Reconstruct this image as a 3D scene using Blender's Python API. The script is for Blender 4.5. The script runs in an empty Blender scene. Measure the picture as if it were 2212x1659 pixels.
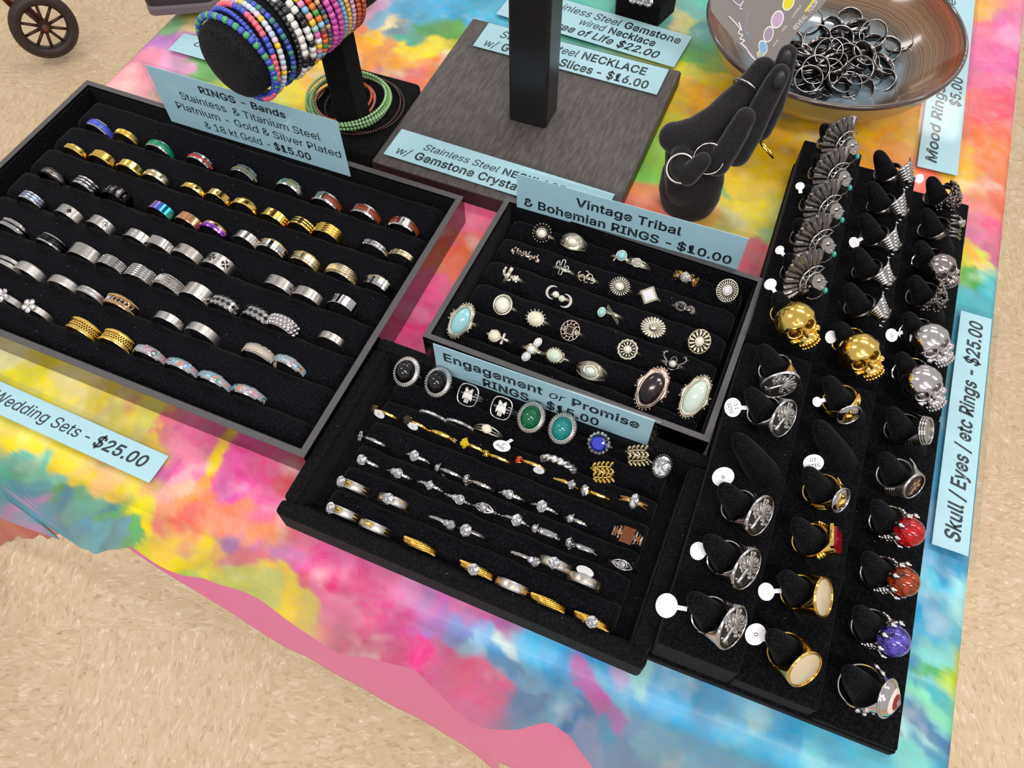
import bpy, math, random
import numpy as np
from mathutils import Vector, Matrix, Euler
random.seed(7)
SC = bpy.context.scene
COL = SC.collection
# ------------------------------------------------------------------ camera
CAM_H, PITCH, ROLL, FPX = 0.46, 1.0309691, -0.00727732, 1690.8
cp, sp = math.cos(PITCH), math.sin(PITCH)
FWD = np.array([0, cp, -sp]); _r = np.array([1., 0, 0]); _u = np.cross(_r, FWD)
cr, sr = math.cos(ROLL), math.sin(ROLL)
CR = cr*_r + sr*_u; CU = -sr*_r + cr*_u
CO = np.array([0, 0, CAM_H])
cam = bpy.data.cameras.new('camera'); cam.sensor_width = 36; cam.lens = FPX*36/2212
cam.clip_start = 0.01; cam.clip_end = 50
camo = bpy.data.objects.new('camera', cam); COL.objects.link(camo)
camo.matrix_world = Matrix(((CR[0], CU[0], -FWD[0], 0), (CR[1], CU[1], -FWD[1], 0), (CR[2], CU[2], -FWD[2], CAM_H), (0, 0, 0, 1)))
SC.camera = camo
# ------------------------------------------------------------------ world, lights, exposure
w = bpy.data.worlds.new('hall_light'); SC.world = w; w.use_nodes = True
bg = w.node_tree.nodes['Background']; bg.inputs[0].default_value = (1.0, 0.985, 0.96, 1); bg.inputs[1].default_value = 0.60
for i, (x, y, rz, e) in enumerate([(0.75, 1.25, -22, 17), (-0.9, 2.4, -22, 14), (1.5, 3.0, -22, 14), (-1.7, 0.6, -22, 14), (0.35, -0.9, -22, 26), (2.4, 0.6, -22, 13), (-0.9, -1.7, -22, 34), (1.5, -1.9, -22, 30)]):  # last two are unseen fill lights, added to brighten the front-facing cards
    L = bpy.data.lights.new('ceiling_and_fill_light', 'AREA'); L.shape = 'RECTANGLE'; L.size = 1.1; L.size_y = 0.28
    L.energy = e*.88; L.color = (1.0, 0.97, 0.93)
    o = bpy.data.objects.new('ceiling_and_fill_light', L); COL.objects.link(o); o.location = (x, y, 1.95); o.rotation_euler = (0, 0, math.radians(rz))
vs = SC.view_settings
vs.view_transform = 'Standard'; vs.look = 'None'; vs.gamma = 1; vs.exposure = -0.08; vs.use_curve_mapping = False
SC.cycles.max_bounces = 8
# ------------------------------------------------------------------ helpers
def ray(px, py):
    return FWD + CR*(px-1106)/FPX - CU*(py-829.5)/FPX
def at(px, py, z=0.0):                                   # point seen at a pixel on the level z
    d = ray(px, py); t = (z-CAM_H)/d[2]; return CO + t*d
def on_plane(px, py, p0, n):
    d = ray(px, py); t = np.dot(np.asarray(p0)-CO, n)/np.dot(d, n); return CO + t*d
def to_px(P):
    d = np.asarray(P)-CO; c = d@FWD
    return 1106+FPX*(d@CR)/c, 829.5-FPX*(d@CU)/c
TH = math.radians(-22)
E1 = np.array([math.cos(TH), math.sin(TH), 0]); E2 = np.array([-E1[1], E1[0], 0])
def UV(u, v, z=0.0): return E1*u + E2*v + np.array([0, 0, z])
def lin(h):
    h = h.lstrip('#'); c = [int(h[i:i+2], 16)/255 for i in (0, 2, 4)]
    return tuple((x/12.92 if x <= .04045 else ((x+.055)/1.055)**2.4) for x in c)
def frame(o, x, y, z):
    return Matrix(((x[0], y[0], z[0], o[0]), (x[1], y[1], z[1], o[1]), (x[2], y[2], z[2], o[2]), (0, 0, 0, 1)))
def nrm(v): v = np.asarray(v, float); return v/np.linalg.norm(v)

MATS = {}
def mat(name, col='#808080', rough=0.5, metal=0.0, **k):
    if name in MATS: return MATS[name]
    m = bpy.data.materials.new(name); m.use_nodes = True; MATS[name] = m
    b = m.node_tree.nodes['Principled BSDF']
    c = lin(col) if isinstance(col, str) else col
    b.inputs['Base Color'].default_value = (*c, 1); b.inputs['Roughness'].default_value = rough; b.inputs['Metallic'].default_value = metal
    for kk, v in k.items():
        b.inputs[kk.replace('_', ' ')].default_value = v
    return m
def nodes(m):
    nt = m.node_tree; return nt, nt.nodes['Principled BSDF']
def nn(nt, t, **k):
    n = nt.nodes.new(t)
    for a, v in k.items():
        if a.startswith('i_'): n.inputs[int(a[2:]) if a[2:].isdigit() else a[2:].replace('_', ' ')].default_value = v
        else: setattr(n, a, v)
    return n
def ramp(nt, stops, interp='LINEAR'):
    r = nt.nodes.new('ShaderNodeValToRGB'); r.color_ramp.interpolation = interp
    e = r.color_ramp.elements
    while len(e) < len(stops): e.new(0.5)
    for el, (p, c) in zip(e, stops):
        el.position = p; cc = lin(c) if isinstance(c, str) else c; el.color = (*cc, 1)
    return r
def add_bump(m, scale, strength, dist=0.0005, detail=3):
    nt, b = nodes(m)
    tc = nn(nt, 'ShaderNodeTexCoord'); n = nn(nt, 'ShaderNodeTexNoise'); n.inputs['Scale'].default_value = scale; n.inputs['Detail'].default_value = detail
    bp = nn(nt, 'ShaderNodeBump'); bp.inputs['Strength'].default_value = strength; bp.inputs['Distance'].default_value = dist
    nt.links.new(tc.outputs['Object'], n.inputs['Vector']); nt.links.new(n.outputs['Fac'], bp.inputs['Height']); nt.links.new(bp.outputs['Normal'], b.inputs['Normal'])
    return m
def velvet(name, c0, c1, lint=0.5):
    m = mat(name, c0, 0.9, 0, Sheen_Weight=0.05, Sheen_Roughness=0.4, Specular_IOR_Level=0.08)
    nt, b = nodes(m); tc = nn(nt, 'ShaderNodeTexCoord')
    n = nn(nt, 'ShaderNodeTexNoise'); n.inputs['Scale'].default_value = 800; n.inputs['Detail'].default_value = 4
    nt.links.new(tc.outputs['Object'], n.inputs['Vector'])
    r = ramp(nt, [(0.42, c0), (0.70, c1)]); nt.links.new(n.outputs['Fac'], r.inputs[0])
    v = nn(nt, 'ShaderNodeTexVoronoi'); v.inputs['Scale'].default_value = 230; nt.links.new(tc.outputs['Object'], v.inputs['Vector'])
    # a few cells carry a speck of lint
    sep = nn(nt, 'ShaderNodeSeparateColor'); nt.links.new(v.outputs['Color'], sep.inputs[0])
    g = nn(nt, 'ShaderNodeMath', operation='GREATER_THAN'); g.inputs[1].default_value = 0.90; nt.links.new(sep.outputs[0], g.inputs[0])
    l = nn(nt, 'ShaderNodeMath', operation='LESS_THAN'); l.inputs[1].default_value = 0.075; nt.links.new(v.outputs['Distance'], l.inputs[0])
    mu = nn(nt, 'ShaderNodeMath', operation='MULTIPLY'); nt.links.new(g.outputs[0], mu.inputs[0]); nt.links.new(l.outputs[0], mu.inputs[1])
    m2 = nn(nt, 'ShaderNodeMath', operation='MULTIPLY'); m2.inputs[1].default_value = lint; nt.links.new(mu.outputs[0], m2.inputs[0])
    mx = nn(nt, 'ShaderNodeMix', data_type='RGBA'); nt.links.new(m2.outputs[0], mx.inputs[0]); nt.links.new(r.outputs[0], mx.inputs[6]); mx.inputs[7].default_value = (*lin('#a8a4a0'), 1)
    nt.links.new(mx.outputs[2], b.inputs['Base Color'])
    bp = nn(nt, 'ShaderNodeBump'); bp.inputs['Strength'].default_value = 0.6; bp.inputs['Distance'].default_value = 0.0006
    nt.links.new(n.outputs['Fac'], bp.inputs['Height']); nt.links.new(bp.outputs['Normal'], b.inputs['Normal'])
    return m
M_foam = velvet('black_velvet_foam', '#040406', '#17171e')
M_velv = velvet('charcoal_velvet', '#0a0a0c', '#19191b')
M_felt = velvet('dusty_black_felt', '#151518', '#2a2a2b', 0.4)
M_finger = velvet('finger_velvet', '#050507', '#17171b', 0.3)
M_rim = add_bump(mat('grey_rim_foil', '#4b4849', 0.5, 0.0), 900, 0.25, 0.0002)
M_wall = mat('polished_black_laminate', '#6c6467', 0.12, 1.0)
def metal(name, col, rough, bump=0):
    m = mat(name, col, rough, 1.0)
    if bump: add_bump(m, bump, 0.35, 0.0002)
    return m
SIL = metal('polished_steel', '#c8c4c3', 0.11)
BRU = metal('brushed_steel', '#b9b3af', 0.26, 1200)
SAT = metal('satin_silver', '#bdb8b5', 0.36)
CHR = metal('chrome', '#d4cdcf', 0.13)
GOLD = metal('yellow_gold', '#f2ca68', 0.16)
GOLDR = metal('textured_gold', '#f4d67c', 0.25, 1500)
PALE = metal('pale_gold', '#d2c3a0', 0.24)
ROSE = metal('rose_gold', '#dba877', 0.2)
ANT = metal('antique_silver', '#c2bbaa', 0.3, 900)
DARK = metal('oxidised_silver', '#77716f', 0.25, 1300)
DKRE = mat('dark_recess', '#1a1716', 0.55, 0.3)
BLKM = metal('black_steel', '#2a2729', 0.15)
PINKM = metal('warm_silver', '#c9b3a6', 0.25, 900)
def gem(name, col, rough=0.03, tr=0.0, coat=0.15):
    return mat(name, col, rough, 0, Coat_Weight=coat, Transmission_Weight=tr, IOR=1.5)
CRYS = mat('clear_crystal', '#f0eff4', 0.02, 0.0, Transmission_Weight=0.55, IOR=2.2)
CRYD = mat('faceted_crystal', '#d9d7dd', 0.04, 0.8)
def facet_glints(m, c0, c1, scale=650):  # paints facet sparkle into the base colour as pale and grey cells
    nt, b = nodes(m); tc = nn(nt, 'ShaderNodeTexCoord'); v = nn(nt, 'ShaderNodeTexVoronoi'); v.inputs['Scale'].default_value = scale
    nt.links.new(tc.outputs['Object'], v.inputs['Vector']); s = nn(nt, 'ShaderNodeSeparateColor'); nt.links.new(v.outputs['Color'], s.inputs[0])
    r = ramp(nt, [(0, c0), (.45, c0), (.6, c1), (1, c1)]); nt.links.new(s.outputs[0], r.inputs[0]); nt.links.new(r.outputs[0], b.inputs['Base Color'])
    vb = nn(nt, 'ShaderNodeBump'); vb.inputs['Strength'].default_value = .3; vb.inputs['Distance'].default_value = .0006; nt.links.new(s.outputs[1], vb.inputs['Height']); nt.links.new(vb.outputs['Normal'], b.inputs['Normal'])
facet_glints(CRYD, '#aeadb6', '#ffffff')
ONYX = gem('black_onyx', '#0a080b'); BROWNST = gem('dark_brown_stone', '#241518', 0.15)
PEARL = gem('pearl_white', '#e3dcd2', 0.12); IVORY = gem('ivory_shell', '#ddd3ba', 0.12); WHITEH = gem('white_marble_stone', '#d8d6de', 0.12)
LARI = gem('sky_blue_stone', '#8fc0c8', 0.08); OPAL = gem('milky_opal', '#c9d6cc', 0.06); GRNP = gem('pale_green_pearl', '#c0cfbc', 0.06)
EMER = gem('deep_green_stone', '#0b5a38'); TEAL = gem('teal_stone', '#1c7a78'); SAPH = mat('royal_blue_crystal', '#1b2fd0', 0.03, 0, Transmission_Weight=0.3, IOR=1.75, Coat_Weight=1.0)
YEL = gem('yellow_crystal', '#d8c012', .05, .3); SMOKE = gem('smoky_crystal', '#2d211f', .05, .2); CHAMP = gem('champagne_crystal', '#7a3f1c', .04, .3); RUBY = gem('ruby_red_stone', '#7d0c1c', .05)
TURQ = gem('turquoise', '#3fa79a', .25); REDG = gem('red_orange_gem', '#c03818', .08)
BONE = gem('cream_cabochon', '#c4b494', .1)
SUP = mat('white_enamel', '#e6e3df', 0.3)

class MB:
    """collects shapes into one mesh"""
    def __init__(s): s.v = []; s.f = []; s.m = []; s.sm = []
    def add(s, vs, fs, mi=0, M=None, smooth=True):
        b = len(s.v)
        if M is not None:
            A = np.array(M); vv = np.asarray(vs, float); vv = vv@A[:3, :3].T + A[:3, 3]; vs = vv.tolist()
        s.v += [tuple(q) for q in vs]
        for f in fs: s.f.append([b+i for i in f]); s.m.append(mi); s.sm.append(smooth)
        return s
    def box(s, x0, x1, y0, y1, z0, z1, mi=0, M=None):
        v = [(x, y, z) for z in (z0, z1) for y in (y0, y1) for x in (x0, x1)]
        return s.add(v, [(0, 2, 3, 1), (4, 5, 7, 6), (0, 1, 5, 4), (2, 6, 7, 3), (0, 4, 6, 2), (1, 3, 7, 5)], mi, M, False)
    def rbox(s, cx, cy, z0, z1, hx, hy, r, bev=0.001, mi=0, M=None, n=4):
        """upright box with rounded corners and a bevelled top"""
        def loop(rr, hx, hy):
            L = []
            for (sx, sy, a0) in ((1, 1, 0), (-1, 1, 90), (-1, -1, 180), (1, -1, 270)):
                for k in range(n+1):
                    a = math.radians(a0+90*k/n); L.append((cx+sx*(hx-rr)+rr*math.cos(a), cy+sy*(hy-rr)+rr*math.sin(a)))
            return L
        rings = [(z0, 0), (z1-bev, 0), (z1-bev*.3, bev*.3), (z1, bev)]
        N = 4*(n+1); v = []
        for z, ins in rings:
            v += [(x, y, z) for x, y in loop(max(r-ins, 1e-5), hx-ins, hy-ins)]
        f = [(k*N+i, k*N+(i+1) % N, (k+1)*N+(i+1) % N, (k+1)*N+i) for k in range(3) for i in range(N)]
        s.add(v, f, mi, M, False); s.add(v[3*N:], [list(range(N))], mi, M, False); s.add(v[:N], [list(range(N))[::-1]], mi, M, False)
        return s
    def lathe(s, prof, n=48, mi=0, M=None, a0=0, a1=360, closed=True, axis='Y', sx=1, sy=1):
        """profile (radius, along axis) turned about Y (angle 0 = +Z) or about Z"""
        full = abs(a1-a0) >= 359.9; cnt = n if full else n+1; P = len(prof); v = []
        for i in range(cnt):
            a = math.radians(a0+(a1-a0)*i/n); c, q = math.cos(a), math.sin(a)
            for r, h in prof:
                v.append((r*q*sx, h, r*c*sy) if axis == 'Y' else (r*c*sx, r*q*sy, h))
        f = []
        for i in range(n):
            j = (i+1) % cnt
            for k in range(P if closed else P-1):
                l = (k+1) % P; q = (i*P+k, i*P+l, j*P+l, j*P+k)
                f.append(q if axis == 'Y' else q[::-1])
        return s.add(v, f, mi, M)
    def tube(s, pts, r, n=8, mi=0, M=None, closed=False, flat=1.0, up=None):
        pts = np.asarray(pts, float); m = len(pts); R = r if hasattr(r, '__len__') else [r]*m; v = []
        prev = None
        for i in range(m):
            if closed: t = pts[(i+1) % m]-pts[i-1]
            else: t = pts[min(i+1, m-1)]-pts[max(i-1, 0)]
            t = nrm(t)
            if up is not None: a = np.asarray(up, float)
            elif prev is not None: a = prev
            else: a = np.array([0, 0, 1.]) if abs(t[2]) < .9 else np.array([1., 0, 0])
            b = nrm(np.cross(t, a)); a = np.cross(b, t); prev = a
            for k in range(n):
                q = 2*math.pi*k/n; v.append(pts[i]+R[i]*(math.cos(q)*b+math.sin(q)*a*flat))
        f = []
        for i in range(m if closed else m-1):
            j = (i+1) % m
            for k in range(n): l = (k+1) % n; f.append((i*n+k, i*n+l, j*n+l, j*n+k))
        if not closed: f += [list(range(n))[::-1], [(m-1)*n+k for k in range(n)]]
        return s.add(v, f, mi, M)
    def ball(s, c, r, n=8, mi=0, M=None, sc=(1, 1, 1), lo=-1.0):
        """sphere or, with lo=0, an upper half"""
        R = max(3, n//2); v = []; a0 = -math.pi/2 if lo < -.5 else 0.0
        for i in range(R+1):
            a = a0+(math.pi/2-a0)*i/R
            for k in range(n):
                q = 2*math.pi*k/n; v.append((c[0]+r*sc[0]*math.cos(a)*math.cos(q), c[1]+r*sc[1]*math.cos(a)*math.sin(q), c[2]+r*sc[2]*math.sin(a)))
        f = [(i*n+k, i*n+(k+1) % n, (i+1)*n+(k+1) % n, (i+1)*n+k) for i in range(R) for k in range(n)]
        return s.add(v, f, mi, M)
    def prism(s, poly, z0, z1, mi=0, M=None, bev=0.0):
        n = len(poly); c = np.mean(poly, axis=0)
        v = [(x, y, z0) for x, y in poly]+[(x, y, z1-bev) for x, y in poly]
        v += [(c[0]+(x-c[0])*(1-bev*60), c[1]+(y-c[1])*(1-bev*60), z1) for x, y in poly] if bev else []
        f = [(i, (i+1) % n, n+(i+1) % n, n+i) for i in range(n)]
        if bev: f += [(n+i, n+(i+1) % n, 2*n+(i+1) % n, 2*n+i) for i in range(n)]
        top = 2*n if bev else n
        f += [[top+i for i in range(n)], list(range(n))[::-1]]
        return s.add(v, f, mi, M, False)
    def ellring(s, rx, ry, t, z, mi=0, n=36, M=None, tn=6):
        return s.tube([(rx*math.cos(2*math.pi*k/n), ry*math.sin(2*math.pi*k/n), z) for k in range(n)], t, tn, mi, M, closed=True, up=(0, 0, 1))
    def beads(s, rx, ry, r, z, cnt, mi=0, M=None, n=6):
        for k in range(cnt):
            a = 2*math.pi*k/cnt; s.ball((rx*math.cos(a), ry*math.sin(a), z), r, n, mi, M)
        return s
    def surf(s, poly, R, ang=0.0, y=0.0, mi=0, t=0.00012):
        """flat outline wrapped on the outside of a ring: x runs along the band, y across it"""
        n = len(poly); v = []
        for rr in (R-.0004, R+t):
            for px_, py_ in poly:
                a = ang+px_/R; v.append((rr*math.sin(a), y+py_, rr*math.cos(a)))
        f = [(i, (i+1) % n, n+(i+1) % n, n+i) for i in range(n)]+[[n+i for i in range(n)]]
        return s.add(v, f, mi, None, False)
    def mesh(s, name, mats):
        me = bpy.data.meshes.new(name); me.from_pydata([tuple(map(float, q)) for q in s.v], [], s.f)
        for m in (mats if isinstance(mats, (list, tuple)) else [mats]): me.materials.append(m)
        me.polygons.foreach_set('material_index', s.m); me.polygons.foreach_set('use_smooth', s.sm); me.update()
        return me
    def obj(s, name, mats, parent=None, M=None):
        o = bpy.data.objects.new(name, s.mesh(name, mats)); COL.objects.link(o)
        if parent is not None: o.parent = parent
        if M is not None: o.matrix_local = M
        return o
def tag(o, label=None, cat=None, group=None, kind=None):
    if label: o['label'] = label
    if cat: o['category'] = cat
    if group: o['group'] = group
    if kind: o['kind'] = kind
    return o
def thing(name, label, cat, M=None, group=None):
    o = bpy.data.objects.new(name, None); COL.objects.link(o); o.empty_display_size = 0.01
    if M is not None: o.matrix_world = M if isinstance(M, Matrix) else Matrix.Translation(M)
    return tag(o, label, cat, group)
def T(x=0, y=0, z=0): return Matrix.Translation((x, y, z))
def RX(d): return Matrix.Rotation(math.radians(d), 4, 'X')
def RY(d): return Matrix.Rotation(math.radians(d), 4, 'Y')
def RZ(d): return Matrix.Rotation(math.radians(d), 4, 'Z')
ORD = ['first', 'second', 'third', 'fourth', 'fifth', 'sixth', 'seventh', 'eighth', 'ninth', 'tenth', 'eleventh', 'twelfth', 'thirteenth']
# ------------------------------------------------------------------ floor
def floor_material(name, seed):
    m = mat(name, '#d9bf9c', 0.38); nt, b = nodes(m)
    tc = nn(nt, 'ShaderNodeTexCoord'); oi = nn(nt, 'ShaderNodeObjectInfo')
    sc = nn(nt, 'ShaderNodeVectorMath', operation='SCALE'); sc.inputs['Scale'].default_value = 7.0
    cmb = nn(nt, 'ShaderNodeCombineXYZ'); nt.links.new(oi.outputs['Random'], cmb.inputs[0]); nt.links.new(oi.outputs['Random'], cmb.inputs[1]); nt.links.new(cmb.outputs[0], sc.inputs[0])
    ad = nn(nt, 'ShaderNodeVectorMath', operation='ADD'); nt.links.new(tc.outputs['Object'], ad.inputs[0]); nt.links.new(sc.outputs[0], ad.inputs[1])
    mp = nn(nt, 'ShaderNodeMapping'); mp.inputs['Scale'].default_value = (1.0, 0.42, 1); nt.links.new(ad.outputs[0], mp.inputs[0])
    wn = nn(nt, 'ShaderNodeTexNoise'); wn.inputs['Scale'].default_value = 60; nt.links.new(mp.outputs[0], wn.inputs[0])
    wx = nn(nt, 'ShaderNodeVectorMath', operation='MULTIPLY_ADD'); nt.links.new(wn.outputs['Color'], wx.inputs[0]); wx.inputs[1].default_value = (.016, .016, 0); nt.links.new(mp.outputs[0], wx.inputs[2])
    v1 = nn(nt, 'ShaderNodeTexVoronoi'); v1.inputs['Scale'].default_value = 190; nt.links.new(wx.outputs[0], v1.inputs[0])
    v2 = nn(nt, 'ShaderNodeTexVoronoi'); v2.inputs['Scale'].default_value = 380; nt.links.new(wx.outputs[0], v2.inputs[0])
    s1 = nn(nt, 'ShaderNodeSeparateColor'); nt.links.new(v1.outputs['Color'], s1.inputs[0])
    s2 = nn(nt, 'ShaderNodeSeparateColor'); nt.links.new(v2.outputs['Color'], s2.inputs[0])
    r1 = ramp(nt, [(0, '#b89b76'), (.12, '#c8ac86'), (.5, '#cfb491'), (.85, '#d5bd9c'), (1, '#dfcaad')]); nt.links.new(s1.outputs[0], r1.inputs[0])
    r2 = ramp(nt, [(0, '#a58a6a'), (.08, '#bea07b'), (.14, '#cdb28d'), (.9, '#d1b896'), (1, '#f0e0c8')]); nt.links.new(s2.outputs[1], r2.inputs[0])
    mx = nn(nt, 'ShaderNodeMix', data_type='RGBA'); mx.inputs[0].default_value = .5; nt.links.new(r1.outputs[0], mx.inputs[6]); nt.links.new(r2.outputs[0], mx.inputs[7])
    nt.links.new(mx.outputs[2], b.inputs['Base Color'])
    bp = nn(nt, 'ShaderNodeBump'); bp.inputs['Strength'].default_value = .15; bp.inputs['Distance'].default_value = .0005
    nt.links.new(s2.outputs[0], bp.inputs['Height']); nt.links.new(bp.outputs['Normal'], b.inputs['Normal'])
    return m
FZ = -0.74
M_tile = floor_material('speckled_vinyl_tile', 1)
M_grout = mat('floor_joint', '#b89d78', .7)
fl = MB().box(-4.5, 4.5, -3.5, 5.5, FZ-.05, FZ-.0006).obj('floor', M_grout); tag(fl, kind='structure')
TS = 0.3; g = .00004
tme = MB().box(-TS/2+g, TS/2-g, -TS/2+g, TS/2-g, -.0006, .0012).mesh('floor_tile', M_tile)
fa = math.radians(-2.0); ax = np.array([math.cos(fa), math.sin(fa), 0]); ay = np.array([-ax[1], ax[0], 0])
org = np.array([-0.6485, 0.295, FZ-.0012])
for i in range(-5, 8):
    for j in range(-2, 7):
        P = org+ax*(i+.5)*TS+ay*(j+.5)*TS
        o = bpy.data.objects.new('floor_tile', tme); COL.objects.link(o); o.parent = fl
        o.location = P; o.rotation_euler = (0, 0, fa+(math.pi/2 if (i+j) % 2 == 0 else 0))

# ------------------------------------------------------------------ table and cloths
U0, U1, V0, V1 = -0.556, 0.197, 0.088, 1.9
tb = thing('folding_table', 'folding table hidden under the tie-dye cloth', 'table', UV((U0+U1)/2, (V0+V1)/2, FZ))
tb.rotation_euler = (0, 0, TH)
hw, hd = (U1-U0)/2-.012, (V1-V0)/2-.012
M_plas = mat('grey_plastic', '#9a9a96', .5); M_steel = mat('grey_tube', '#6a6a6c', .4, .6)
MB().rbox(0, 0, -FZ-.045, -FZ-.006, hw, hd, .03).obj('tabletop', M_plas, tb)
for sx in (-1, 1):
    for sy in (-1, 1):
        MB().tube([(sx*(hw-.08), sy*(hd-.25), -FZ-.04), (sx*(hw-.08), sy*(hd-.25), .0)], .014, 10).obj('leg', M_steel, tb)

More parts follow.
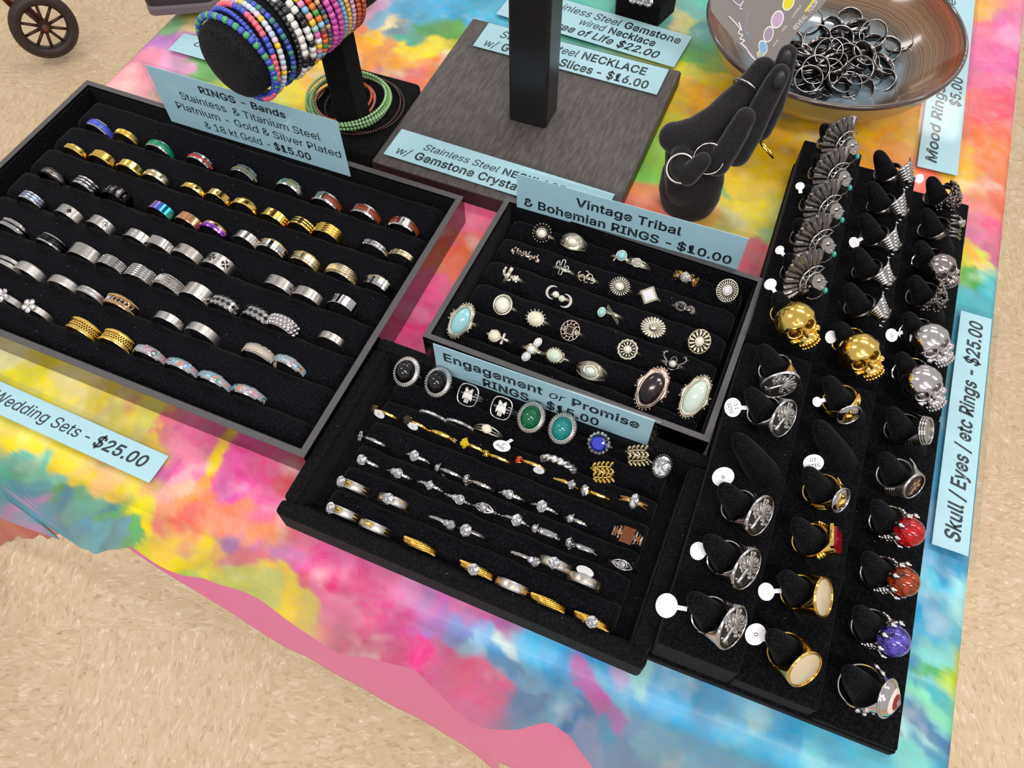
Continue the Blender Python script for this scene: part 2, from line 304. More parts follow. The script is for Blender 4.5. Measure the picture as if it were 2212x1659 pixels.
DYE = """400,20,c4cc48 350,60,8fc08a 330,90,c07ac4 400,100,d488cc 300,130,ec8aa6 260,165,f29aa4 215,190,f0a0a8 380,125,e59cc8 420,65,dcc890 440,110,74b468 455,85,c8d8b0 500,190,d8d020
430,140,68aa58 560,215,e8d818 620,200,f2da00 600,230,dcdc50 690,120,ffda00 660,230,f6d810 700,200,f2b038 720,40,f2a478 760,60,f28868 740,10,dca0b0 800,10,d4a8cc 830,40,80b4d4 870,15,50acdc
900,40,50b4dc 960,10,45acdc 1020,20,40acd4 1080,10,50b4d4 860,55,e4d4a0 820,80,fac420 780,100,faa630 800,130,fc9a20 850,110,ec9440 870,70,7090a0 880,85,50ac90 930,60,54a660 970,65,64ac48
900,110,fadb00 950,90,f2dc20 860,150,f2a440 820,160,dc7068 850,185,ec6c50 880,170,ea7460 920,150,f28c48 800,190,f28430 1230,15,50b4a0 1280,30,60bca8 1320,40,50ac98 1400,45,60aca0 1460,60,d8c880
1500,30,70bcb0 1520,10,60c4b0 1480,65,c8cc70 1520,90,50ac70 1530,70,60a4a0 1510,120,60b450 1500,150,dcd430 1560,140,94b440 1540,180,eccc18 1490,190,ecb420 1580,170,ecc410 1520,200,f2ac18
1470,230,ecc400 1530,230,eca610 1440,270,d4cc20 1420,330,94c830 1400,370,80cc40 1400,410,ec8c48 1390,440,ea7c58 1370,470,f26c68 1440,440,e48440 1700,240,ece4a0 1720,300,f2c418 1650,360,f2c420
1580,360,f2cc28 1600,400,ecca38 1560,430,f2d410 1600,440,ffe000 1570,400,90c470 1560,470,e4dc90 1620,480,f2e210 1660,460,dcdc70 1640,500,b4d480 1600,510,f2d450 1560,500,ecdc70 1620,540,dc7480
1590,560,e45c78 1640,550,ea6470 1500,480,f2b450 1450,475,f28460 1740,250,e4bc18 1700,330,f2b420 1730,280,fac430 1800,260,f7c018 1840,275,f2bc20 1760,220,ece4b0 1880,240,f2a420 1900,260,fab430
1870,300,f2bc28 1920,290,faac28 1960,240,faa430 1960,300,fabc40 1950,340,f2a450 1990,380,f27460 1900,320,f7ac38 2010,230,f27440 2120,60,ea7494 2150,40,e468a4 2130,100,ea689c 2180,60,ea8cb4
2110,20,eca840 2160,130,dc5c9c 2140,180,ea6c94 2180,200,ea5c74 2120,250,f26474 2150,280,fa6848 2120,300,fa7c48 2100,340,faa430 2140,350,f27c48 2100,400,f2bc48 2080,400,fac438 2130,420,ec8c50
2110,450,e48478 2160,430,ea7458 2150,500,e45c84 2120,490,dc748c 2100,520,dc749c 2090,560,f2b430 2110,560,dcdc38 2130,555,c45c84 2085,580,ecd420 2090,600,54ac40 2120,600,54b494 2150,600,44acb4
2100,615,34a430 2080,640,44acb4 2120,640,3cacc4 2145,640,54bcc8 2060,690,309cbc 2020,1000,3c9cc4 1990,1200,4cacdc 2010,1240,248cbc 2050,1240,2c94c4 1980,1260,5cc4dc 2070,1290,94d4dc 1980,1310,2494c4
2030,1300,54bcdc 2080,1340,94ccc8 2000,1350,3ca4cc 2060,1380,54b4c4 1975,1400,2c8cbc 2020,1420,7cccc8 2045,1445,ccd020 2020,1440,44a464 2060,1440,bccc20 2050,1480,b4d450 1970,1460,2c84bc 2000,1480,74c4d4
2040,1500,44acb4 1960,1540,348cbc 2000,1550,84d0d4 2030,1530,84dcb4 1960,1590,2c84ac 2000,1610,94d4d4 1950,1640,74ccc4 2030,1600,2c74a4 2010,1650,4494b4 1850,1640,4cb4cc 1800,1620,54accc 1750,1640,64bccc
1700,1600,3c9ccc 1650,1620,44a4cc 1600,1560,54acd4 1550,1600,449ccc 1500,1640,54a4cc 1500,1540,3c9ccc 1560,1520,3c94c4 1620,1560,94c4cc 1450,1500,54a4d4 1400,1480,94cccc 1480,1480,44a4d4 1350,1470,ac9cc4
1400,1530,549ccc 1350,1520,64acd4 1300,1450,349cd4 1250,1440,2c94d4 1200,1420,44ace4 1150,1390,4cb4e4 1100,1370,c4dcdc 1100,1340,b464a4 1050,1310,cc5494 1020,1330,d464a4 1060,1370,74acdc 1130,1420,54acdc
1180,1470,3494cc 1090,1420,3c8cc4 1120,1460,64a4d4 1020,1390,94bcdc 1230,1500,b464ac 1280,1530,b45ca4 1330,1560,9c6cb4 1290,1480,5cacd4 1200,1530,549ccc 1150,1540,64a4cc 1100,1500,4c84bc 1380,1600,5c94c4
1300,1590,3c8cbc 1350,1640,5484b4 1400,1640,64a4c4 1220,1580,3474ac 1250,1620,748cbc 1450,1600,54a4cc 980,1300,dc74ac 940,1280,cc6cb4 900,1260,bc7cbc 950,1330,a474bc 1000,1360,7c8ccc 880,1230,dc8cbc
850,1210,ea8cbc 860,1250,dc84bc 800,1220,ea6ca4 750,1200,e45c9c 700,1170,ea5c9c 660,1130,f27cac 660,1190,e45494 620,1180,f2749c 700,1220,dc4c8c 760,1260,dc4484 800,1300,dc5494 850,1330,d44c94
900,1380,dc4c8c 950,1420,cc5c94 1000,1450,dc548c 1040,1480,dc5c9c 700,1280,e474a4 640,1250,e46cac 600,1210,d474b4 740,1320,ea7cac 650,1280,dc5c7c 600,1240,cc6494 820,1370,dc5c94 480,1050,dc54a4
520,1000,ea54a4 560,1040,ea4c94 600,1080,f264a4 550,1100,ea5c9c 500,1100,f27c5c 450,1080,f2844c 400,1080,f29454 380,1050,f2b494 450,1030,f29444 420,1120,f26c5c 480,1140,f28464 560,1150,f27474
540,1170,f28c54 600,1130,fa6c8c 500,1060,dc44a4 640,1070,ea5464 620,1040,ea4c64 580,990,ea4c8c 500,960,e44c94 470,990,f2d424 480,970,f2c424 420,1000,ea74a4 400,960,f284a4 380,1010,f2a4b4
350,990,ea64a4 540,970,dc4484 450,940,e46494 20,800,ecdc34 80,800,ecdc00 100,830,f2dc00 150,830,f2da10 200,860,f2d410 250,890,e4d464 230,880,dcc864 300,910,ecd444 330,900,dcd464 350,940,f2c834
370,900,ea6c8c 420,910,dc4c8c 380,930,ea7484 270,850,ecb464 20,770,dcd494 20,950,f2d410 60,960,f2d400 120,990,f2d000 170,1010,f2c464 200,1040,f2bc74 150,1040,f2d400 250,1060,f2d400 220,1080,f2cc54
280,1090,ecd400 280,1060,f2ac54 320,1080,f2a494 300,1110,e4d424 340,1130,ea7c74 360,1100,f29464 250,1120,ecdc24 300,1150,f2d400 350,1170,ecc444 400,1180,ecac74 420,1200,f2d434 470,1220,ecb464
380,1210,ecd424 450,1240,e4d854 520,1230,dc7484 560,1210,c474a4 500,1200,a474a4 560,1270,ecc444 600,1300,f2d434 650,1320,dcc864 20,990,54bcac 60,1010,64c4ac 20,1010,44ac8c 100,1040,74ccb4
60,1050,44a4b4 20,1040,3494b4 120,1080,3c94b4 100,1070,54a454 160,1070,64ac8c 180,1100,64b49c 50,1080,348cac 90,1110,449cbc 150,1110,5caca4 200,1130,64bc7c 150,1150,54a4c4 180,1170,64bccc
120,1140,449cb4 220,1160,64a4b4 60,1100,b484bc 100,1140,b48cc4 250,1150,64b464 230,1120,94bc54 270,1170,64ac6c 300,1180,ccc834 200,1120,449cac 320,1190,dccc34 340,1210,ecd414 380,1240,acc854
430,1250,b4c864 350,1230,f2d400 480,1270,c8cc64 540,1300,c8d074 970,520,f26494 985,480,f274a4 1010,510,f26c54 980,550,f26c4c 1000,560,f27454 940,590,f28854 960,620,f26494 920,660,ea4c8c
890,690,f274a4 870,720,ea4484 940,640,ea5c94 1030,470,f0648c""".split()
DYE = [d.split(',') for d in DYE]
DP = np.array([[float(a), float(b)] for a, b, c in DYE]); DC = np.array([lin(c) for a, b, c in DYE])
DW = np.array([at(x, y, 0)[:2] for x, y in DP])                     # where each splash of dye lies on the cloth
_rng = np.random.RandomState(3)
def vnoise(P, f, seed):
    """smooth value noise, P is n x 2"""
    tbl = np.random.RandomState(seed).rand(256, 256)*2-1
    q = P*f+100; i = np.floor(q).astype(int); t = q-i; t = t*t*(3-2*t)
    a = tbl[i[:, 0] % 256, i[:, 1] % 256]; b = tbl[(i[:, 0]+1) % 256, i[:, 1] % 256]
    c = tbl[i[:, 0] % 256, (i[:, 1]+1) % 256]; d = tbl[(i[:, 0]+1) % 256, (i[:, 1]+1) % 256]
    return (a*(1-t[:, 0])+b*t[:, 0])*(1-t[:, 1])+(c*(1-t[:, 0])+d*t[:, 0])*t[:, 1]
def fbm(P, f, seed, o=4):
    return sum(vnoise(P, f*2**k, seed+k)*.55**k for k in range(o))
def dye(P):
    P = np.asarray(P)[:, :2]; out = np.zeros((len(P), 3))
    W = P+.011*np.stack([fbm(P, 28, 11, 5), fbm(P, 28, 31, 5)], 1)
    for s in range(0, len(P), 8000):
        d2 = ((W[s:s+8000, None, :]-DW[None])**2).sum(2)+2e-6
        d2 /= (0.6+0.9*np.linalg.norm(DW, axis=1))[None]**2
        wt = d2**-3.0; wt /= wt.sum(1)[:, None]; out[s:s+8000] = wt@DC
    lum = out@np.array([.3, .55, .15]); out = np.clip((lum[:, None]+(out-lum[:, None])*1.02)*.90, 0, 1)
    n = fbm(P, 60, 51, 5)[:, None]; n2 = np.clip(fbm(P, 35, 77, 4)-.55, 0, 1)[:, None]
    out = np.clip(out*(1+.16*n), 0, 1)
    return np.clip(out*(1-n2*.5)+np.array([.85, .82, .72])*n2*.5, 0, 1)
M_cloth = mat('tie_dye_cloth', '#ffffff', 0.5, 0, Coat_Weight=0.08, Coat_Roughness=0.2)
_nt, _b = nodes(M_cloth); _a = nn(_nt, 'ShaderNodeAttribute', attribute_name='dye')
_tc = nn(_nt, 'ShaderNodeTexCoord'); _n = nn(_nt, 'ShaderNodeTexNoise'); _n.inputs['Scale'].default_value = 55; _n.inputs['Detail'].default_value = 8; _n.inputs['Roughness'].default_value = .65; _n.inputs['Distortion'].default_value = 1.2
_nt.links.new(_tc.outputs['Object'], _n.inputs[0])
_hs = nn(_nt, 'ShaderNodeHueSaturation'); _mr = nn(_nt, 'ShaderNodeMapRange'); _mr.inputs[1].default_value = .3; _mr.inputs[2].default_value = .7; _mr.inputs[3].default_value = .86; _mr.inputs[4].default_value = 1.08
_nt.links.new(_n.outputs['Fac'], _mr.inputs[0]); _nt.links.new(_mr.outputs[0], _hs.inputs['Value']); _nt.links.new(_mr.outputs[0], _hs.inputs['Saturation'])
_nt.links.new(_a.outputs['Color'], _hs.inputs['Color']); _nt.links.new(_hs.outputs[0], _b.inputs['Base Color'])
_nw = nn(_nt, 'ShaderNodeTexNoise'); _nw.inputs['Scale'].default_value = 9; _nw.inputs['Detail'].default_value = 3; _nt.links.new(_tc.outputs['Object'], _nw.inputs[0])
_bp = nn(_nt, 'ShaderNodeBump'); _bp.inputs['Strength'].default_value = .25; _bp.inputs['Distance'].default_value = .01; _nt.links.new(_nw.outputs['Fac'], _bp.inputs['Height']); _nt.links.new(_bp.outputs['Normal'], _b.inputs['Normal'])

# hem heights measured along the front: pixel -> hanging plane
def hem_curve(px, vplane):
    n = E2; L = []
    for x, y in px:
        P = on_plane(x, y, UV(0, vplane), n); L.append((P@E1, P[2]))
    L.sort(); return np.array(L)
HEM = hem_curve([(-60, 1040), (0, 1082), (60, 1120), (130, 1178), (170, 1187), (215, 1183), (290, 1182), (330, 1205), (400, 1240), (440, 1252), (520, 1292), (600, 1335), (700, 1390), (760, 1410), (830, 1425), (900, 1440), (960, 1490), (1010, 1540), (1050, 1568), (1120, 1580), (1180, 1575), (1230, 1600), (1275, 1655), (1330, 1720), (1400, 1790), (1500, 1880)], .068)
PHEM = hem_curve([(200, 1120), (280, 1182), (400, 1278), (620, 1402), (820, 1505), (950, 1580), (1040, 1640), (1080, 1672)], .0832)
def hem_z(u, L, zmin):
    return np.interp(u, L[:, 0], L[:, 1], L[0, 1], max(zmin, L[-1, 1]))
def build_cloth():
    # columns run across the table (u), rows run from the back over the table and down the front
    us = np.concatenate([[U0-.006]*4+[U0-.003, U0+.003], np.linspace(U0+.01, U1-.01, 300), [U1-.003, U1+.003]+[U1+.006]*4])
    udrop = np.concatenate([[-.10, -.07, -.04, -.02, -.004, -.0005], np.zeros(300), [-.0005, -.004, -.02, -.04, -.07, -.10]])
    vs_ = np.concatenate([np.linspace(V1, .80, 110), np.linspace(.79, V0+.012, 270)])
    nd = 46; nu = len(us); rows = []; cols = []
    for v in vs_:
        P = us[:, None]*E1+v*E2
        P[:, 2] = udrop + np.where(udrop == 0, .0006*fbm(P[:, :2], 12, 5, 3), 0)+.0006
        for k in range(nu):
            if udrop[k] < -.03: P[k] += E1*(.012*math.sin(v*38+k)*(-udrop[k]/.22))*(1 if k > 20 else -1)
        rows.append(P); cols.append(P[:, :2].copy())
    sh = .34*np.clip((-.40-us)/.156, 0, 1)**1.5; hz_ = np.maximum(hem_z(us-sh, HEM, -.60), -.60)
    ph = .9*np.sin(us*26+1.0)+.7*np.sin(us*61+2.2)
    for k in range(1, nd+1):
        t = k/nd; P = us[:, None]*E1
        if k <= 6:
            a = k/6*math.pi/2; vv = V0+.012-.013*math.sin(a); zz = -.012*(1-math.cos(a)); vv = np.full(nu, vv); zz = np.full(nu, zz); f = 0.0
        else:
            f = (k-6)/(nd-6); sag = np.sin(us*45+f*3.0)
            vv = V0-.0015-.019*f+.0030*f*ph*(.4+.6*f)+.0006*np.sin(us*150+f*9)*f
            zz = -.012+(hz_+.012)*f
        P = P+vv[:, None]*E2; P[:, 2] = zz
        P += E1*(-sh*max(0., (k-6)/(nd-6)))[:, None]
        m = udrop != 0
        P[m, 2] = np.minimum(P[m, 2], udrop[m]*(1-max(0., (k-6)/(nd-6)))) if k > 6 else np.minimum(P[m, 2], udrop[m])
        P[:, 2] += 0
        # the dye on the hanging part continues where that fabric would lie when seen along its length
        Q = []
        for p in P:
            x, y = to_px(p); Q.append(at(x, y, 0)[:2])
        rows.append(P); cols.append(np.array(Q))
    V = np.concatenate(rows); Cc = np.concatenate(cols); nr = len(rows)
    idx = np.arange(nr*nu).reshape(nr, nu)
    F = np.stack([idx[:-1, :-1], idx[1:, :-1], idx[1:, 1:], idx[:-1, 1:]], -1).reshape(-1, 4)
    me = bpy.data.meshes.new('tablecloth'); me.from_pydata(V.tolist(), [], F.tolist()); me.materials.append(M_cloth)
    c = dye(Cc); at_ = me.color_attributes.new('dye', 'FLOAT_COLOR', 'POINT')
    at_.data.foreach_set('color', np.concatenate([c, np.ones((len(c), 1))], 1).astype(np.float32).ravel())
    me.polygons.foreach_set('use_smooth', [True]*len(me.polygons)); me.update()
    o = bpy.data.objects.new('tablecloth', me); COL.objects.link(o)
    tag(o, 'shiny tie-dye cloth in pink, yellow, orange and turquoise covering the table', 'tablecloth')
build_cloth()
M_pink = mat('pink_plastic', '#e850ae', .38, 0, Coat_Weight=.2)
M_red = mat('red_plastic', '#c04848', .38, 0, Coat_Weight=.2)
def sheet(name, m, us, zt, zb, v, label, cat, amp=.0012, fr=40, seed=0):
    n = len(us); R = 24; vs2 = []
    for k in range(R+1):
        f = k/R
        for i, u in enumerate(us):
            vs2.append(E1*u+E2*(v-.004*f+amp*f*math.sin(u*fr+seed)+amp*.5*f*math.sin(u*fr*2.7+1+5*f))+np.array([0, 0, zt[i]+(zb[i]-zt[i])*f]))
    F = [(k*n+i, (k+1)*n+i, (k+1)*n+i+1, k*n+i+1) for k in range(R) for i in range(n-1)]
    o = MB().add(vs2, F).obj(name, m)
    md = o.modifiers.new('thickness', 'SOLIDIFY'); md.thickness = .0004
    return tag(o, label, cat)
us = np.linspace(-.50, U1-.004, 160)
sheet('plastic_undercloth', M_pink, us, [-.016]*160, hem_z(us, PHEM, -.62), .0872, 'thin pink plastic table cover hanging below the tie-dye hem', 'tablecloth')
rp = [on_plane(x, y, UV(0, .091), E2) for x, y in [(-40, 1190), (0, 1178), (40, 1158), (75, 1160), (105, 1158), (135, 1150)]]
rp = sorted([p for p in rp], key=lambda p: p@E1); ru = np.array([p@E1 for p in rp]); rz_ = np.array([p[2] for p in rp]); us2 = np.linspace(ru[0], -.485, 50); zb2 = np.maximum(np.interp(us2, ru, rz_), FZ+.01)
zt2 = np.maximum(np.where(us2 < U0, -.05+(us2-U0)*1.1, -.05), zb2+.02)
sheet('red_undercloth', M_red, us2, zt2, zb2, .094, 'translucent red plastic cover hanging at the left below the turquoise hem', 'tablecloth', .003, 60, 2)

# ------------------------------------------------------------------ ring trays
def tray_frame(cx, cy, a):
    return frame((cx, cy, 0), (math.cos(a), math.sin(a), 0), (-math.sin(a), math.cos(a), 0), (0, 0, 1))
TB = tray_frame(-0.2413, 0.3833, -0.4032); TVN = tray_frame(0.0589, 0.3193, -0.4202); TVE = tray_frame(-0.0092, 0.1918, -0.4075)
def make_tray(name, label, M, hx, hy, H, wall, slots, rim_m, wall_m, foam_m, soft=False, round_end=0.0, ztop=.020, inset=.004):
    t = thing(name, label, 'tray', M)
    b = MB()
    b.rbox(0, 0, .001, H, hx, hy, .002 if not soft else .005, .0004 if not soft else .003, 0)
    # hollow it: outer walls, rim and inner walls as separate parts
    t_parts = []
    def wallbox(x0, x1, y0, y1, nm='side_wall'):
        if soft:
            o = MB().rbox((x0+x1)/2, (y0+y1)/2, .001, H, (x1-x0)/2, (y1-y0)/2, .003, .002, 0)
            return o.obj(nm, wall_m, t)
        m = MB(); m.box(x0, x1, y0, y1, .001, H-.0006, 0); return m.obj(nm, wall_m, t)
    wallbox(-hx, hx, -hy, -hy+wall); wallbox(-hx, hx, hy-wall, hy)
    wallbox(-hx, -hx+wall, -hy+wall+1e-4, hy-wall-1e-4); wallbox(hx-wall, hx, -hy+wall+1e-4, hy-wall-1e-4)
    if not soft:
        for k, q in enumerate([[(-hx, -hy), (hx, -hy), (hx-wall, -hy+wall), (-hx+wall, -hy+wall)], [(hx, hy), (-hx, hy), (-hx+wall, hy-wall), (hx-wall, hy-wall)],
                  [(hx, -hy), (hx, hy), (hx-wall, hy-wall), (hx-wall, -hy+wall)], [(-hx, hy), (-hx, -hy), (-hx+wall, -hy+wall), (-hx+wall, hy-wall)]]):
            MB().prism([(x*1.0, y*1.0) for x, y in q], H-.0006, H, 0).obj('rim', rim_m, t)
    MB().box(-hx+wall, hx-wall, -hy+wall, hy-wall, .001, .004).obj('tray_floor', wall_m if soft else foam_m, t)
    # inner velvet lining
    lt = .0016
    for (x0, x1, y0, y1) in ((-hx+wall, hx-wall, hy-wall-lt, hy-wall), (-hx+wall, hx-wall, -hy+wall, -hy+wall+lt), (-hx+wall, -hx+wall+lt, -hy+wall+lt, hy-wall-lt), (hx-wall-lt, hx-wall, -hy+wall+lt, hy-wall-lt)):
        MB().box(x0, x1, y0, y1, .004, H-.002).obj('lining', foam_m, t)
    # foam rolls between the slots
    ed = [hy-wall-lt-.001]+list(slots)+[-hy+wall+lt+.001]
    ix = hx-wall-lt-inset
    for k in range(len(ed)-1):
        y1, y0 = ed[k]-.0004, ed[k+1]+.0004
        d = (y1-y0)/2; yc = (y0+y1)/2; rr = min(d*.98, .008); n = 8
        prof = [(-d, .004), (-d, ztop-rr)]+[(-d+rr-rr*math.cos(q*math.pi/2/n), ztop-rr+rr*math.sin(q*math.pi/2/n)) for q in range(1, n+1)]
        prof += [(d-p[0]-d, 0) for p in []]
        right = [(-x, z) for x, z in prof[::-1]]; pr = prof+right[1 if abs(right[0][0]-prof[-1][0]) < 1e-6 else 0:]
        NX = 40; m = MB(); V = []; xs = [-ix]+[-ix+rr*.15, -ix+rr*.5, -ix+rr]+list(np.linspace(-ix+rr*1.4, ix-rr*1.4, NX))+[ix-rr, ix-rr*.5, ix-rr*.15]+[ix]
        for x in xs:
            e = max(0, rr-(ix-abs(x)))/rr; sh = 1-math.sqrt(max(0, 1-e*e))
            for (yy, zz) in pr:
                wob = .0004*math.sin(x*140+k*2)+.0003*math.sin(x*333+k)
                V.append((x, yc+yy+wob*(1 if zz > .01 else 0), zz-(zz-.004)*sh*rr/(ztop-.004)*.9))
        P = len(pr); F = [(i*P+j, (i+1)*P+j, (i+1)*P+j+1, i*P+j+1) for i in range(len(xs)-1) for j in range(P-1)]
        F += [list(range(P)), [(len(xs)-1)*P+j for j in range(P)][::-1]]
        m.add(V, F).obj('foam_roll', foam_m, t)
    return t
SB = [.0784, .0497, .0213, -.0060, -.0346, -.0615, -.0890]
SV = [.0437, .0203, -.0030, -.0268, -.0500]
SE = [.0500, .0325, .0155, -.0035, -.0190, -.0360, -.0542]
make_tray('ring_tray', 'large black ring tray with grey rim holding metal bands at left', TB, .17406, .11719, .0285, .0045, SB, M_rim, M_wall, M_foam)
make_tray('ring_tray', 'small black ring tray with grey rim holding vintage silver rings', TVN, .09863, .06935, .0285, .0040, SV, M_rim, M_wall, M_foam)
make_tray('velvet_ring_tray', 'small black velvet-covered tray holding engagement rings at the front', TVE, .1153, .06807, .023, .0095, SE, M_velv, M_velv, M_foam, soft=True, ztop=.0165, inset=.0105)

# ------------------------------------------------------------------ stepped finger stands
STEP = [(.034, .0345, .0790), (.023, .0790, .1235), (.012, .1235, .1685)]
FV = {0: [.510, .476, .443, .410, .377, .343], 1: [.300, .267, .2345, .2015, .1695, .1365]}
FU = [.0650, .1085, .1510]
LEAN = math.radians(37)
FA = np.array(-E1*math.sin(LEAN)+np.array([0, 0, math.cos(LEAN)]))     # finger axis, towards the tip
FH = np.array(E1*math.cos(LEAN)+np.array([0, 0, math.sin(LEAN)]))      # where ring heads face
def finger_mesh():
    m = MB(); V = []; n = 20; L = [(-.012, 1.15), (0, 1.08), (.008, 1.0), (.016, .90), (.023, .78), (.029, .67), (.0335, .55), (.0362, .41), (.0378, .22), (.0382, .02)]
    for z, s_ in L:
        for k in range(n):
            a = 2*math.pi*k/n; V.append((.0080*s_*math.cos(a)-.001*(1-s_), .0094*s_*math.sin(a), z))
    F = [(i*n+k, i*n+(k+1) % n, (i+1)*n+(k+1) % n, (i+1)*n+k) for i in range(len(L)-1) for k in range(n)]+[[(len(L)-1)*n+k for k in range(n)]]
    m.add(V, F); return m.mesh('finger_post', M_finger)
FME = finger_mesh()
for s_, (v0, v1, lab) in enumerate([(.3275, .529, 'rear black velvet stepped ring stand with stub fingers, headdress rings and skulls'), (.1146, .3255, 'front black velvet stepped ring stand with stub fingers, signets and gem rings')]):
    cx = UV(.1015, (v0+v1)/2); M = frame(cx, E1, E2, (0, 0, 1)); st = thing('ring_stand', lab, 'display stand', M)
    MB().rbox(0, 0, .0006, .008, .0675, (v1-v0)/2, .0015, .001).obj('base', M_finger, st)
    for k, (h, a, b) in enumerate(STEP):
        MB().rbox((a+b)/2-.1015, 0, .008, h, (b-a)/2-.0002, (v1-v0)/2-.001-.0012*(k < 2), .0015, .0012).obj('step', M_finger, st)
        for v in FV[s_]:
            o = bpy.data.objects.new('finger_post', FME); COL.objects.link(o); o.parent = st
            b0 = UV(FU[k], v, h)
            o.matrix_local = M.inverted()@frame(b0, FH, E2, FA)

# ------------------------------------------------------------------ necklace stand of dark wood, with its post
M_wood = mat('dusty_dark_wood', '#5d5553', .6); nt, b = nodes(M_wood)
tc = nn(nt, 'ShaderNodeTexCoord'); mp = nn(nt, 'ShaderNodeMapping'); mp.inputs['Scale'].default_value = (60, 9, 20); nt.links.new(tc.outputs['Object'], mp.inputs[0])
n1 = nn(nt, 'ShaderNodeTexNoise'); n1.inputs['Scale'].default_value = 7; n1.inputs['Detail'].default_value = 8; n1.inputs['Roughness'].default_value = .7; nt.links.new(mp.outputs[0], n1.inputs[0])
r_ = ramp(nt, [(.3, '#352f2e'), (.5, '#4c4543'), (.7, '#645c5a')]); nt.links.new(n1.outputs['Fac'], r_.inputs[0]); nt.links.new(r_.outputs[0], b.inputs['Base Color'])
bp = nn(nt, 'ShaderNodeBump'); bp.inputs['Strength'].default_value = .3; bp.inputs['Distance'].default_value = .0006; nt.links.new(n1.outputs['Fac'], bp.inputs['Height']); nt.links.new(bp.outputs['Normal'], b.inputs['Normal'])
M_wood_edge = add_bump(mat('black_painted_edge', '#221d1c', .45), 300, .5, .0008)
M_post = add_bump(mat('black_lacquered_wood', '#17161a', .32), 90, .15, .0005)
TW = tray_frame(.0191, .5287, -.3994)
wd = thing('necklace_stand', 'dusty dark wood necklace stand with square base and tall black post', 'display stand', TW)
MB().rbox(0, 0, .0006, .0155, .099, .09985, .002, .001).obj('base', M_wood, wd)
MB().box(-.0992, .0992, -.1001, -.0999, .001, .0145).obj('edge_band', M_wood_edge, wd)
MB().box(.0990, .0993, -.0998, .0998, .001, .0145).obj('edge_band', M_wood_edge, wd)
pc = UV(-.1805, .4985, .0157); PM = frame(pc, E1, E2, (0, 0, 1))
MB().rbox(0, 0, 0, .42, .0165, .0145, .003, .002).obj('post', M_post, wd, TW.inverted()@PM)
# ------------------------------------------------------------------ lettering and signs
_tc_cache = {}
FONT = None
try:                                                     # Blender's own bundled sans-serif; its built-in face otherwise
    import os
    FONT = bpy.data.fonts.load(os.path.join(bpy.utils.system_resource('DATAFILES'), 'fonts', 'Inter.woff2'))
except Exception:
    FONT = None
from mathutils.geometry import tessellate_polygon
def _bez(sp, n=3):
    P = sp.bezier_points; out = []; m = len(P)
    for i in range(m):
        a, b = P[i], P[(i+1) % m]; p0, p1, p2, p3 = (np.array(q[:2]) for q in (a.co, a.handle_right, b.handle_left, b.co))
        straight = abs(np.cross(p1-p0, p3-p0)) < 1e-6 and abs(np.cross(p2-p0, p3-p0)) < 1e-6
        for k in range(1 if straight else n): t = k/n; out.append((1-t)**3*p0+3*(1-t)**2*t*p1+3*(1-t)*t*t*p2+t**3*p3)
    q = [out[0]]
    for p in out[1:]:
        if np.linalg.norm(p-q[-1]) > 1e-5: q.append(p)
    if np.linalg.norm(q[0]-q[-1]) < 1e-5: q.pop()
    return np.array(q)
def _area(q): x, y = q[:, 0], q[:, 1]; return .5*np.sum(x*np.roll(y, -1)-np.roll(x, -1)*y)
def _inside(p, q):
    c = False; n = len(q)
    for i in range(n):
        a, b = q[i], q[(i+1) % n]
        if (a[1] > p[1]) != (b[1] > p[1]) and p[0] < (b[0]-a[0])*(p[1]-a[1])/(b[1]-a[1])+a[0]: c = not c
    return c
def glyphs(txt, bold=False, ital=False):
    k = (txt, bold, ital)
    if k in _tc_cache: return _tc_cache[k]
    c = bpy.data.curves.new('lettering', 'FONT'); c.body = txt; c.size = 1
    if FONT is not None: c.font = FONT
    if bold: c.space_character = 1.04
    o = bpy.data.objects.new('lettering', c); COL.objects.link(o)
    for q in bpy.context.selected_objects: q.select_set(False)
    o.select_set(True); bpy.context.view_layer.objects.active = o; bpy.ops.object.convert(target='CURVE')
    o = bpy.context.view_layer.objects.active; C_ = [_bez(s_) for s_ in o.data.splines if len(s_.bezier_points) > 2]; C_ = [q for q in C_ if len(q) > 2]
    bpy.data.objects.remove(o)
    if not C_: _tc_cache[k] = (np.zeros((0, 3)), [], .3); return _tc_cache[k]
    sg = 1 if _area(max(C_, key=lambda q: abs(_area(q)))) > 0 else -1      # turning sense of outer contours
    w_ = .020 if bold else .002; D = []
    for q in C_:
        e = np.roll(q, -1, 0)-q; L = np.linalg.norm(e, axis=1)[:, None]; nv = np.stack([e[:, 1], -e[:, 0]], 1)/L*sg; m = nv+np.roll(nv, 1, 0); m = m/np.maximum(np.sum(m*m, 1, keepdims=True)/2, .5)
        D.append(q+m*w_)
    outer = [i for i, q in enumerate(C_) if _area(q)*sg > 0]; V = []; F = []
    for i in outer:
        loops = [D[i]]+[D[j] for j in range(len(C_)) if j not in outer and _inside(C_[j][0], C_[i])]
        T_ = tessellate_polygon([[Vector((*p, 0)) for p in lp] for lp in loops]); b = len(V)
        for lp in loops: V += [(p[0]+(.20*p[1] if ital else 0), p[1], 0) for p in lp]
        F += [[b+a for a in t] for t in T_]
    V = np.array(V); V[:, 0] -= V[:, 0].min(); _tc_cache[k] = (V, F, V[:, 0].max()); return _tc_cache[k]
